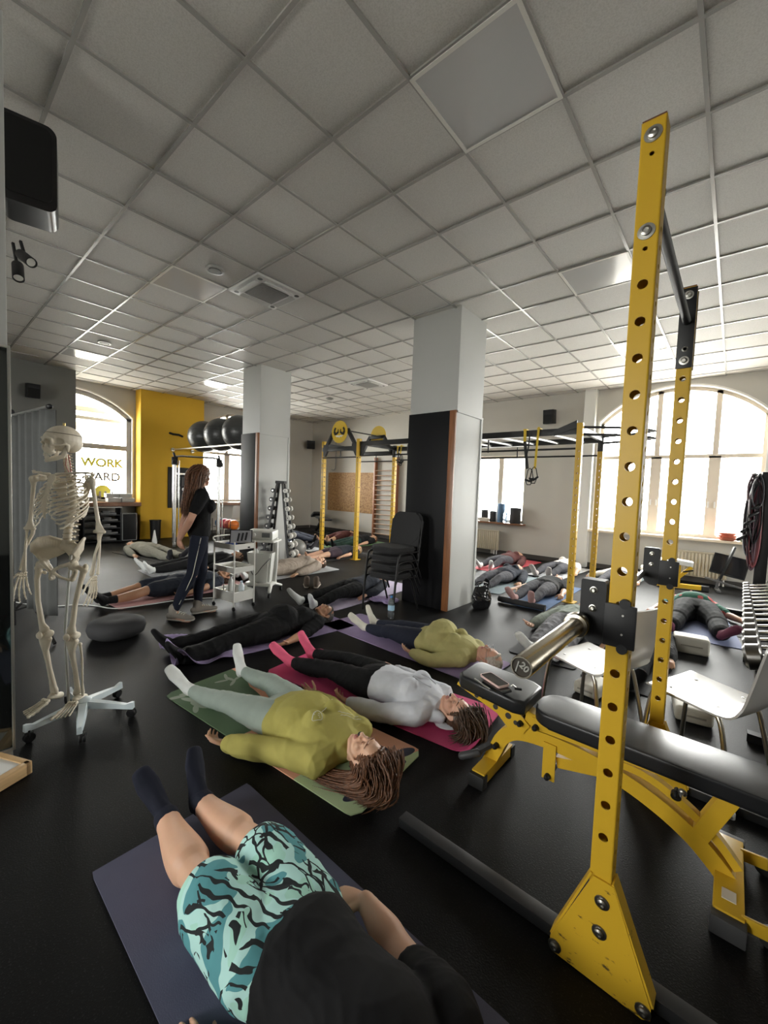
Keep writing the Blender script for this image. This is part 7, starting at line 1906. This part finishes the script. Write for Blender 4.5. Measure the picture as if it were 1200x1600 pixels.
boot('taupe ankle shoe on the floor, left of the pair beyond the navy legs', -4.66, 3.76, 2.5); boot('taupe ankle shoe on the floor, right of the pair beyond the navy legs', -4.55, 3.86, 2.3)

# ------------------------------------------------------------------ stacked chairs
UPH = M('black_wool_upholstery', (.011, .011, .012), .8, var=.05, vs=30, bump=.2, bs=500)
def visitor_chair(lab, dz, back):
    t = thing('visitor_chair', lab, 'chair', (-3.10, 3.80+.012*dz/.1, dz), 0)
    bm = B(); prism(bm, rrect(.45, .42, .09, 6), (0, -.02, .455), (1, 0, 0), (0, 1, 0), (0, 0, 1), .07); bmesh.ops.bevel(bm, geom=[e for e in bm.edges if abs(e.verts[0].co.z-e.verts[1].co.z) < 1e-6], offset=.024, segments=3, affect='EDGES'); me_ = obj('seat', bm, UPH, t, 60)
    bm = B(); R = Matrix.Rotation(math.radians(-9), 3, 'X'); prism(bm, rrect(.45, .38, .10, 6), (0, .235, .70), (1, 0, 0), R @ Vector((0, 0, 1)), R @ Vector((0, 1, 0)), .06); bmesh.ops.bevel(bm, geom=[e for e in bm.edges if len(e.link_faces) == 2 and max(len(f.verts) for f in e.link_faces) > 8], offset=.02, segments=3, affect='EDGES'); obj('backrest', bm, UPH, t, 60)
    for s in (-1, 1):
        bm = B()
        tube(bm, smooth_line([(s*.235, -.24, .012 if dz == 0 else .10), (s*.235, -.21, .38), (s*.225, -.10, .425), (s*.225, .14, .425), (s*.225, .20, .46), (s*.215, .25, .80)], 4), (.012), n=10); tube(bm, smooth_line([(s*.225, .02, .42), (s*.23, .10, .36), (s*.24, .24, .012 if dz == 0 else .10)], 4), .012, n=10); obj('leg', bm, BLK, t, 180)
    bm = B(); tube(bm, [(-.225, -.10, .425), (.225, -.10, .425)], .010, n=8); tube(bm, [(-.225, .12, .425), (.225, .12, .425)], .010, n=8); split('cross_tube', bm, BLK, t, 180)
for k, l in enumerate(('black upholstered chair at the bottom of the stack, its legs on the floor', 'black upholstered chair, second from the bottom of the stack', 'black upholstered chair, third up in the stack', 'black upholstered chair on top of the stack, its backrest showing')): visitor_chair(l, .10*k, k == 3)
t = thing('folded_garment', 'lilac garment lying crumpled on the floor under the stacked chairs', 'garment', (-3.38, 4.05, 0)); bm = B()
for k in range(9): ell(bm, (random.uniform(-.14, .14), random.uniform(-.12, .12), .025), (random.uniform(.08, .13), random.uniform(.06, .10), random.uniform(.018, .035)), Matrix.Rotation(random.uniform(0, 3), 3, 'Z'))
me = fuse_mesh(bm, .008, 2); wrinkle(me, .012, (30, 70), seed=70); floor_clamp(me, .002); me.materials.append(cloth('lilac_cotton', (.38, .30, .52))); me.shade_smooth(); g_ = bpy.data.objects.new('cloth', me); COL.objects.link(g_); g_.parent = t
bm = B(); tube(bm, [(-.15, -.1, .05), (0, -.14, .06), (.15, -.08, .045)], .006, n=6); obj('hem', bm, MATS['lilac_cotton'], t)
# glossy bag
t = thing('handbag', 'glossy black bag standing on the floor against the white pillar side', 'bag', (-2.36, 4.72, 0), .9); bm = B()
tube(bm, [(0, 0, .03), (0, 0, .12), (0, 0, .22), (.0, 0, .27)], [(.125, .085), (.14, .095), (.12, .06), (.10, .02)], n=20, up=(0, 1, 0)); me = fuse_mesh(bm, .007, 1); wrinkle(me, .022, (18, 50), seed=77); floor_clamp(me, .002); me.materials.append(M('black_patent_leather', (.012, .012, .013), .14)); me.shade_smooth(); g_ = bpy.data.objects.new('body', me); COL.objects.link(g_); g_.parent = t
for s in (-1, 1):
    bm = B(); tube(bm, smooth_line([(-.07, s*.02, .25), (-.05, s*.035, .33), (.05, s*.035, .33), (.07, s*.02, .25)], 5), .006, n=8); obj('handle', bm, MATS['black_patent_leather'], t, 180)

# ------------------------------------------------------------------ right side: dumbbell rack, resistance bands, blocks
DBX = .27
t = thing('dumbbell_rack', 'black two-tier dumbbell rack at the right edge', 'dumbbell rack', (DBX, 5.0, 0))
for z, x in ((.40, 0.0), (.80, .26)):
    for dx in (-.085, .085):
        bm = B(); bar(bm, (x+dx, -1.66, z+.05*(dx > 0)), (x+dx, 1.65, z+.05*(dx > 0)), .045, .02, up=(.3, 0, 1)); obj('shelf_rail', bm, BLK, t)
for y in (-1.64, .0, 1.64):
    bm = B(); bar(bm, (.40, y, .03), (.34, y, 1.0), .06, .06); bar(bm, (.40, y, .03), (-.12, y, .03), .06, .05); bar(bm, (-.10, y, .37), (.36, y, .47), .04, .05); bar(bm, (.16, y, .77), (.36, y, .86), .04, .05); obj('side_frame', bm, BLK, t)
STH = M('satin_steel_head', (.20, .195, .185), .28, 1)
n1 = ('nearest', 'second', 'third', 'fourth', 'fifth', 'sixth', 'seventh', 'eighth', 'ninth', 'tenth', 'eleventh', 'twelfth', 'thirteenth', 'fourteenth', 'fifteenth')
for k in range(15):
    y = 3.46+.215*k; r = .080-.0022*k
    dumbbell('steel-headed dumbbell on the lower tier of the right rack, %s from the camera' % n1[k] if k else 'steel-headed dumbbell on the lower tier of the right rack, nearest of all', DBX, y, .46+r*.86, 0, r, .15, STH, group='dumbbells on the lower tier', pitch=-.25, lathe_n=20)
for k in range(15):
    y = 3.46+.215*k; r = .056-.0012*k
    dumbbell('small dumbbell on the upper tier of the right rack, %s from the camera' % n1[k] if k else 'small dumbbell on the upper tier of the right rack, nearest of all', DBX+.26, y, .86+r*.86, 0, r, .12, STH, group='dumbbells on the upper tier', pitch=-.25, lathe_n=20)
t = thing('band_stand', 'black stand hung with dark resistance bands at the right edge', 'band stand', (.30, 7.05, 0))
bm = B(); bar(bm, (0, 0, .02), (0, 0, 1.86), .12, .12, bev=.006); bar(bm, (-.3, 0, .03), (.4, 0, .03), .08, .06); obj('post', bm, BLK, t)
bm = B()
for z in (1.80, 1.68): 
    for a in (-.9, -.3, .3): cyl(bm, (0, 0, z), (-.17*math.cos(a), -.17*math.sin(a)-.06, z+.03), .010, 8)
obj('peg', bm, STEEL, t)
rb = random.Random(5)
bcol = [M('band_black', (.016, .016, .018), .5), M('band_plum', (.075, .03, .045), .5), M('band_grey', (.07, .07, .08), .5), M('band_maroon', (.16, .025, .03), .5), M('band_yellow', (.50, .38, .06), .5)]
for k in range(46):
    a = rb.uniform(-1.2, .6); x0, y0 = -.13*math.cos(a)+rb.uniform(-.03, .03), -.12*math.sin(a)-.10+rb.uniform(-.04, .04); zt = rb.uniform(1.66, 1.84); L_ = rb.uniform(.45, 1.05) if k > 8 else rb.uniform(.3, .55); wd = rb.uniform(.03, .10)
    pts = smooth_line([(x0, y0, zt), (x0-wd*.7, y0-.02, zt-L_*.35), (x0-wd*.6, y0-.03, zt-L_*.8), (x0, y0-.02, zt-L_), (x0+wd*.6, y0, zt-L_*.75), (x0+wd*.5, y0+.01, zt-L_*.3), (x0, y0, zt)], 5)
    bm = B(); tube(bm, pts, [(.023, .007)]*len(pts), n=6); obj('resistance_band', bm, bcol[k % 3] if k < 41 else bcol[3] if k < 44 else bcol[4], t, 180)
bm = B()
for k in range(5): tube(bm, [(-.05-.03*k, -.18, 1.45-.1*k), (-.12-.03*k, -.22, 1.40-.1*k)], .02, n=8)
obj('band_grip', bm, BLKM, t, 180)
FOAM = M('cream_foam_block', (.66, .63, .55), .6)
def block(lab, x, y, z, rz, s):
    t = thing('foam_block', lab, 'foam block', (x, y, z), rz); bm = B(); box(bm, (0, 0, s[2]/2), s, None, .03, 4); obj('block', bm, FOAM, t, 60); bm = B(); box(bm, (0, -s[1]/2+.0, s[2]*.5), (s[0]*.6, .006, .012)); obj('groove', bm, M('shadow_groove', (.35, .33, .28), .7), t)
block('cream rounded foam block on the floor beside the far rack post', -.135, 3.50, 0, .15, (.21, .34, .10)); block('small cream foam block under the first white chair', -.72, 3.34, 0, -.2, (.18, .26, .09)); block('cream foam block behind the person in black, at the periwinkle mat', -.235, 4.93, 0, .15, (.28, .18, .16))
t = thing('strap', 'black strap coiled on the floor beside the periwinkle mat', 'strap', (.12, 6.05, 0)); bm = B(); tube(bm, smooth_line([(-.18, .12, .012), (-.06, .16, .03), (.04, .05, .015), (-.04, -.08, .02), (.08, -.12, .03), (.12, 0, .02), (.02, .1, .03)], 6), [(.018, .004)]*37, n=6); obj('webbing', bm, MATS['black_webbing'], t, 180); bm = B(); box(bm, (-.17, .12, .015), (.04, .03, .012), bev=.003); obj('buckle', bm, BLKM, t)
